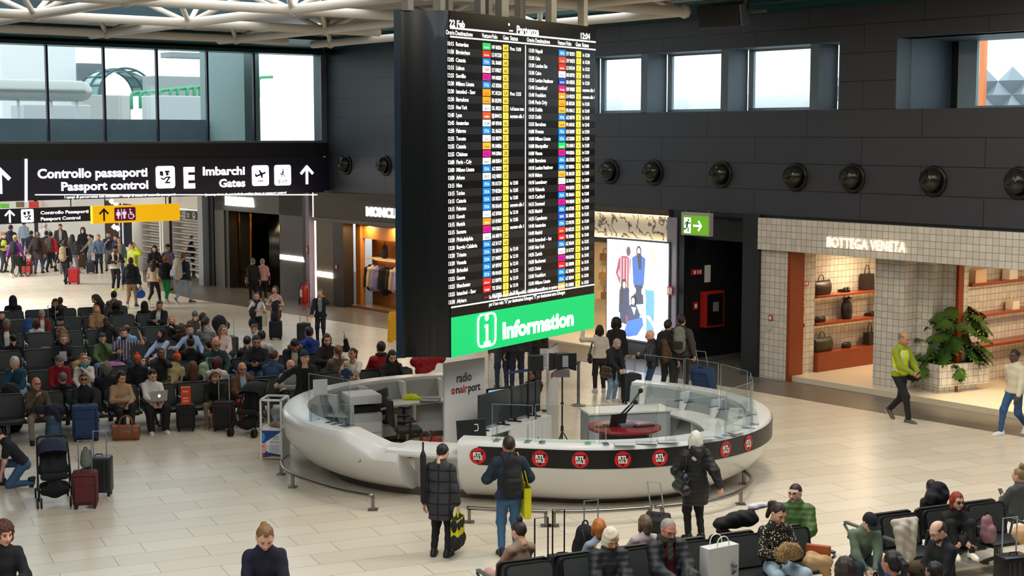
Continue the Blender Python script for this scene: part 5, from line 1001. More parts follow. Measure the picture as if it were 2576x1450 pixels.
# --- outside: roof deck seen through the glazed bridge
M_OUT=mat('outdoor white metal','#b4b7b8',.5); M_PIPE=mat('green pipe','#3f9a6c',.45); M_CONC=mat('parapet concrete','#55646c',.8,mottle=.25,mscale=1.3)
w=MB(); w.box((S0-70,-20,5.25),(S0-.8,60,5.4)); structure('exterior_roof',w,mat('roof gravel','#a0a4a4',.9),WA)
w=MB(); w.box((S0-4.2,4,5.3),(S0-3.9,27.4,6.62)); structure('exterior_wall',w,M_CONC,WA); w=MB(); w.box((S0-4.5,25.6,5.3),(S0-1.2,26.2,9.6)); structure('exterior_wall',w,mat('pale concrete','#7d918f',.8,mottle=.1),WA)
def X_(u,v,ds):p=at_plane(u,v,WS[0],WS[1],S0-ds); return float(WN@p[:2]),p[2]
o=empty('air_duct',sn(S0-10,15,5.4),WA,'big silver round air duct on legs outside the glazed wall','duct'); a,z=X_(0,226,10); b2,z2=X_(205,226,10)
m=MB(); m.cyl((0,a-22,z-5.4),(0,b2-15,z-5.4),.40,n=24); m.lathe([(.4,0),(.34,.2),(.18,.35),(0,.4)],20); M_=Matrix.Translation((0,b2-15,z-5.4))@Matrix.Rotation(R(-90),4,'X'); k=24*2
m.v=m.v[:k]+[tuple(M_@Vector(q)) for q in m.v[k:]]; m.build('duct_body',mat('silver duct','#9a9d9a',.3,metal=.7),o,angle=40)
for q in (.2,.6,.92):m=MB(); yy=a+(b2-a)*q-15; m.box((-.05,yy,0),(.05,yy+.08,z-5.75)); m.build('leg',M_OUT,o)
o=empty('glass_dome',sn(S0-28,20,5.4),WA,'ribbed glass barrel dome on the roof outside','dome'); a,z=X_(248,238,28); b2,z2=X_(385,238,28); c=(a+b2)/2; h=X_(300,172,28)[1]-z; m=MB()
rows=[[(4*math.cos(t)*1.0,c-20+(b2-a)/2*math.sin(p_)*math.cos(t)*1.0,z-5.4+h*math.cos(p_)) for t in np.linspace(-math.pi/2,math.pi/2,9)] for p_ in np.linspace(-math.pi/2,math.pi/2,13)]
m.grid([[(2.5*j/4-2.5,c-20+(b2-a)/2*math.sin(p_),z-5.4+h*math.cos(p_)*(1 if j<3 else .9)) for j in range(5)] for p_ in np.linspace(-math.pi/2,math.pi/2,17)]); m.build('shell',mat('dome glass','#6d9693',.15),o,smooth=True); m=MB()
for j in (0,2,4):m.tube([(2.5*j/4-2.45,c-20+(b2-a)/2*1.01*math.sin(p_),z-5.4+h*1.01*math.cos(p_)) for p_ in np.linspace(-math.pi/2,math.pi/2,17)],.06,6)
for p_ in np.linspace(-1.2,1.2,7):m.tube([(-2.5,c-20+(b2-a)/2*math.sin(p_),z-5.4+h*math.cos(p_)),(.05,c-20+(b2-a)/2*math.sin(p_),z-5.4+h*math.cos(p_))],.05,6)
m.build('rib',mat('dome rib','#3d5a5c',.4),o)
o=empty('pipe_run',sn(S0-16,22,5.4),WA,'run of mint green pipes with bends on the roof outside','pipes')
for u,vt,vb in ((330,232,258),(352,231,256),(372,229,240),(400,226,240),(428,224,240),(446,222,240),(470,220,240),(488,218,240),(503,216,241),(545,210,236),(563,208,234),(583,204,232),(617,198,230),(650,194,228)):
 a,z=X_(u,vt,16); _,zb=X_(u,vb,16); m=MB(); m.tube([(0,a-22,zb-5.4-.3),(0,a-22,z-5.4-.16),(0,a-22+.05,z-5.4-.05),(-.05,a-22+.22,z-5.4),(-.3,a-22+.9,z-5.4+.04)],.075,8); m.build('pipe',M_PIPE,o,smooth=True)
for i,(u0,v0,u1,v1,ds,c,lab) in enumerate(((395,240,650,290,12,'#a8aeae','long white plant housing on the roof outside'),(390,190,655,225,24,'#8b9292','low grey housing behind the green pipes'),(0,105,193,208,30,'#cfd1d0','bright white block at left outside the glazed wall'),(195,158,262,240,34,'#5d666a','grey block with deep eave beside the glass dome'),(210,238,330,262,22,'#9b9c98','low pale wall below the glass dome'),(60,262,230,290,14,'#a9adad','white curved hood low outside the glazed wall'),(430,130,600,150,40,'#7a8484','pale roof house far outside'),(610,232,655,285,11.5,'#858f8f','grey crate by the concrete pier outside'))):
 a,za=X_(u0,v0,ds); b2,zb=X_(u1,v1,ds); m=MB(); m.box((-1.5,a,5.4 if i not in (6,) else min(za,zb)),(0,b2,max(za,zb)),.05); o=m.build('roof_block',mat('roof '+c,c,.7),rz=WA); o.location=sn(S0-ds,0,0); tag(o,lab,'roof plant')
for i,u in enumerate((120,390)):pass
# seen through the right-hand windows: tanks and a wall of faceted silver panels
w=MB(); w.box((-60,N0+1.4,5.0),(-5,70,5.2)); structure('exterior_roof',w,mat('roof gravel','#a0a4a4',.9),WA)
o=empty('faceted_wall',sn(-30,N0+26,5.2),WA,'silver diamond faceted cladding outside the right windows','cladding'); m=MB(); a0=-14; nx,nzr,cw_,ch=40,5,1.3,1.15
for i in range(nx):
 for j in range(nzr):
  x=a0+(i+.5*(j%2))*cw_; z=.2+j*ch*.5; c=(x,-.35,z+ch/2); P4=[(x,0,z),(x+cw_/2,0,z+ch/2),(x,0,z+ch),(x-cw_/2,0,z+ch/2)]
  m.add(P4+[c],[(0,1,4),(1,2,4),(2,3,4),(3,0,4)])
m.build('facets',mat('silver facet','#8d979f',.35,metal=.4),o)
o=empty('storage_tank',sn(-42,N0+16,5.2),WA,'white round storage tank outside the windows beside the board','tank'); m=MB(); m.cyl((-6,0,1.2),(5.5,0,1.2),1.25,n=28); m.lathe([(1.25,0),(1.0,.5),(.5,.8),(0,.9)],24); k=56; M_=Matrix.Translation((5.5,0,1.2))@Matrix.Rotation(R(90),4,'Y'); m.v=m.v[:k]+[tuple(M_@Vector(q)) for q in m.v[k:]]; m.build('tank_body',M_OUT,o,angle=40)
for x in (-3,3):m=MB(); m.box((x,-.6,0),(x+.3,.6,.5)); m.build('saddle',M_CONC,o)
p=at_plane(2475,118,WN[0],WN[1],N0+24); m=MB(); m.box((-.11,-.1,-4.5),(.11,.1,.75)); o=m.build('orange_mast',mat('orange mast','#e5854e',.5),loc=tuple(p),rz=WA); tag(o,'orange mast outside the far right window','mast')
# --- departures board hung over the desk
BP=np.array([-1.07,25.5]); BD_=np.array([.5615,.8275]); BD_/=np.hypot(*BD_); BA=math.atan2(BD_[1],BD_[0]); BN=np.array([BD_[1],-BD_[0]]); BZ=2.26; BW=4.78; BH=5.92
def BQ(u,v):p=at_plane(u,v,BN[0],BN[1],float(BN@BP)); return float(BD_@(p[:2]-BP)),p[2]-BZ
brd=empty('departures_board',(BP[0],BP[1],BZ),BA,'huge black hanging departures board with a green Information band','board')
sx_,sy_=-.91*BD_[0],.91*BD_[1]
m=MB(); end=[(0,0),(-.05,.075),(sx_*.25+.06,sy_*.25),(sx_*.5+.07,sy_*.5),(sx_*.8+.03,sy_*.8),(sx_*.86,sy_*.86),(sx_*.9,sy_*.9),(sx_,sy_)]
m.prism(end[::-1]+[(BW,0),(BW+sx_,sy_)][::1] if False else [(0,0),(BW,0),(BW+sx_,sy_)]+end[::-1][:-1],0,BH); m.build('cabinet',mat('board cabinet','#0f1216',.22,coat=.3),brd,angle=30)
m=MB(); m.prism([(sx_-.03,sy_+.0),(sx_+.09,sy_-.11),(sx_+.11,sy_-.1),(sx_+.02,sy_+.02)],-.01,BH+.01); m.build('edge_trim',mat('blue black trim','#15293a',.25),brd)
M_SCR=mat('screen black','#0c0c0f',.25,emit=0.0); m=MB(); m.box((0,-.02,0),(BW,.0,BH)); m.build('screen',M_SCR,brd)
Y0=-.026; LET=MB(); ROW=MB(); GRN=MB(); GT=MB(); GTX=MB(); LOGO={}
def bq(mb,x0,z0,x1,z1,y=Y0):mb.add([(x0,y,z0),(x1,y,z0),(x1,y,z1),(x0,y,z1)],[(0,1,2,3)])
def bt(s_,x,z,h,w=None,al='l',bold=.02,mb=None,y=Y0-.004):put_text(mb or LET,s_,(x,y,z),(1,0,0),(0,0,1),h,w,al,bold)
gz=BQ(1129,800)[1]; bq(GRN,0,0,BW,gz,Y0)
GRN.build('information_band',mat('lit green band','#05b866',.5,emit=.85),brd)
x0,zb=BQ(1260,858); x1,zt=BQ(1440,800); _,z2=BQ(1260,812); bt('Information',x0,BQ(1262,852)[1],z2-BQ(1262,852)[1],x1-x0,bold=.045)
a=BQ(1199,876); b_=BQ(1243,800); ic=MB(); cx,cz,iw,ih=(a[0]+b_[0])/2,gz/2+.02,(b_[0]-a[0])/2,gz*.41
pts=[]
for qx,qz,a0 in ((1,1,0),(-1,1,90),(-1,-1,180),(1,-1,270)):
 for aa in (0,45,90):pts.append((cx+qx*(iw-.1)+.1*math.cos(R(a0+aa)),Y0-.004,cz+qz*(ih-.1)+.1*math.sin(R(a0+aa))))
LET.tube(pts,.022,4,closed=True)
ic2=MB(); picto(ic2,(0,0,0),.33,'info',None,0); LET.add([(cx+y,Y0-.006,cz+z) for x,y,z in ic2.v],ic2.f)
def bx(u,v):return BQ(u,v)[0]
hd=BQ(1127,66); bt('22 Feb',hd[0],hd[1],.115,bx(1166,60)-hd[0],bold=.03); pz=BQ(1296,84); bt('Partenze',pz[0],pz[1],.145,bx(1352,80)-pz[0],bold=.03); tz=BQ(1456,97); bt('12:04',tz[0],tz[1],.115,bx(1481,94)-tz[0],bold=.03); q=BQ(1278,79); bq(LET,q[0],q[1],q[0]+.12,q[1]+.025); bq(LET,q[0]-.03,q[1]+.1,q[0]+.02,q[1]+.14)
zl=(BQ(1116,71)[1],BQ(1118,93)[1]); bq(LET,0,zl[0],BW,zl[0]+.03); bq(LET,0,zl[1],BW,zl[1]+.025)
for s_,u0,u1 in (('Orario',1118,1140),('Destinazione',1142,1185.5),('Vettore',1209,1233),('Volo',1234,1248),('Gate',1262,1276),('Status',1280,1299.5),('Orario',1322,1341),('Destinazione',1343,1380),('Vettore',1400,1419.5),('Volo',1421,1434),('Gate',1445,1458),('Status',1461,1478)):
 bt(s_,bx(u0,95),zl[1]+.045,.078,bx(u1,95)-bx(u0,95),bold=.015)
RL="""10:15|Rotterdam|HV 06036|A69|Prev. 13:00|g;11:50|Birmingham|LS 01228|E42||j;12:05|Catania|DL 06681|A45||i;12:15|Lisbon|LY 09027|A65||t;12:25|Seville|W4 08387|A67||w;12:30|Milano Linate|AZ 02036|A33||i;12:30|Istanbul - Saw|PC 01224|E38|Prev. 12:55|p;12:30|Barcelona|IB 05395|A61||v;12:35|New York|DL 00231|E23|i al banco tran|d;12:40|Lyon|EJU04412|A|segnato alle 1|e;12:45|Amsterdam|MF 09348|A63||k;12:50|Palermo|DL 06633|A41||i;12:55|Toronto|OS 08379|E11||c;12:55|Catania|FR 04856|A83||r;12:55|Chisinau|W4 03964|E08||w;13:00|Paris - Cdg|AM 05814|A68||f;13:00|Milano Linate|AZ 02032|A42||i;13:00|Athens|GQ 00821|A72||s;13:15|Nice|FB 01729|A|le 12:05|i;13:15|Torino|TP 07204|A|le 12:05|i;13:15|Catania|UX 03217|A|le 12:05|i;13:15|Palermo|FB 01645|A|segnato alle 1|i;13:15|Kuwait|AZ 07000|E|le 12:10|u;13:15|Munich|LH 01867|A|le 12:05|l;13:15|Suceava|W4 03612|E|segnato alle 1|w;13:20|Philadelphia|AA 00719|E34||a;13:20|Reggio Calabria|AZ 01157|A38||i;13:20|Trieste|TK 08134|A|le 12:10|i;13:20|Venezia|ET 04037|A|le 12:10|i;13:20|Brindisi|AF 09747|A|le 12:10|i;13:25|Genova|FB 01605|A|le 12:15|i;13:25|Manchester|LS 00792|E|le 12:10|j;13:25|Istanbul - Saw|TK 07661|E|le 12:10|y;13:30|Algiers|AH 02025|E|le 12:15|h"""
RR="""13:30|Napoli|EY 02931|A|le 12:20|i;13:30|Oslo|DY 01873|A|le 12:20|n;13:30|London Stn|LS 01544|E|le 12:25|j;13:30|Cairo|MS 00792|E|le 12:15|m;13:35|London Heathrow|BA 00555|E|le 12:20|b;13:40|Dusseldorf|EW 09883|A|segnato alle 1|o;13:40|Frankfurt|LH 00233|A|segnato alle 1|l;13:40|Paris Orly|IB 05538|A|le 12:30|v;13:45|Dublin|FR 09612|E|le 12:40|r;13:55|Delhi|AZ 00770|E|le 12:45|i;13:55|Barcelona|FR 06342|A|le 12:45|r;14:00|Firenze|UX 03109|A|le 12:50|i;14:00|Milano Linate|AZ 02038|A|le 12:50|i;14:00|Montpellier|TO 04011|A|le 12:50|g;14:00|Vienna|W4 02816|A|le 12:50|w;14:05|Barcelona|AR 07208|A|le 12:55|i;14:10|London Heathrow|EY 02856|E|le 13:05|i;14:10|Malaga|FR 06138|A|le 13:00|r;14:10|Luxembourg|LG 06554|A|le 13:00|x;14:10|Valencia|W4 08391|A|le 13:00|w;14:15|Cagliari|FB 01664|A|le 13:05|i;14:15|Dortmund|W4 08341|A|le 13:05|w;14:35|Madrid|AR 07205|A|le 13:25|i;14:35|Copenhagen|SK 00682|A|le 13:25|q;14:40|Amsterdam|CI 09270|A|le 13:30|i;14:40|Madrid|IB 03233|A|le 13:30|z;14:45|Istanbul - Ist|TK 01866|E|le 13:40|y;14:50|New York|AZ 00610|E|le 13:25|i;14:50|Zurich|LX 01737|A|le 13:40|1;14:50|Bucharest|W4 03146|E|le 13:45|w;14:55|Dubai|EK 00098|E|le 13:45|2;15:00|Frankfurt|AZ 00404|A|le 13:50|i;15:00|Milano Linate|AZ 02044|A|le 13:50|i;15:00|Brussels|FR 03082|A|le 13:50|r"""
LG={'g':('#1fc463','transavia','#eeffee'),'j':('#e0261c','Jet2.com','#ffffff'),'i':('#0a7fd4','ITA','#ffffff'),'t':('#f2f2f2','TAP','#c0392b'),'w':('#c8067f','WIZZ','#5a1a9a'),'p':('#f39a1b','Pegasus','#d43a1a'),'v':('#f4a11b','vueling','#6b5a4a'),'d':('#f2f2f2','DELTA','#33304a'),'e':('#f4511e','easyJet','#ffffff'),'k':('#f2f2f2','KLM','#1a8fd0'),'c':('#f2f2f2','CANADA','#c0392b'),'r':('#f0ae2a','RYANAIR','#2a3a6a'),'f':('#f2f2f2','AIRFRANCE','#2a2a6a'),'s':('#f2f2f2','SKY','#55557a'),'u':('#f2f2f2','KUWAIT','#4a6a8a'),'l':('#f2942a','Lufthansa','#fff0d0'),'a':('#f2f2f2','American','#3a4a6a'),'y':('#d01f26','TURKISH','#ffffff'),'h':('#141414','AIR ALG','#d0302a'),'n':('#e8402c','norwegian','#ffd0c0'),'m':('#f2f2f2','EGYPTAIR','#2a5a9a'),'b':('#0f3fa8','BRITISH','#e0e8ff'),'o':('#c4106a','Eurowings','#ffffff'),'x':('#f2f2f2','Luxair','#3aa0d0'),'q':('#0a46c8','SAS','#ffffff'),'z':('#e0301f','IBERIA','#ffd0b0'),'1':('#f2f2f2','SWISS','#d0202a'),'2':('#d8202a','Emirates','#ffffff')}
for side,rows,cols in ((0,RL,(1122,1144,1211,1234,1262,1280)),(1,RR,(1326,1343,1402,1421,1446,1462))):
 v0,v1=((105,758),(123,729))[side]; X=[bx(c,300 if side else 300) for c in cols]; za=BQ(cols[0],v0)[1]; zz=BQ(cols[0],v1)[1]; dz=(za-zz)/33
 for i,r_ in enumerate(rows.split(';')):
  t_,d_,fl,g_,st,lg=r_.split('|'); z=za-dz*i-.06
  if i%2:bq(ROW,0 if not side else bx(1321,300),z-.03,bx(1318,300) if not side else BW,z-.03+dz,Y0+.002)
  bt(t_,X[0],z,.070,.19); bt(d_,X[1],z,.070,min(.0405*len(d_),.86)); bt(fl,X[3],z,.070,.30)
  if st:bt(st,X[5],z,.066,min(.44,.032*len(st)))
  bq(GT,X[4],z-.022,X[4]+.175,z+.095,Y0-.002); bt(g_,X[4]+.0875,z,.068,.03+.035*(len(g_)-1),'c',.01,GTX)
  c,s_,tc_=LG[lg]; LOGO.setdefault(c,MB()); bq(LOGO[c],X[2],z-.022,X[2]+.245,z+.095,Y0-.002); LOGO.setdefault(tc_+'t',MB()); bt(s_,X[2]+.12,z+.005,.055 if len(s_)<5 else .034,.15,'c',.015,LOGO[tc_+'t'])
zb2=BQ(1130,776)[1]; bq(LET,0,zb2,BW,zb2+.025); xd=bx(1319,300); bq(LET,xd-.012,zb2+.05,xd+.012,zl[1]-.02)
a=BQ(1227,768); bt('Se il tuo gate non \u00e8 ancora disponibile, recati nell\'area indicata su questo monitor',a[0],gz+.22,.070,bx(1418,745)-a[0],bold=.012); bt('per il tuo volo: "A" per destinazioni Schengen; "E" per destinazioni extra Schengen',a[0],gz+.09,.070,bx(1418,755)-a[0],bold=.012)
LET.build('lettering',mat('lit board white','#ffffff',.5,emit=1.35),brd); ROW.build('row_stripe',mat('row stripe','#2a2a2e',.3),brd); GT.build('gate_tag',mat('lit gate yellow','#f2cf45',.5,emit=.8),brd); GTX.build('gate_text',mat('gate ink','#3a3008',.6),brd)
for c,k in LOGO.items():k.build('airline_logo',mat('logo '+c.rstrip('t'),c.rstrip('t'),.5,emit=.75),brd)
# hangers
m=None
for u,dy,w_ in ((1025,.55,.15),(1106,.15,.14),(1126,.6,.13),(1207,.15,.14),(1226,.55,.11),(1263,.15,.22),(1308,.55,.17),(1386,.15,.18),(1466,.3,.15)):
 y=28.0; d=ray(u,40); nn=np.array([-BD_[1],BD_[0]]); t_=float(nn@(BP+nn*dy))/float(nn@d[:2]); p=d[:2]*t_-BP; lx,ly=float(BD_@p),float(nn@p); k=MB(); k.box((lx-w_/2,ly-.07,BH),(lx+w_/2,ly+.07,9.45-BZ)); k.build('hanger_post',mat('pale hanger post','#b9b7b0',.4),brd)
# --- ring shaped information desk
CA0,CR0,CA1,CR1=np.array([-.68,27.45]),3.57,np.array([1.30,26.87]),3.40
PATH=[]
def _cd(th):d=np.array([math.cos(th),math.sin(th)]); return (0,d) if CA0@d+CR0>=CA1@d+CR1 else (1,d)
prev=None
for k in range(0,721):
 th=R(90+k/2); i,d=_cd(th); c,r_=((CA0,CR0),(CA1,CR1))[i]
 if prev is not None and prev[0]!=i:
  p0=prev[1]+prev[2]*prev[3]; p1=c+r_*d
  for j in range(1,12):f_=j/12; PATH.append((prev[1]*(1-f_)+c*f_,prev[2]*(1-f_)+r_*f_,d))
 PATH.append((c,r_,d)); prev=(i,c,r_,d)
OUT=np.array([c+r_*d for c,r_,d in PATH])
def near(u,v,z):p=at(u,v,z)[:2]; return int(np.argmin(((OUT-p)**2).sum(1)))
def dk(i,r_,z):c,rr,d=PATH[i%len(PATH)]; p=c+(rr+r_)*d; return (p[0],p[1],z)
desk=empty('information_desk',(.3,26.6,0),0,'large white oval information desk with black band of red round logos','desk'); DO=np.array([.3,26.6,0])
M_DW=mat('white solid surface','#dcdcda',.25,mottle=.02); M_PL=mat('brown plinth','#5b5149',.35,metal=.3)
def sweep(nm,i0,i1,prof,m_,step=4,smooth=35,cap=True):
 ids=list(range(i0,i1,step))+[i1]; rows=[]
 for j,i in enumerate(ids):
  f_=j/max(1,len(ids)-1); pr=prof(i) if callable(prof) else prof; rows.append([tuple(np.array(dk(i,r_,z))-DO) for r_,z in pr])
 mb=MB(); mb.grid(rows,closed=True); n=len(rows[0])
 if cap:mb.add(rows[0],[tuple(range(n))]); mb.add(rows[-1],[tuple(range(n-1,-1,-1))])
 return mb.build(nm,m_,desk,angle=smooth)
iS0,iS1=near(863,1093,1.08),near(926,1128,.93); iB0=near(1160,1122,1.08); NP=len(PATH)
iA=iS1+14
HI=lambda zt,q=0:[(-1.02,.1),(-1.0,.3),(-.55,.66),(-.46,zt-.06),(-.46-q,zt),(-.12-q,zt),(-.05-q,zt-.015),(-.01-q,zt-.06),(.015-q*.8,zt-.12),(.005-q*.6,zt-.2),(-.05-q*.4,.66),(-.19-q*.2,.46),(-.40,.28),(-.66,.15),(-.78,.1)]
def profA(i):
 f_=min(1,max(0,(i-iS0)/(iS1-iS0))); return HI(1.14-.24*f_,.22*f_)
sweep('counter',0,iA,profA,M_DW)
PB=[(-1.02,.1),(-1.0,.3),(-.55,.66),(-.46,1.08),(-.46,1.14),(-.12,1.14),(-.03,1.12),(0,1.07),(0,.74),(-.035,.68),(-.12,.5),(-.30,.3),(-.56,.15),(-.66,.1)]
iBe=NP-56
sweep('counter',iB0,iBe,PB,M_DW)
sweep('low_counter',iS1+6,iB0+1,[(-1.05,.80),(-1.05,.88),(-.28,.90),(-.22,.87),(-.21,.82),(-.24,.78),(-.34,.77)],M_DW); sweep('recess_wall',iA-2,iB0+2,[(-.95,.1),(-.95,.8),(-1.03,.8),(-1.03,.1)],M_DW)
sweep('plinth',0,iBe,[(-1.04,0),(-1.04,.1),(-.80,.1),(-.80,0)],M_PL)
bnd=sweep('black_band',iB0+2,iBe,[(-.01,.755),(-.01,1.065),(.012,1.06),(.014,.76)],mat('band black','#101012',.35))
for i0,i1 in ((0,150),(NP-240,iBe)):sweep('worktop',i0,i1,[(-1.20,.70),(-1.20,.74),(-.5,.74),(-.5,.70)],M_DW); sweep('inner_panel',i0,i1,[(-.6,.7),(-.52,1.09),(-.47,1.09),(-.55,.7)],mat('desk grey panel','#9aa0a2',.4))
for i in (30,62,100,140,NP-230,NP-190,NP-150,NP-110,NP-70):mb=MB(); P4=[tuple(np.array(dk(i,r_,z))-DO) for r_,z in ((-1.15,.1),(-1.05,.1),(-.47,1.1),(-.72,1.1),(-.75,.74),(-1.15,.72))]; P5=[tuple(np.array(dk(i+3,r_,z))-DO) for r_,z in ((-1.15,.1),(-1.05,.1),(-.47,1.1),(-.72,1.1),(-.75,.74),(-1.15,.72))]; mb.add(P4+P5,[(0,1,2,3,4,5),(11,10,9,8,7,6)]+[(j,(j+1)%6,6+(j+1)%6,6+j) for j in range(6)]); mb.build('divider',M_DW,desk)
for u,v in ((1190,1155),(1262,1158),(1360,1160),(1459,1163),(1573,1162),(1668,1156),(1775,1148),(1848,1135),(1902,1118)):
 i=near(u,v,.91); lo=MB(); tri=MB(); tx=MB()
 def on(x,z,e):c,rr,d=PATH[i]; th=math.atan2(d[1],d[0])+x/rr; dd=np.array([math.cos(th),math.sin(th)]); tg=np.array([-d[1],d[0]]); p=c+(rr+.0)*d; k=p+tg*x+d*(-x*x/(2*rr) if len(PATH[i]) and abs(i-iB0)>0 else 0); j=min(range(max(0,i-14),min(NP,i+15)),key=lambda q:(OUT[q]-k)@(OUT[q]-k)); b0=OUT[j]+PATH[j][2]*(.017+e); return np.array([k[0],k[1],.91+z])*0+np.array([b0[0]+((k-OUT[j])@np.array([-PATH[j][2][1],PATH[j][2][0]]))*-PATH[j][2][1],b0[1]+((k-OUT[j])@np.array([-PATH[j][2][1],PATH[j][2][0]]))*PATH[j][2][0],.91+z])-DO
 lo.add([on(0,0,.001)]+[on(.135*math.cos(t),.135*math.sin(t),.001) for t in np.linspace(0,2*math.pi,28,endpoint=False)],[(0,1+k,1+(k+1)%28) for k in range(28)]); g_=lo.build('logo',mat('radio red','#c9141d',.4),bnd)
 tri.add([on(x,z,.003) for x,z in ((-.105,.075),(0,.075),(.105,.075),(0,-.125))],[(0,3,1),(1,3,2)]); tri.build('triangle',mat('band black','#101012',.35),bnd)
 for s_,z,h,w_ in (('RTL',-.005,.065,.155),('102.5',-.062,.042,.155)):
  k=MB(); put_text(k,s_,(0,0,0),(1,0,0),(0,1,0),h,w_,'c',.06); tx.add([on(x,z+y,.005) for x,y,_ in k.v],k.f)
 tx.build('lettering',mat('plate white','#e8e4de',.5),bnd)
mb=MB(); i=iS1-10
pc_=MB(); picto(pc_,(0,0,0),.075,'wheelchair',None,0); c,rr,d=PATH[i]; tg=np.array([-d[1],d[0]]); mb.add([tuple(np.array([*(OUT[i]+tg*y+d*(.02-.11)),.70+z])+np.array([*(d*.25*z),0])-DO) for _,y,z in pc_.v],pc_.f); mb.build('wheelchair_symbol',mat('sign ink','#1a1405',.5),desk)
# clear screens standing on the counters
M_PX=glass_mat('clear acrylic',(.86,.90,.92),.96); M_PE=mat('acrylic edge','#8fa0a6',.2)
SCR=[(778,1053,881,1073,.80,'left end of desk by the printer'),(782,1056,838,1063,.30,'low pane in front of printer'),(842,1066,884,1074,.36,'small pane at slope of desk'),(1238,1108,1340,1112,.60,'in front of the big monitors'),(1346,1113,1497,1116,.62,'left of the red table'),(1506,1118,1655,1116,.64,'in front of the red table'),(1674,1114,1824,1101,.70,'behind the woman in black padded coat'),(1826,1100,1890,1075,.78,'front right bend of desk'),(1893,1072,1886,1040,.74,'right end of desk'),(1622,997,1719,1011,.80,'back of desk before the queue'),(1722,1011,1806,1026,.82,'back of desk by blue suitcase'),(1812,1028,1879,1050,.82,'back right of desk by leather shop'),(1228,985,1262,985,.9,'back of desk beside the receptionist')]
for u0,v0,u1,v1,h,wh in SCR:
 a=at(u0,v0,1.14); b_=at(u1,v1,1.14); o=empty('desk_screen',(a[0],a[1],1.14),math.atan2(b_[1]-a[1],b_[0]-a[0]),'clear acrylic screen on desk counter, '+wh,'screen','clear screens on the desk'); L=float(np.hypot(*(b_-a)[:2])); m=MB(); m.add([(0,0,.004),(L,0,.004),(L,0,h),(0,0,h)],[(0,1,2,3)]); m.build('pane',M_PX,o)
 m=MB(); m.box((0,-.004,h-.006),(L,.004,h)); m.box((0,-.004,0),(.006,.004,h)); m.box((L-.006,-.004,0),(L,.004,h)); m.build('edge',M_PE,o)
 for q in (.12,.88):m=MB(); m.add([(L*q,-.12,.003),(L*q,.12,.003),(L*q,.09,.22),(L*q,.0,.3),(L*q,-.09,.22)],[(0,1,2,3,4)]); m.box((L*q-.05,-.12,0),(L*q+.05,.12,.005)); m.build('foot',M_PX,o)
# steel kick rail round the desk
rail=None
def rail_seg(pts,lab,posts):
 o=empty('floor_rail',(pts[0][0],pts[0][1],0),0,lab,'rail','kick rails round the desk'); O_=np.array(o.location); m=MB(); m.tube([np.array([p[0],p[1],.235])-O_ for p in pts],.032,10); m.build('tube',M_STEEL,o,smooth=True)
 for k in posts:p=np.array([pts[k][0],pts[k][1],0])-O_; m=MB(); m.box((p[0]-.025,p[1]-.05,0),(p[0]+.025,p[1]+.05,.21)); m.box((p[0]-.08,p[1]-.09,0),(p[0]+.08,p[1]+.09,.012)); m.build('post',M_STEEL,o)
def rpx(*uv):
 P3=np.array([at(u,v,.235)[:2] for u,v in uv]); t=np.linspace(0,len(uv)-1,26); out=[]
 for q in t:
  i=int(min(q,len(uv)-2)); f_=q-i; p0,p1,p2,p3=P3[max(i-1,0)],P3[i],P3[i+1],P3[min(i+2,len(uv)-1)]; out.append(.5*(2*p1+(p2-p0)*f_+(2*p0-5*p1+4*p2-p3)*f_**2+(3*p1-p0-3*p2+p3)*f_**3))
 return out
rail_seg(rpx((707,1160),(712,1176),(730,1190),(770,1206),(850,1231),(938,1248)),'curved steel rail at left of the white desk',(1,11,25)); rail_seg(rpx((1175,1278),(1250,1283),(1320,1286),(1377,1287)),'steel rail in front of the desk behind man with yellow bag',(1,24)); rail_seg(rpx((1388,1287),(1470,1287),(1560,1283),(1640,1277)),'straight steel rail in front of the desk behind the seats',(1,24)); rail_seg(rpx((1648,1276),(1740,1267),(1820,1252),(1868,1232),(1889,1212),(1888,1198),(1868,1182)),'curved steel rail at right end of the desk',(1,12,24))
# --- things in and on the desk
def thing_box(nm,lo,hi,m_,label,cat,loc,rz=0,b=.006,group=None):m=MB(); m.box(lo,hi,b); o=m.build(nm,m_,loc=tuple(loc),rz=rz); return tag(o,label,cat,group)
def radio_panel(a,b_,label,show=True):
 L=float(np.hypot(*(b_-a))); o=empty('display_panel',(a[0],a[1],0),math.atan2(b_[1]-a[1],b_[0]-a[0]),label,'panel'); m=MB(); m.box((0,0,0),(L,.05,2.0),.004); m.build('panel_board',mat('display panel','#c4c3c2',.45),o); m=MB(); r_=MB(); ex,ez=(1,0,0),(0,0,1)
 put_text(m,'radio',(L*.28,-.004,1.62),ex,ez,.17,L*.38,bold=.02); put_text(r_,'o',(L*.16,-.004,1.42),ex,ez,.15,L*.09,bold=.05); put_text(m,'n',(L*.26,-.004,1.42),ex,ez,.15,L*.10,bold=.03); put_text(r_,'air',(L*.37,-.004,1.42),ex,ez,.15,L*.19,bold=.03); put_text(m,'port',(L*.57,-.004,1.42),ex,ez,.15,L*.31,bold=.03)
 m.build('lettering',mat('ink grey','#2b2b2d',.5),o); r_.build('red_lettering',mat('ink red','#a8242a',.5),o); return o
radio_panel(np.array([-1.21,26.5]),np.array([-.50,27.2]),'white standing panel reading radio onairport inside the desk'); radio_panel(np.array([.71,28.2]),np.array([.92,29.1]),'second radio panel seen almost edge on behind monitors')
p=at(865,985,1.15); o=empty('photocopier',(p[0]+.35,p[1]-.1,0),R(22),'tall pale grey photocopier inside the left of the desk','photocopier'); M_PR=mat('copier grey','#b9bfbe',.45)
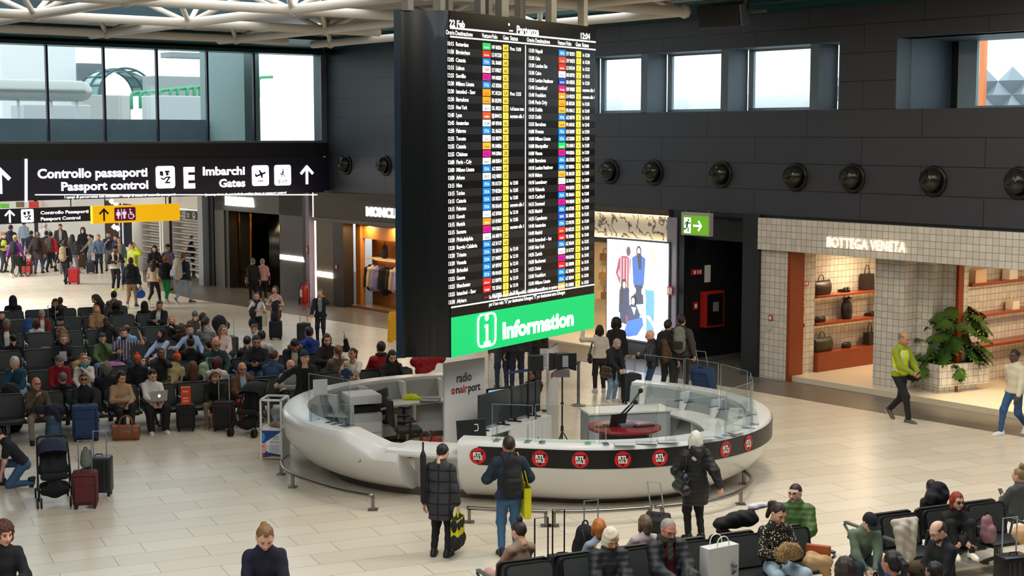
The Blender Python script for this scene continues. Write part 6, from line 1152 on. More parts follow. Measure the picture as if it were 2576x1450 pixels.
m=MB(); m.box((-.32,-.32,.0),(.32,.32,.78),.02); m.build('cabinet',M_PR,o,angle=40); m=MB(); m.box((-.32,-.32,.96),(.32,.32,1.14),.03); m.build('scanner_lid',mat('copier white','#d3d6d4',.4),o,angle=40); m=MB(); m.box((-.32,.1,.76),(.32,.32,.98)); m.box((-.32,-.32,.76),(-.24,.3,.98)); m.build('column',M_PR,o); m=MB(); m.box((-.24,-.2,.79),(.3,.1,.9)); m.build('tray_gap',mat('near black','#0c0c0d',.6),o)
m=MB(); m.box((.1,-.5,1.0),(.42,-.3,1.03),.006,M=Matrix.Rotation(R(-18),4,'X')); m.build('control_panel',mat('dark screen','#2b2f36',.2),o)
for z in (.18,.42):m=MB(); m.box((-.3,-.33,z),(.3,-.315,z+.2),.004); m.build('paper_drawer',mat('copier white','#d3d6d4',.4),o)
for u,v,rz,lab in ((-2.0,28.05,285,'black office chair with armrests in front of photocopier'),(-2.25,28.95,250,'second black office chair with tilted back behind first')):
 o=empty('office_chair',(u,v,0),R(rz),lab,'chair','office chairs inside the desk'); mbk=mat('chair black','#17181a',.6); m=MB(); m.box((-.25,-.24,.44),(.25,.26,.53),.04); m.build('seat',mbk,o,angle=40); m=MB(); m.box((-.24,-.30,.6),(.24,-.23,1.12),.03,M=Matrix.Rotation(R(4),4,'X')); m.build('backrest',mbk,o,angle=40); m=MB(); m.cyl((0,0,.1),(0,0,.45),.03); m.box((-.03,-.26,.46),(.03,-.2,.8)); m.build('column',M_STEEL,o)
 for sx in (-1,1):m=MB(); m.box((sx*.29-.03,-.15,.68),(sx*.29+.03,.12,.71),.01); m.box((sx*.29-.015,-.02,.46),(sx*.29+.015,.02,.69)); m.build('armrest',mbk,o)
 m=MB()
 for k in range(5):t=2*math.pi*k/5; m.cyl((0,0,.1),(.3*math.cos(t),.3*math.sin(t),.06),.025,.018,8); m.lathe([(0,0),(.03,.01),(.03,.05),(0,.06)],8,(.3*math.cos(t),.3*math.sin(t),0))
 m.build('base',mbk,o)
# big screens on a white stand
a,b_=np.array([-.38,26.3]),np.array([.72,27.9]); ang=math.atan2(*(b_-a)[::-1]); o=empty('low_cabinet',(a[0],a[1],0),ang,'white low cabinet with open shelf under the two monitors','cabinet'); m=MB(); m.box((-.1,0,.72),(2.0,.5,.78),.005); m.box((-.1,.44,0),(2.0,.5,.72)); m.box((-.1,.0,0),(-.05,.5,.72)); m.box((.62,.0,0),(2.0,.05,.72)); m.box((-.1,0,.34),(.64,.45,.38)); m.build('carcass',M_DW,o)
for i,(q0,q1) in enumerate(((-.05,.9),(.98,1.92))):o=empty('monitor',tuple(a+(b_-a)/np.hypot(*(b_-a))*(q0))+(.78,),ang,('large flat monitor at left on white cabinet' if i==0 else 'large flat monitor at right on white cabinet'),'monitor','monitors inside the desk'); m=MB(); m.box((0,.2,.07),(q1-q0,.26,.66),.01); m.build('screen',mat('dark screen','#14181c',.18),o); m=MB(); m.box((.1,.1,0),(.16,.4,.02)); m.box((.1,.2,0),(.14,.25,.1)); m.box((q1-q0-.2,.1,0),(q1-q0-.14,.4,.02)); m.box((q1-q0-.2,.2,0),(q1-q0-.16,.25,.1)); m.build('stand',M_BLACK,o)
p=at(1226,1010,1.0); o=empty('monitor',(p[0],p[1],.74),R(35),'small lit computer screen beside the radio panel','monitor'); m=MB(); m.box((-.02,-.02,.1),(.5,.02,.5),.006); m.build('screen',M_BLACK,o); m=MB(); quad(m,[(.01,-.024,.14),(.47,-.024,.14),(.47,-.024,.47),(.01,-.024,.47)]); m.build('display',mat('lit display','#9fb8d8',.4,emit=.7),o); m=MB(); m.box((.15,-.1,0),(.35,.1,.02)); m.box((.22,-.01,0),(.28,.02,.12)); m.build('stand',M_BLACK,o)
for i,(u,v,hd,lab) in enumerate(((1329,1130,0,'thin black light stand in front of the monitors'),(1347,1132,1,'black light stand with boxy lamp head before monitors'),(1414,1125,2,'tall black light stand with barn door lamp'))):
 p=at(u,v-20,0.35); o=empty('light_stand',(p[0],p[1],0),0,lab,'lamp stand','studio light stands'); m=MB(); m.cyl((0,0,.12),(0,0,1.72),.016,n=8); m.cyl((0,0,.5),(0,0,.6),.03,n=8); m.cyl((0,0,1.0),(0,0,1.06),.028,n=8); m.build('pole',M_BLACK,o)
 for k in range(3):t=2*math.pi*k/3; m=MB(); m.tube([(0,0,.5),(.3*math.cos(t),.3*math.sin(t),.01)],.012,6); m.build('leg',M_BLACK,o)
 if hd:m=MB(); m.box((-.13,-.08,1.7),(.13,.08,2.0),.01,M=Matrix.Rotation(R(20),4,'Z')); m.build('lamp_head',M_BLACK,o)
 if hd==2:
  for sg_,ax_ in ((1,'x'),(-1,'x'),(-1,'z')):m=MB(); m.add([(sg_*.13,-.08,1.7),(sg_*.13,-.08,2.0),(sg_*.26,-.16,2.02),(sg_*.26,-.16,1.68)] if ax_=='x' else [(-.13,-.08,1.7),(.13,-.08,1.7),(.14,-.16,1.56),(-.14,-.16,1.56)],[(0,1,2,3)]); m.build('barn_door',M_BLACK,o)
  m=MB(); quad(m,[(-.09,-.085,1.74),(.11,-.085,1.74),(.11,-.085,1.96),(-.09,-.085,1.96)]); m.build('lamp_panel',mat('lamp panel grey','#8d9298',.3),o)
# red round table with its gear
p=at(1570,1072,.92); RT=np.array([p[0],p[1],0]); o=empty('round_table',tuple(RT),0,'round red table on black drum inside the desk','table'); m=MB(); m.lathe([(0,.86),(.62,.86),(.66,.88),(.66,.91),(.62,.92),(0,.92)],40); m.build('tabletop',mat('red table','#7d1a20',.25),o,angle=40); m=MB(); m.lathe([(0,0),(.45,0),(.45,.86),(0,.86)],32); m.build('drum',mat('drum black','#15151b',.4),o,angle=40)
def laptop(loc,rz,label,lid='#1b1e22',base='#23262a',openA=105,scr=None,logo=None,w=.34,d=.23):
 o=empty('laptop',loc,rz,label,'laptop'); m=MB(); m.box((-w/2,-d/2,0),(w/2,d/2,.018),.004); m.build('base',plain(base,.4),o); m=MB(); M_=Matrix.Translation((0,d/2,.016))@Matrix.Rotation(R(90-openA),4,'X'); m.box((-w/2,-.006,0),(w/2,.006,d),.003,M=M_); m.build('lid',plain(lid,.35),o)
 m=MB(); k=-.0075; quad(m,[tuple(M_@Vector(q)) for q in ((-w*.46,k,.012),(w*.46,k,.012),(w*.46,k,d-.012),(-w*.46,k,d-.012))]); m.build('screen',mat('laptop screen','#2a3640',.15) if scr is None else scr,o)
 if logo:m=MB(); quad(m,[tuple(M_@Vector((.03*math.cos(t)*(1-.15*(abs(t)<.6)),.0075,d*.5+.033*math.sin(t)))) for t in np.linspace(math.pi,-math.pi,14,endpoint=False)]); m.build('emblem',mat('lit emblem','#ffffff',.5,emit=1.5),o)
 return o
laptop(tuple(RT+(-.18,.05,.92)),R(-150),'black laptop open on the red round table');
for i,(dx,q) in enumerate(((.02,((.0,.0,0),(-.05,0,.1),(.22,.1,.36),(.40,.2,.58))),(.08,((.0,-.05,0),(-.08,-.05,.1),(.14,0,.32),(.22,.0,.42))))):
 o=empty('microphone',tuple(RT+(dx-.1,.12-i*.1,.92)),0,('taller boom microphone over the red table' if i==0 else 'lower boom microphone over the red table'),'microphone','microphones on the red table'); m=MB(); m.tube(q,.018,8); m.build('boom_arm',M_BLACK,o,smooth=True); m=MB(); m.lathe([(0,-.05),(.035,-.03),(.045,0),(.035,.035),(0,.05)],12,q[-1]); m.build('foam_head',mat('foam black','#1a1718',.9),o,smooth=True); m=MB(); m.lathe([(0,0),(.06,0),(.05,.03),(0,.03)],12); m.build('clamp',M_BLACK,o)
o=thing_box('audio_mixer',(-.16,-.1,0),(.16,.1,.05),mat('mixer grey','#6a6d70',.5),'small grey audio mixer on the red table','mixer',RT+(.05,-.02,.92),R(20)); thing_box('keyboard',(-.2,-.07,0),(.2,.07,.025),M_BLACK,'black keyboard at right on the red table','keyboard',RT+(.34,-.02,.92),R(25)); thing_box('tablet',(-.1,-.07,0),(.1,.07,.012),M_BLACK,'black tablet at left on the red table','tablet',RT+(-.42,-.08,.92),R(10))
p=at(1580,1040,.74); thing_box('paper_stack',(-.2,-.15,0),(.2,.15,.05),mat('paper grey','#c9c9c2',.8),'stack of papers on the white worktop behind laptop','papers',(p[0],p[1],.745),R(15))
p=at(1470,1040,.9); o=empty('white_unit',(p[0]+.1,p[1],0),R(14),'grey sided white worktop unit behind the red table','cabinet'); m=MB(); m.box((0,0,0),(1.6,.6,.86)); m.build('carcass',mat('desk grey panel','#9aa0a2',.4),o); m=MB(); m.box((-.03,-.03,.86),(1.63,.63,.9),.005); m.build('top',M_DW,o)
p=at(1195,1122,.8); o=empty('monitor',(p[0]-.05,p[1]+.05,.80),R(205),'black slim monitor seen from behind on the low counter','monitor'); m=MB(); m.box((-.27,-.015,.1),(.27,.015,.44),.006,M=Matrix.Rotation(R(8),4,'X')); m.build('screen',M_BLACK,o); m=MB(); m.box((-.1,-.08,0),(.1,.08,.015)); m.box((-.03,-.01,0),(.03,.02,.12)); m.build('stand',M_BLACK,o); m=MB(); m.tube([(-.03,.03,.36),(-.09,.03,.36),(-.1,.03,.3),(-.09,.03,.25),(-.03,.03,.25)],.009,5); m.build('emblem',mat('plate white','#e8e4de',.5),o)
p=at(1037,1004,.76); g=nets([((-.14,0,.03),(.05,.03,.05),.05,.06),((.0,.0,.04),(.16,-.04,.03),.05,.035),((-.1,.03,.06),(-.02,.0,.09),.05,.03)],.015,.03,(),lambda G:.008*np.sin(G[...,0]*60)*np.sin(G[...,1]*70)); tag(link('folded_vest',np_mesh('folded_vest',*g),None,mat('hi vis','#d8e21a',.6),(p[0],p[1],.745)),'crumpled yellow vest lying on the desk shelf','vest'); p=at(1083,1010,.76); thing_box('document_tray',(-.2,-.14,0),(.2,.14,.07),mat('silver tray','#8f9599',.3,metal=.6),'silver document tray on desk shelf beside yellow vest','tray',(p[0],p[1],.745),R(-5),.02)
shop_bag('duffel',(-1.55,28.0,0),R(15),'red and black bag on the floor inside the desk','#a8201c',None,w=.42,dep=.26,h=.34)
p=at(806,994,1.14); o=thing_box('notice_card',(-.14,-.005,0),(.14,.005,.3),mat('paper white','#ecebe6',.7),'white notice card leaning on desk counter by left screen','card',(p[0],p[1],1.14),R(20),.002)
p=at(820,1066,1.14);
for i,(u,v) in enumerate(((1572,1119),(1627,1115),(1680,1112),(1772,1104),(1855,1088),(1870,1068),(1868,1045))):p=at(u,v,1.14); thing_box('leaflet',(-.17,-.1,0),(.17,.1,.012),mat('leaflet pale','#b9c4c6',.5),'flat pale leaflet on desk counter, '+('before the red table','right of red table centre','left of the padded coat woman','right of the padded coat woman','front right bend','right end, middle','right end, furthest')[i],'leaflet',(p[0],p[1],1.142),R((0,-2,5,12,35,50,60)[i]),.003,'leaflets on the desk')
# belt post and standing notice behind the desk
p=at(1455,1021,0); o=empty('belt_post',(p[0],p[1],0),0,'steel queue post with blue belt behind the desk','post'); m=MB(); m.lathe([(0,0),(.17,0),(.17,.02),(.04,.05),(.035,.06),(.035,.95),(.045,.96),(.045,1.02),(0,1.02)],18); m.build('post_body',M_STEEL,o,angle=40); m=MB(); m.add([(0,0,.93),(0,0,.99),(-1.6,-1.2,.97),(-1.6,-1.2,.91)],[(0,1,2,3)]); m.build('belt',mat('blue belt','#1c3f7a',.6),o)
p=at(1377,1035,0); o=empty('notice_stand',(p[0],p[1],0),R(10),'pale printed notice on stand behind the monitors','notice'); m=MB(); m.box((-.17,-.01,.95),(.17,.01,1.4),.003); m.build('notice_sheet',mat('notice paper','#b9bcc9',.6),o); m=MB(); m.cyl((0,0.02,0),(0,.02,1.0),.02,n=8); m.box((-.12,-.12,0),(.12,.12,.02)); m.build('stand',M_BLACK,o); m=MB(); put_text(m,'Ti Aiuto',(0,-.013,1.33),(1,0,0),(0,0,1),.03,align='c')
for k in range(9):quad(m,[(-.13,-.013,1.28-k*.035),(.13,-.013,1.28-k*.035),(.13,-.013,1.29-k*.035),(-.13,-.013,1.29-k*.035)])
m.build('print',mat('ink blue grey','#4a5070',.6),o)
# donation box
p0=at(655,1157,0); p1=at(711,1162,0); ang=math.atan2(*(p1-p0)[1::-1]); o=empty('donation_box',tuple(p0),R(-8),'white donation box with clear top and colourful poster beside the desk','donation box'); w_,d_=.43,.52
m=MB()
for x in (0,w_-.035):
 for y in (0,d_-.035):m.box((x,y,0),(x+.035,y+.035,1.15))
for z in (.56,1.12):m.box((0,0,z),(w_,.035,z+.035)); m.box((0,d_-.035,z),(w_,d_,z+.035)); m.box((0,0,z),(.035,d_,z+.035)); m.box((w_-.035,0,z),(w_,d_,z+.035))
m.build('frame',M_WHITE,o); m=MB(); m.box((.01,.02,.02),(w_-.01,d_-.02,.58)); m.build('body',M_WHITE,o); m=MB(); m.add([(.035,.01,.6),(w_-.035,.01,.6),(w_-.035,.01,1.12),(.035,.01,1.12)],[(0,1,2,3)]); m.add([(w_-.01,.03,.6),(w_-.01,d_-.03,.6),(w_-.01,d_-.03,1.12),(w_-.01,.03,1.12)],[(0,1,2,3)]); m.add([(.03,.03,1.14),(w_-.03,.03,1.14),(w_-.03,d_-.03,1.14),(.03,d_-.03,1.14)],[(0,1,2,3)]); m.build('pane',M_PX,o)
PC={}
def dq(c,pts,y=.012):PC.setdefault(c,MB()); k=PC[c]; quad(k,[(.035+x*(w_-.07),y-.001*len(PC),.04+z*.52) for x,z in pts])
dq('#1d4a94',[(0,0),(1,0),(1,1),(0,1)]); dq('#eef0f4',[(.05,.5),(1,.95),(1,.12),(.3,.2)]); dq('#e9b8a8',[(0,.12),(.2,.2),(.28,.35),(.2,.52),(0,.55)]); dq('#3f9be0',[(0,.58),(.12,.62),(.18,.78),(.1,.9),(0,.92)]); dq('#c9302c',[(0,0),(.18,.05),(0,.2)]); dq('#e8b93c',[(.12,.0),(.5,.06),(1,.05),(1,0)]); dq('#c9302c',[(.05,.38),(.1,.38),(.1,.43),(.05,.43)])
for c,k in PC.items():k.build('poster_print',mat('print '+c,c,.6),o)
m=MB(); T_=lambda s_,x,z,h,al='r':put_text(m,s_,(x,.002,z),(1,0,0),(0,0,1),h,None,al,.01)
T_('DONA',w_-.06,.43,.032); T_('la speranza',w_-.06,.395,.022); T_('GIFT hope',w_-.06,.33,.03)
for k in range(7):quad(m,[(.17,.002,.28-k*.022),(w_-.06,.002,.28-k*.022),(w_-.06,.002,.284-k*.022),(.17,.002,.284-k*.022)])
m.build('poster_text',mat('ink maroon','#5a3a50',.6),o)
rc=random.Random(3)
for k in range(14):q=o.matrix_basis@Vector((rc.uniform(.12,.32),rc.uniform(.12,.4),.598+.004*k)); tag(thing_box('banknote',(-.06,-.03,0),(.06,.03,.004),mat('note %d'%(k%3),('#9a7a5a','#b9a58a','#7a5a48')[k%3],.8),'loose banknote in heap inside the donation box','banknote',q,rc.uniform(0,6),0),group='banknotes in the donation box')
# --- luggage, seats and what people carry
def zig(u,v,z=0.0):p=at(u,v,z); return (p[0],p[1],z)
def yawz(yaw):return R(180+yaw)
def suitcase(loc,rz,label,col,w=.38,d=.24,h=.56,handle=.45,ribs=True,group=None,tilt=0,cat='suitcase',soft=False,pole='#9aa0a6',trim=None):
 o=empty('suitcase',loc,rz,label,cat,group); o.rotation_euler=(R(tilt),0,rz); bm_=mat('case '+col,col,.75 if soft else .35,bump=.2 if soft else 0,bscale=80); m=MB(); m.box((-w/2,-d/2,.06),(w/2,d/2,.06+h),.035);
 m.build('shell',bm_,o,angle=40)
 if ribs:
  m=MB(); n=5
  for k in range(n):x=-w*.36+w*.72*k/(n-1); m.box((x-.014,-d/2-.006,.12),(x+.014,-d/2+.01,h)); m.box((x-.014,d/2-.01,.12),(x+.014,d/2+.006,h))
  m.build('rib',bm_,o)
 else:
  m=MB(); m.box((-w*.40,-d/2-.025,.12),(w*.40,-d/2+.01,h*.68),.012); m.build('front_pocket',bm_,o); m=MB(); m.tube([(-w*.42,-d/2-.006,.1),(-w*.42,-d/2-.006,h*.98),(w*.42,-d/2-.006,h*.98),(w*.42,-d/2-.006,.1)],.006,5); m.build('zip',plain(trim or '#141414'),o)
 for sx in (-1,1):
  for sy in (-1,1):m=MB(); m.cyl((sx*(w/2-.05)-.02,sy*(d/2-.04),.032),(sx*(w/2-.05)+.02,sy*(d/2-.04),.032),.032,n=12); m.build('wheel',plain('#161616',.6),o)
 m=MB(); m.tube([(-.06,0,h+.06),(-.05,0,h+.09),(.05,0,h+.09),(.06,0,h+.06)],.01,6); m.build('grip',plain('#161616',.6),o)
 if handle:m=MB(); q=h+.05; m.tube([(-w*.26,d*.3,q),(-w*.26,d*.3,q+handle),(w*.26,d*.3,q+handle),(w*.26,d*.3,q)],.011,6); m.build('trolley_handle',plain(pole,.35,.6),o)
 return o
def backpack_on(who,label,col,s=1.0,group=None,col2=None,low=0):
 b,S,j=PEOPLE[who]; base=pt(who,'chest',(0,-(.17+j['th']),-.02-low)); lean=math.degrees(math.atan2(j['U']@np.array([0,1,0]),j['U'][2])); o=empty('backpack',tuple(base),b.rotation_euler[2],label,'backpack',group); o.rotation_euler=(-R(lean),0,b.rotation_euler[2]); s*=S
 g=nets([((0,-.045,-.17),(0,-.05,.14),.15,.125,(Y3,1.45)),((0,-.14,-.15),(0,-.13,-.02),.105,.1,(Y3,1.5))],.019,.05,(),lambda G:.004*np.sin(G[...,2]*45+G[...,0]*25)); link('main_compartment',np_mesh('main_compartment',g[0]*s,g[1]),o,fabric(col))
 g=nets([((-.06,-.195,-.17),(.06,-.195,-.17),.05,.05,(Y3,1.6)),((-.06,-.195,-.09),(.06,-.195,-.09),.05,.05,(Y3,1.6))],.016,.04); link('front_pocket',np_mesh('front_pocket',g[0]*s,g[1]),o,fabric(col2 or col))
 for sx in (-1,1):m=MB(); m.tube([np.array(q)*s for q in ((sx*.085,-.0,.14),(sx*.10,.06,.22),(sx*.105,.17,.235),(sx*.115,.27,.17),(sx*.13,.27,.02),(sx*.15,.14,-.13),(sx*.12,.0,-.16))],.017*s,6); m.build('strap',fabric(col2 or '#141414'),o,smooth=True)
 m=MB(); arch(m,-.035*s,.035*s,-.04*s,.25*s,.05*s,.009); m.build('top_loop',fabric('#141414'),o)
 return o
def phone_in(who,hand,label,col='#15161a',yaw=0,lit=False,tablet=False):
 b,S,j=PEOPLE[who]; w=pt(who,'wr'+hand); e=pt(who,'el'+hand); d=(w-e)/np.linalg.norm(w-e); p=w+d*.11+np.array([0,0,.02]); o=empty('tablet' if tablet else 'phone',tuple(p),0,label,'tablet' if tablet else 'phone'); o.rotation_euler=(R(35),0,b.rotation_euler[2]+R(180+yaw))
 k=2.2 if tablet else 1.0; m=MB(); m.box((-.037*k,-.004,-.05*k),(.037*k,.005,.095*k),.003); m.build('body',plain(col,.3),o); m=MB(); quad(m,[(-.033*k,.0062,-.045*k),(.033*k,.0062,-.045*k),(.033*k,.0062,.09*k),(-.033*k,.0062,.09*k)]); m.build('display',mat('phone lit','#b9c6dc',.3,emit=.6) if lit else mat('phone glass','#0d1116',.1),o); return o
def carried(kind,who,hand,label,col,w=.34,h=.3,dep=.12,drop=.0,group=None,strap=True,side=.0,dz=0,yaw=0):
 """a bag hanging from a hand or a shoulder"""
 b,S,j=PEOPLE[who]; fab=fabric(col) if kind!='leather' else mat('leather '+col,col,.4,bump=.2)
 if hand in 'RL':p=pt(who,'wr'+hand)+np.array([0,0,-.10]); top=p
 else:sg_=1 if hand=='SR' else -1; p=pt(who,'P',(sg_*(.21+j['th']),side,.1+dz)); top=pt(who,'neck',(sg_*.12,0,.0+j['th']*.7))
 rz=b.rotation_euler[2]+R(90)+R(yaw); zt=p[2]-drop; o=empty({'tote':'tote_bag','hand':'handbag','leather':'handbag','duffel':'holdall','paper':'carrier_bag','cross':'shoulder_bag','coat':'folded_coat'}[kind],(p[0],p[1],zt-h),rz,label,'coat' if kind=='coat' else 'bag',group); m=MB()
 if kind=='duffel':bag_duffel(m,w,dep*1.6,h); m.build('body',fab,o,angle=50)
 elif kind in ('tote','paper'):
  m=MB(); rows=[]
  for z,k in ((0,.75),(.04,.96),(h*.5,1.0),(h,.98)):rows.append([(-w/2*(.92 if z<.03 else 1),-dep/2*k,z),(0,-dep/2*k*1.15,z),(w/2*(.92 if z<.03 else 1),-dep/2*k,z),(w/2*(.92 if z<.03 else 1),dep/2*k,z),(0,dep/2*k*1.15,z),(-w/2*(.92 if z<.03 else 1),dep/2*k,z)])
  m.grid(rows,closed=True); m.add(rows[0],[(0,1,2,3,4,5)]); m.build('body',fab,o,angle=50)
 else:
  g=nets([((-w*.36,0,h*.22),(w*.36,0,h*.22),h*.25,h*.25,(Y3,max(1.0,h*.5/dep))),((-w*.30,0,h*.72),(w*.30,0,h*.72),h*.25,h*.25,(Y3,max(1.0,h*.62/dep)))],.018,.06,(),lambda G:.006*np.sin(G[...,0]*40+G[...,2]*28) if kind=='coat' else .003*np.sin(G[...,2]*50)); link('body',np_mesh('body',*g),o,fab)
 if strap:
  M_=o.matrix_basis.inverted(); tq=M_@Vector(tuple(top)); m=MB()
  for sy in ((-1,1) if kind in ('tote','paper','duffel') else (0,)):m.tube([(-w*.28,sy*dep*.3,h*.96),(tq.x*.5-w*.14,sy*dep*.2+tq.y*.5,h+(tq.z-h)*.6),(tq.x,tq.y,tq.z+.02),(tq.x*.5+w*.14,sy*dep*.2+tq.y*.5,h+(tq.z-h)*.6),(w*.28,sy*dep*.3,h*.96)],.010,6)
  m.build('handle',fabric(col) if kind!='leather' else fab,o,smooth=True)
 return o
def cross_strap(who,col='#141414',side=1):
 pass
def soft_lump(nm,loc,rz,label,cat,prims,col,vx=.02,k=.06,group=None,m_=None):g=nets(prims,vx,k,(),lambda G:.010*np.sin(G[...,0]*31+G[...,2]*17)*np.sin(G[...,1]*27+G[...,2]*23)); o=link(nm,np_mesh(nm,*g),None,m_ or fabric(col),loc,rz); return tag(o,label,cat,group)
# ---- beam seating
M_MESH=mat('seat mesh','#3b403f',.7,bump=.4,bscale=160); M_SHELL=mat('seat shell','#16181a',.5); M_ALU=mat('seat alloy','#5e6563',.4,metal=.5)
PITCH_S=.76; _SEAT={}
def seat_meshes():
 if _SEAT:return _SEAT
 m=MB(); poly=[(-.34,0),(.34,0),(.35,.38),(.33,.43),(.29,.45),(-.29,.45),(-.33,.43),(-.35,.38)]; M_=Matrix.Translation((0,-.20,.43))@Matrix.Rotation(R(102),4,'X'); m.prism(poly,-.02,.02,M=M_); _SEAT['back']=m.mesh('backrest')
 m=MB(); m.prism([(x*.86,.03+y*.88) for x,y in poly],.02,.032,M=M_@Matrix.Translation((0,0,-.055))); m.prism([(x*.86,.03+y*.88) for x,y in poly],.022,.03,M=M_); _SEAT['mesh']=m.mesh('mesh_panel')
 m=MB(); m.box((-.33,-.22,.38),(.33,.27,.44),.025); _SEAT['seat']=m.mesh('seat',angle=40)
 m=MB(); m.tube([(0,-.17,.42),(0,-.12,.64),(0,.22,.63),(0,.26,.6),(0,.02,.42)],.02,8); m.box((-.03,-.12,.625),(.03,.24,.655),.008); _SEAT['arm']=m.mesh('armrest',angle=40)
 m=MB(); m.box((-.03,-.04,.06),(.03,.04,.4)); m.tube([(0,0,.16),(0,.26,.03)],.028,8); m.tube([(0,0,.16),(0,-.26,.03)],.028,8); m.box((-.04,.2,0),(.04,.3,.03)); m.box((-.04,-.3,0),(.04,-.2,.03)); _SEAT['leg']=m.mesh('leg')
 for k_,mm in (('back',M_SHELL),('mesh',M_MESH),('seat',M_SHELL),('arm',M_ALU),('leg',M_ALU)):_SEAT[k_].materials.append(mm)
 return _SEAT
def bench(e1,e2,n,facing,label,group):
 """n seats along the row; facing -1 looks to the camera side"""
 S_=seat_meshes(); p=en(e1,e2,0); o=empty('airport_bench',tuple(p),EA+(math.pi if facing<0 else 0),label,'bench',group); sg_=-1 if facing<0 else 1
 for k in range(n):
  x=sg_*k*PITCH_S
  for nm,key in (('seat','seat'),('backrest','back')):
   c=link(nm,S_[key],o); c.location=(x,0,0)
   if nm=='backrest':q=link('mesh_panel',S_['mesh'],c)
 for k in (range(n+1)):c=link('armrest',S_['arm'],o); c.location=(sg_*(k-.5)*PITCH_S,0,0)
 for k in ((0,n-1) if n<4 else (0,n//2,n-1)):c=link('leg',S_['leg'],o); c.location=(sg_*k*PITCH_S,0,0)
 m=MB(); m.box((min(0,sg_*(n-1)*PITCH_S)-.3,-.04,.32),(max(0,sg_*(n-1)*PITCH_S)+.3,.04,.38)); m.build('beam',M_ALU,o)
 return o
RF=(30.75,33.65,37.15,40.3,43.4,45.7); RB=(31.75,34.65,38.15,41.3,44.4,46.7)
NMR=('nearest','second','third','fourth','fifth','furthest')
for r_ in range(6):
 a0,na=((2.95,12),(3.3,10),(3.6,8),(4.0,7),(4.4,6),(4.6,5))[r_]
 for fc,line in ((-1,RF[r_]+.13),(1,RB[r_]-.13)):
  k=0; i=0
  while k<na:
   n=min(4 if na!=6 else 3,na-k); bench(a0+k*PITCH_S,line,n,fc,'dark mesh bench in %s waiting row left of desk, %s, %s section'%(NMR[r_],'facing the camera' if fc<0 else 'facing away',('left','middle','right')[i]),'benches left of the desk'); k+=n; i+=1
FF,FB_=15.75,16.75
for a0,n,wh in ((7.55,3,'under the hooded fur woman'),(9.83,3,'beside the white paper bag'),(13.2,3,'by the red-haired woman')):
 for fc,line in ((-1,FF+.13),(1,FB_-.13)):bench(a0,line,n,fc,'dark mesh bench at bottom right %s, %s'%(wh,'facing camera' if fc<0 else 'facing the desk'),'benches at bottom right')
bench(10.4,13.1,4,1,'dark mesh bench along the bottom edge, near right corner','benches at bottom right'); bench(7.3,13.4,3,1,'dark mesh bench along the bottom edge below scarf man','benches at bottom right')
# ---- pushchairs
def pushchair(loc,rz,label,col,hood):
 o=empty('pushchair',loc,rz,label,'pushchair'); fr=plain('#2a2c30',.35,.5); f2=fabric(col)
 for sx in (-1,1):
  m=MB(); m.tube([(sx*.24,-.38,1.0),(sx*.25,-.2,.8),(sx*.26,.1,.45),(sx*.27,.42,.12)],.016,8); m.tube([(sx*.25,-.05,.6),(sx*.26,-.36,.12)],.014,8); m.build('frame',fr,o,smooth=True)
  for y in (.42,-.36):
   for q in (-.03,.03):m=MB(); m.cyl((sx*.26+q-.014,y,.085),(sx*.26+q+.014,y,.085),.085,n=18); m.build('wheel',plain('#141414',.7),o,angle=40)
 m=MB(); m.tube([(-.24,-.38,1.0),(-.2,-.42,1.03),(.2,-.42,1.03),(.24,-.38,1.0)],.02,8); m.build('push_handle',plain('#1b1b1b',.6),o,smooth=True)
 g=nets([((-.17,-.12,.50),(.17,-.12,.50),.07,.07),((-.17,.18,.46),(.17,.18,.46),.06,.06),((-.17,-.20,.85),(.17,-.20,.85),.05,.05),((-.17,-.13,.52),(-.17,-.22,.85),.05,.05),((.17,-.13,.52),(.17,-.22,.85),.05,.05),((0,-.13,.52),(0,-.22,.85),.08,.08)],.02,.1); link('seat',np_mesh('seat',*g),o,fabric('#14161a'))
 m=MB(); rows=[[(.24*math.cos(t),-.2+.30*math.sin(ph)*1.0,.78+.27*math.cos(ph)*max(.0,math.sin(t))**.5) for t in np.linspace(0,math.pi,9)] for ph in np.linspace(-1.3,1.2,8)]; m.grid(rows); m.build('hood',fabric(hood),o,smooth=True)
 g=nets([((-.17,-.1,.25),(.17,-.1,.25),.07,.07),((-.17,.18,.22),(.17,.18,.22),.07,.07),((0,-.1,.25),(0,.18,.22),.12,.12)],.025,.08); link('basket',np_mesh('basket',*g),o,fabric('#101114'))
 return o
# --- the people
# u v (feet v or row) yaw mode ; label ; sex skin hair-colour ; top colour [inner] ; legs shoes ; right arm, left arm ; options
_STR=None
def striped(name,c1,c2,n,ax=2,w=.5):
 if name in MATS:return MATS[name]
 m=mat(name,c1,.85); nt,b=nodes_of(m); tc=nt.nodes.new('ShaderNodeTexCoord'); se=nt.nodes.new('ShaderNodeSeparateXYZ'); ml=nt.nodes.new('ShaderNodeMath'); fr=nt.nodes.new('ShaderNodeMath'); gt=nt.nodes.new('ShaderNodeMath'); mx=nt.nodes.new('ShaderNodeMix'); mx.data_type='RGBA'
 ml.operation='MULTIPLY'; ml.inputs[1].default_value=n; fr.operation='FRACT'; gt.operation='GREATER_THAN'; gt.inputs[1].default_value=w; L=nt.links.new
 L(tc.outputs['Object'],se.inputs[0]); L(se.outputs[ax],ml.inputs[0]); L(ml.outputs[0],fr.inputs[0]); L(fr.outputs[0],gt.inputs[0]); L(gt.outputs[0],mx.inputs['Factor']); mx.inputs['A'].default_value=(*lin(c1),1); mx.inputs['B'].default_value=(*lin(c2),1); L(mx.outputs['Result'],b.inputs['Base Color']); return m
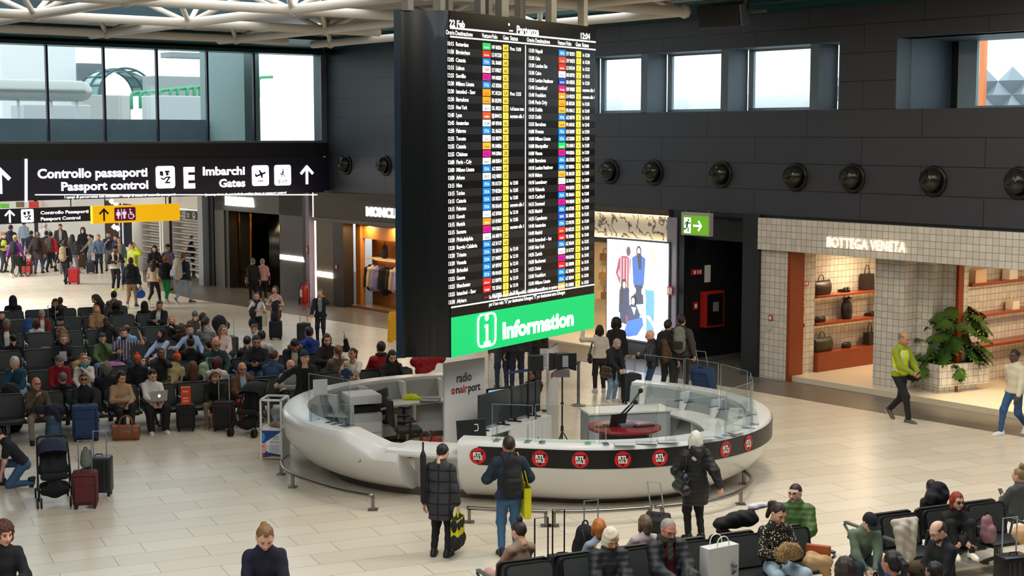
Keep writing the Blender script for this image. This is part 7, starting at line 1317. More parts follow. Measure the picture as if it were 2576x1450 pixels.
def speckled(name,c1,c2,sc,thr):
 if name in MATS:return MATS[name]
 m=mat(name,c1,.8); nt,b=nodes_of(m); tc=nt.nodes.new('ShaderNodeTexCoord'); vo=nt.nodes.new('ShaderNodeTexVoronoi'); vo.inputs['Scale'].default_value=sc; lt=nt.nodes.new('ShaderNodeMath'); lt.operation='LESS_THAN'; lt.inputs[1].default_value=thr; mx=nt.nodes.new('ShaderNodeMix'); mx.data_type='RGBA'; L=nt.links.new
 L(tc.outputs['Object'],vo.inputs['Vector']); L(vo.outputs['Distance'],lt.inputs[0]); L(lt.outputs[0],mx.inputs['Factor']); mx.inputs['A'].default_value=(*lin(c1),1); mx.inputs['B'].default_value=(*lin(c2),1); L(mx.outputs['Result'],b.inputs['Base Color']); return m
def plaid():
 m=brick_mat('plaid wool','#35373a','#303235','#15161a',.16,.16,.014,.9,0,plane='xz',bump=0); return m
PATS={'STRIPE':lambda:striped('navy white stripe','#1c2030','#e6e2dc',26,2,.5),'PIN':lambda:striped('thin pale stripe tee','#55506a','#d8cfc4',14,0,.82),'FLORAL':lambda:speckled('black floral print','#14120f','#d9c7a0',34,.30),'PLAID':plaid,'LEO':lambda:speckled('spotted print','#9a7a48','#2a1f12',60,.42),'CAMO':lambda:speckled('purple patterned','#4a3f55','#7d7286',22,.35),'LACE':lambda:striped('black over grey knit','#1c1b1d','#8d8a88',.9,2,1.04)}
def hexc(c):
 if c in PATS:return PATS[c]()
 return '#'+''.join(ch*2 for ch in c) if len(c)==3 else '#'+c
def crowd(spec):
 for ln in spec.strip().split('\n'):
  a,label,who,top,bot,arms,*op=[q.strip() for q in ln.split(';')]; a=a.split(); k={}
  u,v=float(a[0]),float(a[1]); md={'S':'stand','s':'sit','f':'fwd','l':'slump','k':'kneel'}[a[4]]
  if a[2][0] in 'FBN':nn=int(a[2][1:]); k['row']={'F':RF,'B':RB,'N':(FF,FB_,13.15,13.45)}[a[2][0]][nn]
  elif a[2]!='-':k['fv']=float(a[2])
  yaw=float(a[3])+(24.4 if a[2][0]=='F' or a[2]=='N0' else (204.4 if a[2][0]=='B' or a[2] in ('N1','N2','N3') else 0))
  w=who.split(); hr=w[2].split('-'); hr=tuple([hr[0]]+([hexc(hr[1]) if len(hr[1])>1 else hr[1]] if len(hr)>1 else [])+hr[2:]); t=top.split(); b_=bot.split()
  k.update(sx=w[0],skin=w[1],hair=hr if len(hr)>1 else (hr[0],'k'),top=(t[0],hexc(t[1])),legs=hexc(b_[0]),shoes=hexc(b_[1]) if len(b_)>1 else '#1a1a1a')
  if len(t)>2:k['inner']=hexc(t[2])
  ar=arms.split(); k['armR'],k['armL']=(ar[0],ar[-1])
  if op and op[0]:
   for q in op[0].split():
    if '=' not in q:k['glasses']=int(q[1]); continue
    kk,vv=q.split('=')
    if kk=='hd':k['head']=tuple(float(z) for z in vv.split(','))
    elif kk in ('feet','beard'):k[kk]=vv
    elif kk=='ex':k['extra']=vv.replace('+',' ')
    else:k[kk]=float(vv) if '.' in vv or '-' in vv else int(vv)
  if len(op)>1:pass
  person(u,v,yaw,label,md,**k)
crowd("""
12 587 686 60 S; steward in yellow vest at far left edge looking down; f w bun-l; jumper 332 ; 334; fore fore; hd=0,-30 ex=hivis:#d3dc2a
27 566 668 170 S; man in navy hooded jacket walking away behind yellow vest steward; m w short-d; hoodie 1c2338; 22304a; side side; feet=walk
60 556 640 175 S; far walker in grey blue coat under the dark sign; m w short-d; jacket 7d8da0; 33425c; side side
38 591 698 178 S; blonde woman in purple jumper with black backpack walking away; f w bun-y; jumper 7a2f86; 23261f 876; swingf swingb; feet=walk
79 581 668 160 S; dark haired man in long navy coat walking away left of red case; m w short-k; coat 1a1f2c; 1f2a44; side side; feet=walk2
95 583 688 182 S; bald man in brown coat pulling ribbed red case; m r balding2-g; coat 3f352d; 3a4a68; side pull; feet=step
113 562 655 185 S; far walker in cream padded coat beyond bald man; f w beanie-w; puffer c9ccd0; 4a5a78; side side
117 581 676 175 S; black haired walker in dark coat left of red jacket; m w short-k; jacket 1d1c20; 2a2a30; side side; feet=walk
127 583 684 178 S; person in bright red jacket with grey backpack; m w short-k; hoodie c01f26; 1f2740; side side; feet=walk
151 564 662 8 S; man in black and grey padded jacket facing this way; m w short-k; puffer 2b2d33 c9c2b4; 2a2c34; side side
182 590 688 170 S; long haired woman in dark padded jacket walking away; f w long-d; puffer 1f221f; 877a92; side swingb; feet=walk
163 604 714 176 S; dark haired woman with beige backpack pulling smooth red luggage; f w long-d; jumper 17151a; 1d1d28; side pull; feet=walk2
208 573 668 5 S; woman in black hooded coat and white face mask; f w hood-k; coat 151418; 1a1a20; side side; ex=mask
225 590 676 -60 S; woman in loose grey jumper turned to left holding case; f w ponytail-d; jumper 8b8684; 6f88a6; push side
247 590 688 10 S; woman in blue grey hoodie with case and dark bag; f w ponytail-l; hoodie 5f7590; 1d2233; push side
272 583 682 12 S; young man in navy tee with arm raised to chest; m w wavy-d; tee 2b3348; 7d766c; chin side
291 592 688 -30 S; dark haired walker half hidden behind beige top woman; f w short-k; jacket 2b3552; 2a3450; side side
300 597 697 14 S; woman with glasses in beige top and open grey jacket; f w bob-b; jacket 5b6673 a58a70; 324a78; side side; g1
289 619 731 40 S; bearded man in white gilet and black cap; m d beanie-k; vest e3e0da 1c1b1f; 201f28 c9c92a; fore fore; beard=k
331 610 731 -35 S; security man in yellow jacket pointing with raised arm; m w short-k; jacket d2e02a; 23263a; side up; hd=25,0 ex=hivis:#d6e62e
329 648 774 182 S; man with dark backpack and tan trousers carrying blue bag; m w short-b; jacket 232a38; b3926a 2c3a4a; carry side; feet=walk ex=hooddown
389 618 733 20 S; woman in black with sunglasses on her head reading phone; f w longwave-d; jumper 131216; 1c1c24; phone phone; hd=0,-25
421 615 731 -10 S; woman in dark glasses and purple patterned coat; f w beanie-k; coat CAMO; 8d92a0; side side; g2
387 653 765 165 S; long curly haired girl in cream cardigan walking away; f w longwave-d; jumper c9b291; 1c1c26 c9b8a8; side side; feet=walk
417 644 763 170 S; red haired woman in bright green trousers walking away; f w ponytail-o; jumper 15151b; 118a45 c9c4c4; fore side; feet=walk2
461 635 764 150 S; traveller in pale jeans with big white rucksack; m w short-l; jacket 232e44; 8fa6bd 6b3f2a; side side; feet=walk
486 592 697 60 S; woman in black with large black handbag by white shop; f w bun-d; jacket 17161a cfc8bc; 1b1d2c; fore side; feet=step
636 650 762 195 S; grey haired woman in black and grey jumper at shop window; f w short-g; jumper LACE; 17171b c9c0b0; side side
660 651 758 192 S; grey haired woman in pink jacket with dark crossbody bag; f w short-s; jacket c99a92; 17171b c9c0b0; side side
646 737 862 0 S; woman in white tee with dark scarf and tote bag; f w ponytail-l; tee e6e4e0; 1d1e26; fore fore; g1 ex=scarf:#1a1b26
692 719 850 -15 S; woman in white vest top with coat over her arm; f w bob-b; tank ece8e4; 33507c; fore fore
805 728 862 0 S; grey haired man in black jacket talking on phone; m w short-g; jacket 16161c 7d8680; 15151c; push ear
886 876 1062 -10 S; mother in white tee holding a blond toddler; f t ponytail-d; tee e8eaec; 2a2f3c; hip wrap; hd=15,0
766 884 1092 15 S; smiling man in dark cap and navy coat leaning on pushchair; m w beanie-234; coat 161922 0c0c0e; 1a1d28; back push; lean=8 hd=-20,5
1262 790 976 185 S; man in dark jacket standing behind the board, legs visible; m w short-k; jacket 1b2430; 27344e; side side
1300 788 978 182 S; person in black jacket behind board left of brown backpack; m w short-d; puffer 17171b; 1d2433; side side
1346 784 966 178 S; person with brown backpack standing behind the board; m w short-d; jacket 2a2420; 232733; side side
1508 818 988 188 S; woman in white top raising her left arm to the board; f w bob-k; jumper c9c2b8; 232024 c9c0b8; side up
1550 800 972 182 S; person with black curly hair in dark coat before the advert; f w curly-k; coat 17161a; 1d1c22; side side
1558 857 1016 40 S; grey haired man in long navy coat bent over phone; m w short-s; coat 171b26; 7c9ab8 c9c4bc; phonelow phonelow; lean=14 hd=0,-35 g1
1632 831 1010 -95 S; bald man in black padded jacket holding suitcase handle; m w bald; puffer 1a1c24; 2f4a66; handle fore; hd=0,-12 g1
1681 805 992 150 S; man with black backpack in dark hoodie in the queue; m w short-k; hoodie 1c1d22; 2a2c30; side side
1714 792 990 165 S; tall man with grey backpack pulling blue suitcase; m w short-d; jacket 3a3a36; 35352f; pull side; feet=step
2280 836 1062 40 S; balding man in yellow vest checking a phone by shop; m t balding-g; jumper 8a9a1e; 16161a 55504a; phonelow phonelow; feet=walk hd=0,-18 ex=hivis:#d9e62a
2552 880 1094 -55 S; woman in cream hoodie walking in at right edge; f b bun-k; hoodie d6cbb2; 30527c e6e4e0; swingb swingf; feet=walk
1118 1118 1394 165 S; woman in dark plaid coat looking down beside desk; f w bun-k; coat PLAID; 121215; side side; hd=10,-25 g1
1280 1096 1396 190 S; man in jeans with black backpack and yellow tote; m t crop-d; jacket 1d2c3c; 3d6488; fore fore; hd=5,0
1750 1084 1358 195 S; long blonde haired woman in black padded coat at desk; f w long-w; puffcoat 1a1a1c; 0f0f12; pull fore; hd=20,0
""")
crowd("""
92 950 F0 5 s; bald man in brown jumper with hand at his mouth; m r bald; jumper 4f4536; 7d7466; chin phonelow; hd=-12,-8 g1 beard=s feet=wide
210 939 F0 -4 s; man in black jumper wearing reflective visor glasses; m t crop-d; jumper 14151a; 4d6a8a; phonelow phonelow; g2
308 936 F0 6 s; long haired woman in tan cardigan typing on phone; f w long-d; jumper b08d6c; 16161a; phone phonelow; hd=-10,-25 feet=crossL
386 932 F0 2 s; woman with ponytail working on silver laptop; f w ponytail-k; jumper d9d6d4; 131318 e6e6e6; type type; hd=-8,-25 slim=2
541 940 F0 -14 f; woman in black with big headphones bent over case; f w bob-l; jumper 121216; 7a6658 8a6a55; knee lap; hd=-10,-30 ex=headphones g1
610 913 F0 0 s; bald bearded man in brown jacket and blue shirt; m r bald; jacket 5a3c26 8fb0c6; 7d3020; lap lap; hd=0,-15 beard=s g1
733 906 F0 -14 s; bald bearded man with glasses in grey jumper; m w bald; jumper 85878c; 50525c; cross cross; hd=-30,-12 beard=s g1
988 884 F0 -6 s; black long haired woman in black reading phone; f w long-k; jumper 131217; 17171c; phone phone; hd=0,-28
38 901 F1 -26 f; white haired woman in teal cardigan resting cheek on hand; f w short-w; jumper 1d4a60; 6d88a4; face lap; hd=-30,-25
151 900 F1 0 f; grey haired woman in red jumper with head bowed; f w short-g; jumper 8a1119; 33343a; lap lap; hd=0,-40 lean=10
210 889 F1 -12 s; brown haired woman in white jumper and teal scarf; f p short-l; jumper cfc6ba; b9ae9c; lap chin; hd=-15,10 ex=scarf:#1d7a8c g1
345 892 F1 -10 s; boy with orange head covering yawning; c d patka-e0521a; hoodie 141824; 23262e; side side; hd=-20,8 lean=5
366 912 F1 -30 l; woman with glasses and white jumper lying back on seats; f p long-d; jumper cdc6be; 55606c; lap lap; hd=20,30 side=20 feet=out g1
404 875 F1 -18 s; dark haired woman in black talking on phone; f d bun-k; jumper 1b1a1d; 4a4234; lap ear; hd=-25,5
447 888 F1 10 l; child with orange head covering leaning to one side; c d patka-d9501c; hoodie a8956a; 5f5640; side side; hd=-15,-5 side=-25
545 851 F1 6 s; bald white bearded man in dark green jumper; m r bald; jumper 12312c; 27344c; phonelow phonelow; hd=0,-25 beard=w g1
645 845 F1 -20 s; man in navy jacket looking down at phone; m t short-k; jacket 12151c; 3d5a7c; phone phone; hd=-10,-18
742 839 F1 -22 f; bearded man in dark parka with fur hood, head bowed; m t short-k; jacket 1a1d1b d2cbbd; 2d4f74; lap lap; hd=-10,-45 beard=k ex=fur
823 841 F1 -4 s; dark haired woman in black hoodie holding phone high; f w bob-d; hoodie 121214; 1a1b22; phone up; hd=0,-15
160 841 F2 -12 s; elderly woman with glasses in black reading paper; f p short-l; jumper 131318; 1a2236; phone phone; hd=-12,-8 g1
258 840 F2 -6 s; person in olive green jumper rubbing their eyes; f w short-d; jumper 50693a; 50658a; lap face; hd=0,-25
311 826 F2 -16 s; bearded man in striped tee holding up a phone; m w short-d; tee PIN; 24324a; fore up; hd=-15,-5 beard=d
407 826 F2 -60 s; woman in black headscarf and pale blue sleeves; f w hijab-k; jumper a3b4d6; 2a2c38; knee knee; hd=0,-5
477 816 F2 20 s; man in pale blue shirt with arm along the seats; m w short-k; shirt 8fa6c4; 2d3a52; out lap; hd=25,-12
562 818 F2 -18 s; woman with glasses in pale pink cardigan; f w long-l; jumper d6b9ae; 5a7696; lap lap; hd=-35,-5 g1
640 817 F2 -34 s; young man with glasses and earphones in pale blue hoodie; m w wavy-b; hoodie b9d0d6; 3d4a60; lap lap; hd=-10,0 g1
18 804 F3 -4 s; grey haired man in dark jacket looking down; m d short-g; jacket 15171c d9d4cc; 20242e; lap phonelow; hd=-15,-15
267 799 F3 -10 s; dark skinned man in black jumper with small badge; m b crop-k; jumper 0f1013; 1b1d25; lap armrest; hd=0,-25
431 793 F3 -4 s; blonde woman in black with hand over her mouth; f w long-y; jumper 101014; 22242e; lap chin; hd=-5,-5
105 780 F4 -4 s; man in white cap and glasses with red jacket; m r beanie-9a96a0; jacket 6a1d18 ddd6ce; 2a2c36; lap lap; g1
243 768 F4 -2 s; smiling woman in tan hooded jacket; f w long-o; jacket a37a52; 1d2438; lap lap; hd=-5,0
4 783 F4 -6 s; dark haired man at left edge in black jumper; m w crop-k; jumper 131318; 1e2029; lap lap; hd=0,-5
401 758 F4 -30 s; man in black jacket reading something in his hands; m t short-k; jacket 121316 c9c4ba; 1e2029; phone phone; hd=-20,-15
139 752 F5 -10 f; curly dark haired woman in black holding snack; f t longwave-d; jumper 121217; 6d88a8; chin knee; hd=0,-5
235 743 F5 -70 f; brown haired woman in black leaning over phone; f w long-d; jumper 0f1012; 1d1e25; lap lap; hd=0,-25 lean=14
""")
crowd("""
158 938 B0 0 s; grey haired person in black seated behind red jumper woman; m w short-g; jumper 121216; 22242c; lap lap
267 909 B0 0 s; person with long grey hair in dark jacket; f p bob-g; jacket 1d2229; 22242c; lap lap; hd=10,0
485 909 B0 0 s; woman with long straight auburn hair in dark navy; f w long-5a3318; jumper 12182a; 2a3a5c; lap lap
548 898 B0 -15 s; dark red haired woman in white hoodie; f w bob-r; hoodie d8d0c8; 33343e; lap lap; hd=30,-10
690 881 B0 -30 f; woman with hair clip in blue denim jacket; f w bun-b; jacket 2c4664; 22304a; lap knee; hd=15,0
850 868 B0 -6 s; woman with auburn ponytail in khaki jacket; f w ponytail-7a4a2a; jacket 6d6048; 2c3a58; lap lap; hd=0,-10 ex=scarf:#c9a39a
958 859 B0 0 s; dark haired man in red jacket seen from behind; m w short-d; jacket 9a141c; 1d1e26; lap lap; g1 ex=scarf:#241c22
478 848 B1 0 s; person with dark bun in black top seen from behind; f w topbun-d; jumper 15161a; 22242c; lap lap; hd=-6,0
523 856 B1 10 s; black haired person in black leaning behind green jumper man; m w short-k; jumper 141418; 22242c; lap lap; hd=-20,-10
621 845 B1 6 s; woman with brown hair in clip, dark jumper; f w bun-d; jumper 22241f; 4a6a94; phone lap; hd=15,-10
657 832 B1 -10 s; dark haired person in pale grey hoodie seen from behind; m w short-k; hoodie c9cbc8; 2a2c36; lap lap; hd=0,-15
777 821 B1 8 s; black haired youth in bright blue jacket; m w short-k; hoodie 12398a; 1c1e28; lap lap; hd=20,0
31 841 B2 0 s; woman with black hair bun and headphones on neck; f w bun-k; jumper 141418; 22242c; lap lap; hd=-15,-10
150 822 B2 30 f; woman with long light brown hair bent forward in black; f w longwave-l; jumper 111115; 1a2238; lap lap; hd=-10,-10
319 817 B2 0 s; balding person in light blue jacket seen from behind; m d balding-k; jacket 8fb4dc; 22242c; lap lap; hd=15,0
455 813 B2 0 s; woman with long wavy brown hair seen from behind; f w longwave-b; jumper 2a211c; 22242c; lap lap
519 797 B2 -25 s; woman with brown ponytail in black and white stripes; f w ponytail-d; jumper STRIPE; 22242c; chin lap; hd=20,-5
91 803 B3 0 s; woman with dark red hair in white top; f w bob-r; jumper d8d0cc; 22242c; lap lap
150 797 B3 25 f; person in black beanie and dark grey jacket leaning; m w beanie-k; jacket 23252a; 22242c; lap lap
512 787 B3 -20 s; woman in white hooded top half hidden behind stripes; f w bob-d; hoodie d3d0c8; 22242c; lap lap; hd=40,-10
490 781 B3 10 s; grey bald man in brown jumper holding lit phone; m w balding2-g; jumper 5c4636; 22242c; lap phone; hd=15,-15
291 759 B4 0 s; person with black afro hair in black; m b curly-k; jumper 101013; 22242c; lap lap
363 759 B4 0 s; person in black hood seen from behind; m w hood-k; hoodie 111216; 22242c; lap lap
32 745 B5 0 s; person in dark blue hood near pushchair handle; m w hood-1d2236; jacket 1b1c2c; 22242c; lap lap
151 748 B5 0 s; brown haired person in plum jumper behind snack woman; f w short-b; jumper 54384a; 22242c; lap lap
286 732 B5 0 s; short haired man in taupe jumper seen from behind; m w short-k; jumper 6d564a; 22242c; lap lap
""")
crowd("""
1300 1312 N1 10 s; woman with dark top knot and beige jumper; f w topbun-d; jumper 9d7f6c; b98f8c; lap lap; hd=-8,-18
1507 1305 N1 6 s; woman with short copper hair in pale blue shirt; f w bob-b56a2c; shirt 9aa6b8; b9aea4; lap lap; hd=18,-5
1621 1296 N1 -6 s; woman with grey brown bob and watch in pale pink; f w bob-6a5440; jumper cbbab8; 55586a; lap chin; hd=-8,-6
2000 1218 N1 145 s; young man with glasses in green padded jacket looking back; m p crop-d; puffer 3d5c22; 3a4458; side lap; hd=25,-4 g1
2338 1208 N1 -8 f; balding dark haired man in black coat seen from behind; m d balding2-k; coat 17171a; 27405e; knee lap; hd=15,-6
2562 1178 N1 0 s; person with curly updo in grey hoodie using phone; f w topbun-8a7048; hoodie 4a4e4e; 33343a; lap phone; hd=-20,-8
1543 1335 N0 -14 s; woman in cream headscarf and black fur hooded coat, dozing; f t hijab-d8cdb8; puffer 15161a; 1a1b1f; lap lap; hd=-15,-30 ex=fur
1687 1310 N0 -4 s; bald man with glasses, striped scarf and dark padded jacket; m r balding2-s; puffer 14161d 6a1414; 20242c; phonelow phonelow; hd=-4,-25 g1 ex=scarf:#2a2c26
1966 1271 N0 -10 s; woman with ponytail in black floral blouse typing; f w ponytail-d; jumper FLORAL; 9fb6c4; phone phone; hd=-14,-28
2199 1302 N0 -16 f; man in navy cap and sage green jumper on phone; m p cap-12131f-short-d; jumper 687a66; 1b2c3c; phonelow phonelow; hd=-14,-34 lean=20
2410 1240 N0 -22 s; red haired woman in sunglasses with knees drawn up; f w bob-8a2a14; jumper 121214; 121214 e2dccc; wrap wrap; hd=-14,-8 g2 feet=up
2349 1316 - -70 s; bearded man with glasses in black coat facing left; m p balding-b; coat 17181b 1c1d22; 20222a; lap lap; hd=0,-28 g1 beard=b h=1.0 lean=6
1736 1415 N3 0 s; top of dark haired head at bottom edge below scarf man; m t short-k; jumper 1c1b1e; 22242c; lap lap
2124 1395 N2 0 s; dark haired woman at bottom edge left of blue top; f t bob-d; jumper 2a1c18; 22242c; lap lap
2244 1385 N2 0 s; woman with glitter hair clip and blue top at bottom edge; f t ponytail-k; jumper 1c49a8; 22242c; lap lap; hd=-8,0
2300 1414 N2 0 s; person in shiny brown cap at bottom edge; m t cap-4a3820-short-k; jumper 2a2c30; 22242c; lap lap
2352 1414 N2 0 s; short black haired head at bottom edge by bearded man; m t short-k; jumper 1b1d22; 22242c; lap lap
""")
person(46,1122,-75,'man in dark tee and jeans kneeling at left with a shoe','kneel',h=1.0,sx='m',skin='w',hair=('short','d'),top=('tee','#15151e'),legs='#3f5f80',armR='knee',armL='lap',head=(0,-30),pos=(-8.5,25.5))
person(10,1316,30,'woman with dark red curly hair at bottom left edge',fv=1690,sx='f',skin='w',hair=('curly','r'),top=('jumper','#15131a'),armR='phone',armL='phone',head=(-15,-8))
person(668,1330,10,'woman with tied back hair and navy jumper walking at bottom',fv=1730,sx='f',skin='w',hair=('bun','l'),top=('jumper','#14162a'),armR='phonelow',armL='phonelow',head=(-5,-32))
p_=at(1325,928,1.28); person(0,0,-40,'dark haired receptionist seated behind the monitors','sit',sx='f',skin='t',hair=('bob','k'),top=('jumper','#1c1a1e'),armR='type',armL='lap',head=(15,-8),pos=(p_[0]+.1,p_[1]))
b_=pt('mother in white tee holding a blond toddler','neck',(.05,.30,-.30)); person(0,0,150,'blond curly toddler in blue top carried by mother','sit',h=.52,sx='c',skin='w',hair=('wavy','y'),top=('tee','#27456a'),legs='#7d6448',armR='fore',armL='fore',lean=-5,head=(-20,-5),pos=(b_[0],b_[1]))
o=PEOPLE['blond curly toddler in blue top carried by mother'][0]; o.location.z=b_[2]-.36
# --- what they carry, wear on their backs, or have left beside them
def W_(s):
 r=[k for k in PEOPLE if s in k]; assert len(r)==1,(s,r); return r[0]
for who,lab,c,c2 in (('purple jumper','black backpack on the purple jumper woman','#1a1a1e',None),('brown coat','dark brown backpack on the bald man in brown coat','#2d2620',None),('bright red jacket','grey drawstring backpack on the bright red jacket','#5a5850','#77735f'),('beige backpack','small beige backpack on dark haired woman in black','#b39a78','#c9b291'),('tan trousers','dark backpack on the man in tan trousers','#1c1e22',None),('white rucksack','tall white and grey hiking rucksack on traveller in jeans','#c2b9a8','#a9b4bb'),('black backpack in dark','black backpack on the man in dark hoodie in queue','#141416',None),('grey backpack pulling','grey and black backpack on the tall man in queue','#77776f','#26282a'),('jeans with black backpack','black school backpack on the man at the desk','#131416','#191a1d'),('brown backpack standing','brown backpack behind the departures board','#33271e',None),('bald man in black padded','brown leather backpack on bald man in the queue','#4a3020',None),('green trousers','black backpack on the woman in green trousers','#131316',None)):
 backpack_on(W_(who),lab,c,1.0 if 'hiking' not in lab else 1.25,None,c2)
for who,hd,lab,lit,tb in (('hand at his mouth','L','phone in the left hand of bald man in brown',0,0),('reflective visor','R','phone held low by the visor man',0,0),('tan cardigan typing','R','pale phone of the tan cardigan woman',1,0),('black long haired','R','phone held up by black haired woman near desk',0,0),('dark haired woman in black talking','L','phone at ear of dark haired woman',0,0),('dark green jumper','R','phone held by man in dark green jumper',0,0),('navy jacket looking','R','phone held by man in navy jacket',0,0),('elderly woman','R','folded white paper read by elderly woman',1,1),('striped tee holding','L','phone held up by striped tee man',0,0),('lit phone','L','lit phone of the grey bald man from behind',1,0),('navy coat bent','R','phone of the bent grey haired man in queue',1,0),('yellow vest checking','R','dark phone of the yellow vest man by shop',0,0),('black floral','R','phone of the floral blouse woman',0,0),('navy cap and sage','L','phone of the navy cap man',0,0),('curly updo','L','phone of the person with curly updo',0,0),('sunglasses on her head','R','phone of woman with sunglasses on head',0,0),('black jacket talking','L','phone at ear of man by the stone pier',0,0),('receptionist','R','blue tablet beside the receptionist',1,1),('brown hair in clip','R','phone of the woman with hair clip',0,0),('black hoodie holding','R','game pad held by black hoodie woman',0,0)):
 phone_in(W_(who),hd,lab,'#15161a' if not lit else '#c9ced8',0,bool(lit),bool(tb))
carried('duffel',W_('tan trousers'),'R','bright blue holdall carried by man in tan trousers','#2059b5',.42,.26,.17,.12); carried('leather',W_('large black handbag'),'SR','large black handbag of woman by white shop','#131316',.42,.28,.15,dz=.1); carried('cross',W_('pink jacket'),'SR','small dark crossbody bag on the pink jacket woman','#1b1a20',.24,.18,.1); carried('cross',W_('cream cardigan'),'SR','little tan purse on the curly haired girl','#a8742e',.2,.16,.08)
carried('leather',W_('black and grey jumper'),'SL','floral shopping bag of grey haired woman at window','#6b5a4c',.32,.26,.14); carried('tote',W_('dark scarf and tote'),'SL','cream cotton tote bag with round face print','#b9ae9a',.34,.38,.09,side=.1); carried('coat',W_('dark scarf and tote'),'R','black coat hanging over arm of scarf woman','#14151a',.4,.62,.2,-.25,strap=False); carried('coat',W_('coat over her arm'),'L','dark coat hanging over arm of vest top woman','#191c1e',.36,.6,.2,-.25,strap=False)
carried('cross',W_('white top raising'),'SL','black crossbody bag on the woman raising arm','#161618',.24,.24,.09); carried('leather',W_('navy coat bent'),'SR','brown shoulder bag of the bent grey haired man','#3a2818',.32,.28,.12,side=.1); carried('leather',W_('black padded coat at desk'),'SL','large black leather shoulder bag on padded coat woman','#15171b',.44,.34,.17,dz=.12,side=-.1); carried('tote',W_('black backpack and yellow'),'SR','bright yellow cloth tote on the man at desk','#d8d414',.36,.46,.10,.0,dz=-.02,side=.04); carried('tote',W_('dark plaid'),'R','bright yellow tote carried by plaid coat woman','#d2cd16',.36,.44,.10,.10)
carried('coat',W_('dark plaid'),'R','black jacket draped over yellow tote of plaid coat woman','#131316',.34,.5,.16,.05,strap=False); carried('hand',W_('yellow vest checking'),'SL','black hip bag of the yellow vest man by shop','#1a1b1e',.24,.24,.10,side=.16)
# long black umbrella slung behind the plaid coat
p=pt(W_('dark plaid'),'neck',(-.22,-.14,-.1)); o=empty('umbrella',(p[0],p[1],.78),0,'black umbrella with hooked handle beside plaid coat woman','umbrella'); m=MB(); m.tube([(0,0,.0),(0,0,.05),(0,0,.72),(0,0,.8)],[.01,.04,.045,.015],8); m.build('canopy',fabric('#17181c'),o,smooth=True); m=MB(); m.tube([(0,0,.78),(0,0,.92)],.014,6); m.tube([(.05+.075*math.cos(t),0,.99+.075*math.sin(t)) for t in np.linspace(math.pi*1.2,-math.pi*.3,9)],.016,6); m.build('handle',plain('#141414',.4),o)
# wheeled cases of the walkers
def by(who,dx,dy):b=PEOPLE[W_(who)][0]; return (b.location.x+dx,b.location.y+dy,0)
suitcase(by('ribbed red',-.42,-.25),R(-8),'ribbed red hard suitcase behind bald man in brown coat','#b8372c',.42,.26,.58,.45); suitcase(by('smooth red',.38,-.1),R(6),'smooth bright red suitcase of the beige backpack woman','#c4202a',.44,.28,.6,.4,False); suitcase(by('grey jumper turned',-.42,-.1),R(30),'brown and white hard suitcase of grey jumper woman','#5b4636',.36,.25,.62,.4); suitcase(by('hoodie with case',-.32,-.2),R(10),'small dark suitcase beside blue hoodie woman','#27262c',.36,.24,.52,.5); suitcase(by('dark padded jacket walking',-.35,-.05),R(20),'grey suitcase behind the dark padded jacket walker','#6d6d70',.4,.25,.5,.3)
suitcase(by('pulling blue',.55,-.55),R(-40),'large blue suitcase tilted behind the tall man in queue','#22406b',.5,.3,.7,.4,False,tilt=18,soft=True); suitcase(by('black padded jacket holding',-.5,-.25),R(15),'black and teal suitcase in front of bald man in queue','#14181c',.42,.28,.62,.42,False,soft=True,trim='#1f6a86'); suitcase(by('black jacket talking',-.45,-.35),R(5),'dark suitcase with tall handle of the phone man','#17181d',.4,.25,.55,.5,False,soft=True); suitcase(by('coat over her arm',.05,-.45),R(4),'black suitcase with bag in front of vest top woman','#141417',.38,.25,.5,.52,False,soft=True,pole='#b08a70'); suitcase(by('black padded coat at desk',-.55,-.35),R(-25),'black suitcase trailing behind the padded coat woman','#131416',.38,.25,.5,.55,False,tilt=22,soft=True)
o=empty('wheelchair',by('purple jumper',.1,.5),R(-5),'folding wheelchair in front of the purple jumper woman','wheelchair'); fr=plain('#3a3c42',.4,.5)
for sx in (-1,1):m=MB(); m.tube([(sx*.27,.3*math.cos(t),.31+.3*math.sin(t)) for t in np.linspace(0,2*math.pi,20,endpoint=False)],.018,6,closed=True); m.build('wheel',plain('#1b1b1d',.6),o); m=MB(); m.tube([(sx*.22,-.3,.95),(sx*.22,-.1,.9),(sx*.22,-.05,.45),(sx*.22,.35,.45),(sx*.22,.45,.1)],.014,6); m.build('frame',fr,o)
m=MB(); m.box((-.22,-.05,.44),(.22,.38,.48),.01); m.box((-.22,-.08,.5),(.22,-.04,.88),.01); m.build('seat',fabric('#14161c'),o)
# left front row
suitcase(zig(216,1108),R(14),'large navy blue soft suitcase before the visor man','#1b3a63',.50,.32,.66,0,False,soft=True); suitcase(zig(563,1084),R(-4),'black soft suitcase with red piping before headphone woman','#17181c',.42,.26,.56,.55,False,soft=True,trim='#a8202a',pole='#c9ced2'); suitcase(zig(468,1084),R(10),'black wheeled backpack case beside laptop woman','#141517',.38,.26,.5,.0,False,soft=True)
p=zig(318,1106); o=empty('holdall',p,R(6),'tan leather holdall with arched handle on the floor','bag'); lt=mat('tan leather','#8a4f28',.45,bump=.2,mottle=.12); m=MB(); bag_duffel(m,.54,.28,.30); m.build('body',lt,o,angle=50); m=MB(); arch(m,-.13,.13,-.06,.27,.22,.014); arch(m,-.13,.13,.06,.27,.2,.014); m.build('handle',lt,o,smooth=True); m=MB()
for x in (-.14,.14):m.box((x-.02,-.147,.03),(x+.02,-.135,.24))
m.build('strap',fabric('#6d5a40'),o)
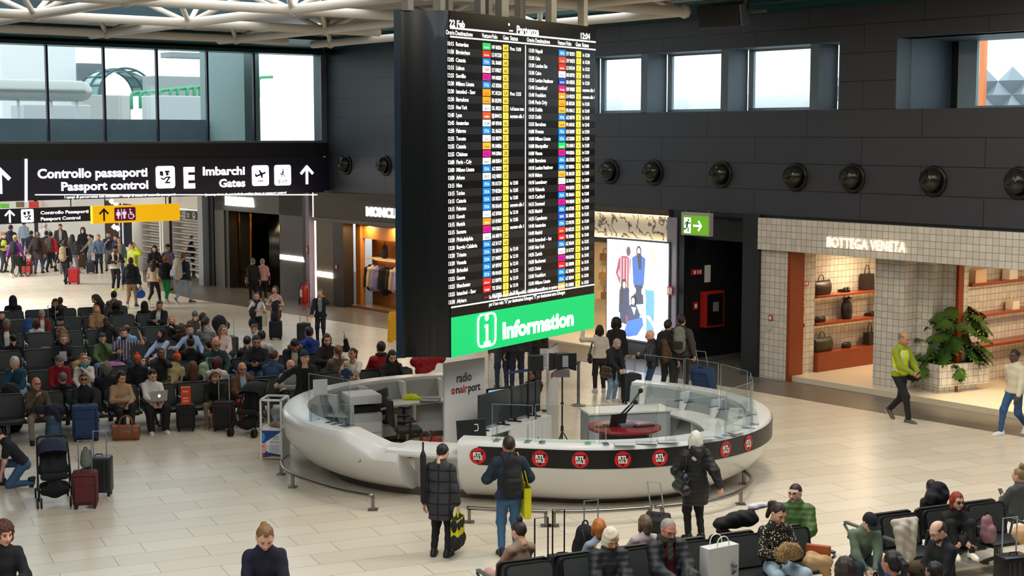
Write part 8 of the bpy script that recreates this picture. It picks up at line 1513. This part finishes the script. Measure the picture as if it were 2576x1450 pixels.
def pack_at(loc,rz,label,c,s=1.0,c2=None,lying=0):
 o=empty('backpack',loc,rz,label,'backpack'); o.rotation_euler=(R(lying),0,rz); g=nets([((0,0,.15),(0,.01,.38),.15,.125,(Y3,1.45)),((0,-.1,.14),(0,-.1,.24),.11,.1,(Y3,1.6))],.02,.05,(),lambda G:.004*np.sin(G[...,2]*45+G[...,0]*25)); link('main_compartment',np_mesh('main_compartment',g[0]*s,g[1]),o,fabric(c)); m=MB(); arch(m,-.04*s,.04*s,.02*s,.49*s,.06*s,.011); m.build('top_loop',fabric(c2 or '#141414'),o)
 for sx in (-1,1):m=MB(); m.tube([(sx*.08*s,.08*s,.46*s),(sx*.1*s,.16*s,.36*s),(sx*.11*s,.12*s,.1*s)],.016,6); m.build('strap',fabric(c2 or '#141414'),o,smooth=True)
 return o
pack_at(zig(136,1112),R(10),'blue grey backpack standing at feet of bald man','#3d5670',1.15); q=np.array(by('hand at his mouth',0,0)); soft_lump('folded_coat',(q[0]+.3,q[1]-.25,.62),R(24),'navy coat piled on the lap of bald man','coat',[((-.18,0,.05),(.22,0,.02),.09,.09),((0,-.1,.08),(.2,.05,.06),.07,.07),((.1,-.1,0),(.2,-.15,-.15),.06,.05)],'#171d33')
o=empty('carrier_bag',zig(468,1026,.5),R(12),'orange printed carton bag on black wheeled case','bag'); o.location.z=.57; m=MB(); m.box((-.1,-.07,0),(.1,.07,.36),.004); m.build('body',mat('orange card','#d8401a',.6),o); m=MB()
for z in (.26,.12,.06):m.box((-.06,-.073,z),(.05,-.0705,z+.035))
m.build('print',mat('print pale orange','#f0a088',.6),o)
o=thing_box('carrier_bag',(-.07,-.04,0),(.07,.04,.3),mat('white paper','#d8d8dc',.7),'small white paper bag at feet of headphone woman','bag',zig(531,1076),R(10),.004)
q=PEOPLE[W_('silver laptop')]; w=pt(W_('silver laptop'),'P',(0,.42,.13)); laptop(tuple(w),q[0].rotation_euler[2]+math.pi*0,'silver laptop with glowing emblem on knees of ponytail woman','#a9a29a','#8a8680',108,None,True); bpy.data.objects[[k for k in bpy.data.objects.keys() if k.startswith('laptop')][-1]].rotation_euler=(0,0,q[0].rotation_euler[2])
soft_lump('padded_coat',zig(30,1085),R(20),'black padded coat hanging over the end seat at left edge','coat',[((0,0,.2),(0,.05,.8),.24,.2),((-.15,-.05,.15),(-.1,.0,.7),.16,.14)],'#141415',.022)
pack_at(tuple(en(4.75,43.1,.46)),R(20),'round blue backpack on a seat behind white cap man','#27497d',1.1); suitcase(tuple(en(5.0,42.4)),R(24),'suitcase with short raised handle behind white cap man','#17181c',.38,.25,.5,.4,False); suitcase(tuple(en(5.5,44.0)),R(24),'suitcase with tall thin handle left of snack woman','#1c1d22',.38,.25,.55,.62,False); suitcase(tuple(en(6.55,43.2)),R(24),'dark suitcase with handle right of snack woman','#1d1d20',.38,.25,.55,.42,False)
soft_lump('draped_coat',tuple(en(9.55,40.7,.0)),0,'black coat heaped over an upright suitcase behind pink cardigan','coat',[((0,0,.3),(0,0,.95),.15,.17),((-.08,.0,.9),(.16,.0,.82),.14,.12)],'#14151a'); suitcase(tuple(en(9.75,40.2)),R(24),'suitcase with white handle under the heaped coat','#1b1c20',.36,.24,.5,.5,False,pole='#d0d0cc')
soft_lump('hooded_top',tuple(en(7.35,32.9,.42)),R(24),'pale green hooded top hung over case handle by auburn hair','garment',[((0,0,.15),(0,.03,.5),.16,.11),((-.08,-.03,.1),(.1,-.02,.05),.14,.1)],'#93ab84'); suitcase(tuple(en(7.45,32.6)),R(20),'case with white handle under the pale green top','#1d2024',.36,.24,.5,.6,False,pole='#d0d0cc')
soft_lump('pink_coat',tuple(en(6.0,36.6,.42)),R(30),'pink coat on the lap of the olive jumper person','coat',[((-.1,0,.1),(.16,-.05,.08),.10,.09),((.1,-.1,.05),(.2,-.1,-.12),.07,.06)],'#b35f92'); soft_lump('paper_bag',tuple(en(4.55,38.2,.44)),R(24),'crumpled brown leather bag on seat below red haired woman','bag',[((0,0,.1),(0,0,.3),.15,.1),((-.1,0,.3),(.1,0,.34),.06,.07)],'#7a5328'); soft_lump('snack_bag',tuple(en(5.2,36.65,.5)),R(24),'crumpled tan paper bag on lap of elderly woman','bag',[((-.12,0,.08),(.15,0,.12),.1,.09)],'#a8834e'); soft_lump('grey_coat',tuple(en(9.15,36.0,.45)),R(24),'white and grey coat on lap of pink cardigan woman','coat',[((-.22,0,.1),(.25,-.02,.08),.15,.14)],'#a9b0ba')
soft_lump('red_coat',tuple(en(12.2,31.6,.5)),R(24),'red coat laid along the seat backs behind phone woman','coat',[((-.3,0,.42),(.35,0,.46),.12,.1),((-.2,-.05,.2),(.1,0,.3),.12,.1)],'#8a1018'); carried('leather',W_('black long haired'),'SL','dark olive handbag on knees of black haired phone woman','#22241f',.36,.26,.14,side=.34,dz=.05)
# kneeling man's group
pushchair(zig(138,1262),R(200),'dark blue pushchair seen from behind at left front','#14161a','#1c2840'); suitcase(zig(216,1278),R(10),'dark red soft suitcase beside the dark blue pushchair','#571a1c',.40,.26,.56,.5,False,soft=True); suitcase(tuple(np.array(zig(248,1250))+(0,.1,0)),R(4),'dark green and purple suitcase behind the dark red one','#22252a',.42,.27,.62,.42); q=zig(216,1278); pack_at((q[0]+.02,q[1],.66),R(8),'small grey green backpack standing on dark red suitcase','#5d665c',.62,'#3a4038')
pushchair(zig(632,1090),R(165),'black pushchair with silver frame beside the donation box','#15161a','#14161c')
# wet floor sign
p=zig(993,860); o=empty('wet_floor_sign',p,R(15),'yellow folding wet floor sign left of the departures board','sign');
for sy in (-1,1):m=MB(); m.prism([(-.2,0),(-.12,0),(-.08,.07),(.08,.07),(.12,0),(.2,0),(.13,.85),(.08,.9),(-.08,.9),(-.13,.85)],-.01,.01,M=Matrix.Rotation(R(sy*9),4,'X')@Matrix.Translation((0,-sy*.0-sy*.14,0))@Matrix(((1,0,0,0),(0,0,1,0),(0,1,0,0),(0,0,0,1)))); m.build('leaf_panel',mat('safety yellow','#d9a30a',.5),o)
# bottom right
suitcase(tuple(en(8.25,17.2)),R(20),'black case with single tall handle beside beige jumper woman','#141416',.36,.26,.42,.62,False,soft=True,pole='#2a2c30'); suitcase(tuple(en(9.35,17.9)),R(20),'black backpack case with thin silver handle before padded coat woman','#131418',.4,.28,.5,.5,False,soft=True); pack_at(tuple(en(8.95,17.4,.35)),R(210),'black backpack propped on case beside grey bob woman','#121316',1.1); suitcase(tuple(en(8.7,17.6)),R(24),'slim black case with looped handle behind copper hair woman','#18191d',.34,.24,.4,.6,False,pole='#1f2024')
p=en(10.05,15.78,.44); o=empty('carrier_bag',tuple(p),EA+R(8),'white marbled paper carrier bag on the seat','bag'); m=MB(); m.box((-.25,-.09,0),(.25,.09,.46),.004); m.build('body',mat('white marbled paper','#c9ccca',.6,mottle=.12,mscale=22),o); m=MB(); arch(m,-.1,.1,-.07,.45,.14,.008); arch(m,-.1,.1,.07,.45,.14,.008); m.build('handle',M_PW,o)
soft_lump('coat_heap',tuple(en(10.95,16.75,.45)),R(24),'dark padded coats heaped on seat back behind white bag','coat',[((-.28,0,.42),(.22,0,.44),.09,.10),((-.1,-.05,.50),(.2,0,.51),.08,.07),((-.2,.1,.3),(.1,.1,.1),.07,.06)],'#1b1c1b'); soft_lump('white_scarf',tuple(en(11.3,16.75,.45)),R(24),'white cloth on top of the heaped dark coats','scarf',[((-.12,0,.60),(.12,0,.61),.05,.04)],'#cfcdd2')
q=pt(W_('black floral'),'P',(.0,.38,.15)); soft_lump('leopard_bag',tuple(q),R(20),'spotted print bag on lap of floral blouse woman','bag',[((-.11,0,.06),(.11,0,.06),.10,.09),((-.05,0,.14),(.06,0,.14),.07,.06)],'',m_=hexc('LEO')); q=pt(W_('black floral'),'P',(-.42,.30,.06)); soft_lump('camel_coat',tuple(q),R(20),'cream and camel coats beside floral blouse woman','coat',[((-.12,0,.0),(.14,0,-.02),.09,.09),((.1,.05,-.08),(.22,.1,-.2),.07,.06),((-.05,.1,.06),(.1,.12,.03),.06,.05)],'#b59468'); thing_box('clutch_bag',(-.16,-.03,0),(.16,.03,.16),mat('orange leather','#a3501f',.45),'orange brown clutch standing beside floral blouse woman','bag',tuple(q+np.array([.05,.16,.02])),R(-25),.015)
soft_lump('cream_coat',tuple(en(12.95,15.7,.42)),R(24),'cream coat draped on seat beside red haired woman','coat',[((-.22,-.02,.50),(.12,-.02,.50),.05,.05),((-.2,-.08,.42),(-.22,-.2,-.1),.06,.05),((.05,-.06,.42),(.0,-.12,.05),.07,.06),((-.1,-.06,.42),(-.1,-.14,.05),.08,.07),((-.15,-.2,-.05),(-.18,-.22,-.3),.06,.035)],'#bdb3a4'); pack_at(tuple(en(14.35,15.7,.45)),R(40),'dusty pink bag on the seat right of red haired woman','#9a7178',.8); soft_lump('plastic_bag',tuple(en(14.9,15.5,.45)),R(24),'orange and white carrier bag at the far right edge','bag',[((-.1,0,.12),(.12,0,.12),.13,.12)],'#c9a070'); suitcase(tuple(en(13.75,14.55)),R(18),'black ribbed suitcase with silver handle at bottom right','#1a1b1d',.42,.28,.6,.48,True,pole='#b9c2cc')
soft_lump('hat_and_bag',tuple(en(14.35,16.75,.45)),R(24),'black bag with shiny hat on seat back near curly updo','bag',[((-.06,0,.42),(.1,0,.44),.12,.11),((0,0,.56),(.08,0,.57),.09,.07)],'#1c1a22'); thing_box('paper_bag',(-.13,-.08,0),(.13,.08,.32),mat('brown paper','#a8988a',.8),'brown paper bag under seat of red haired woman','bag',tuple(en(13.1,15.3)),R(10),.004)
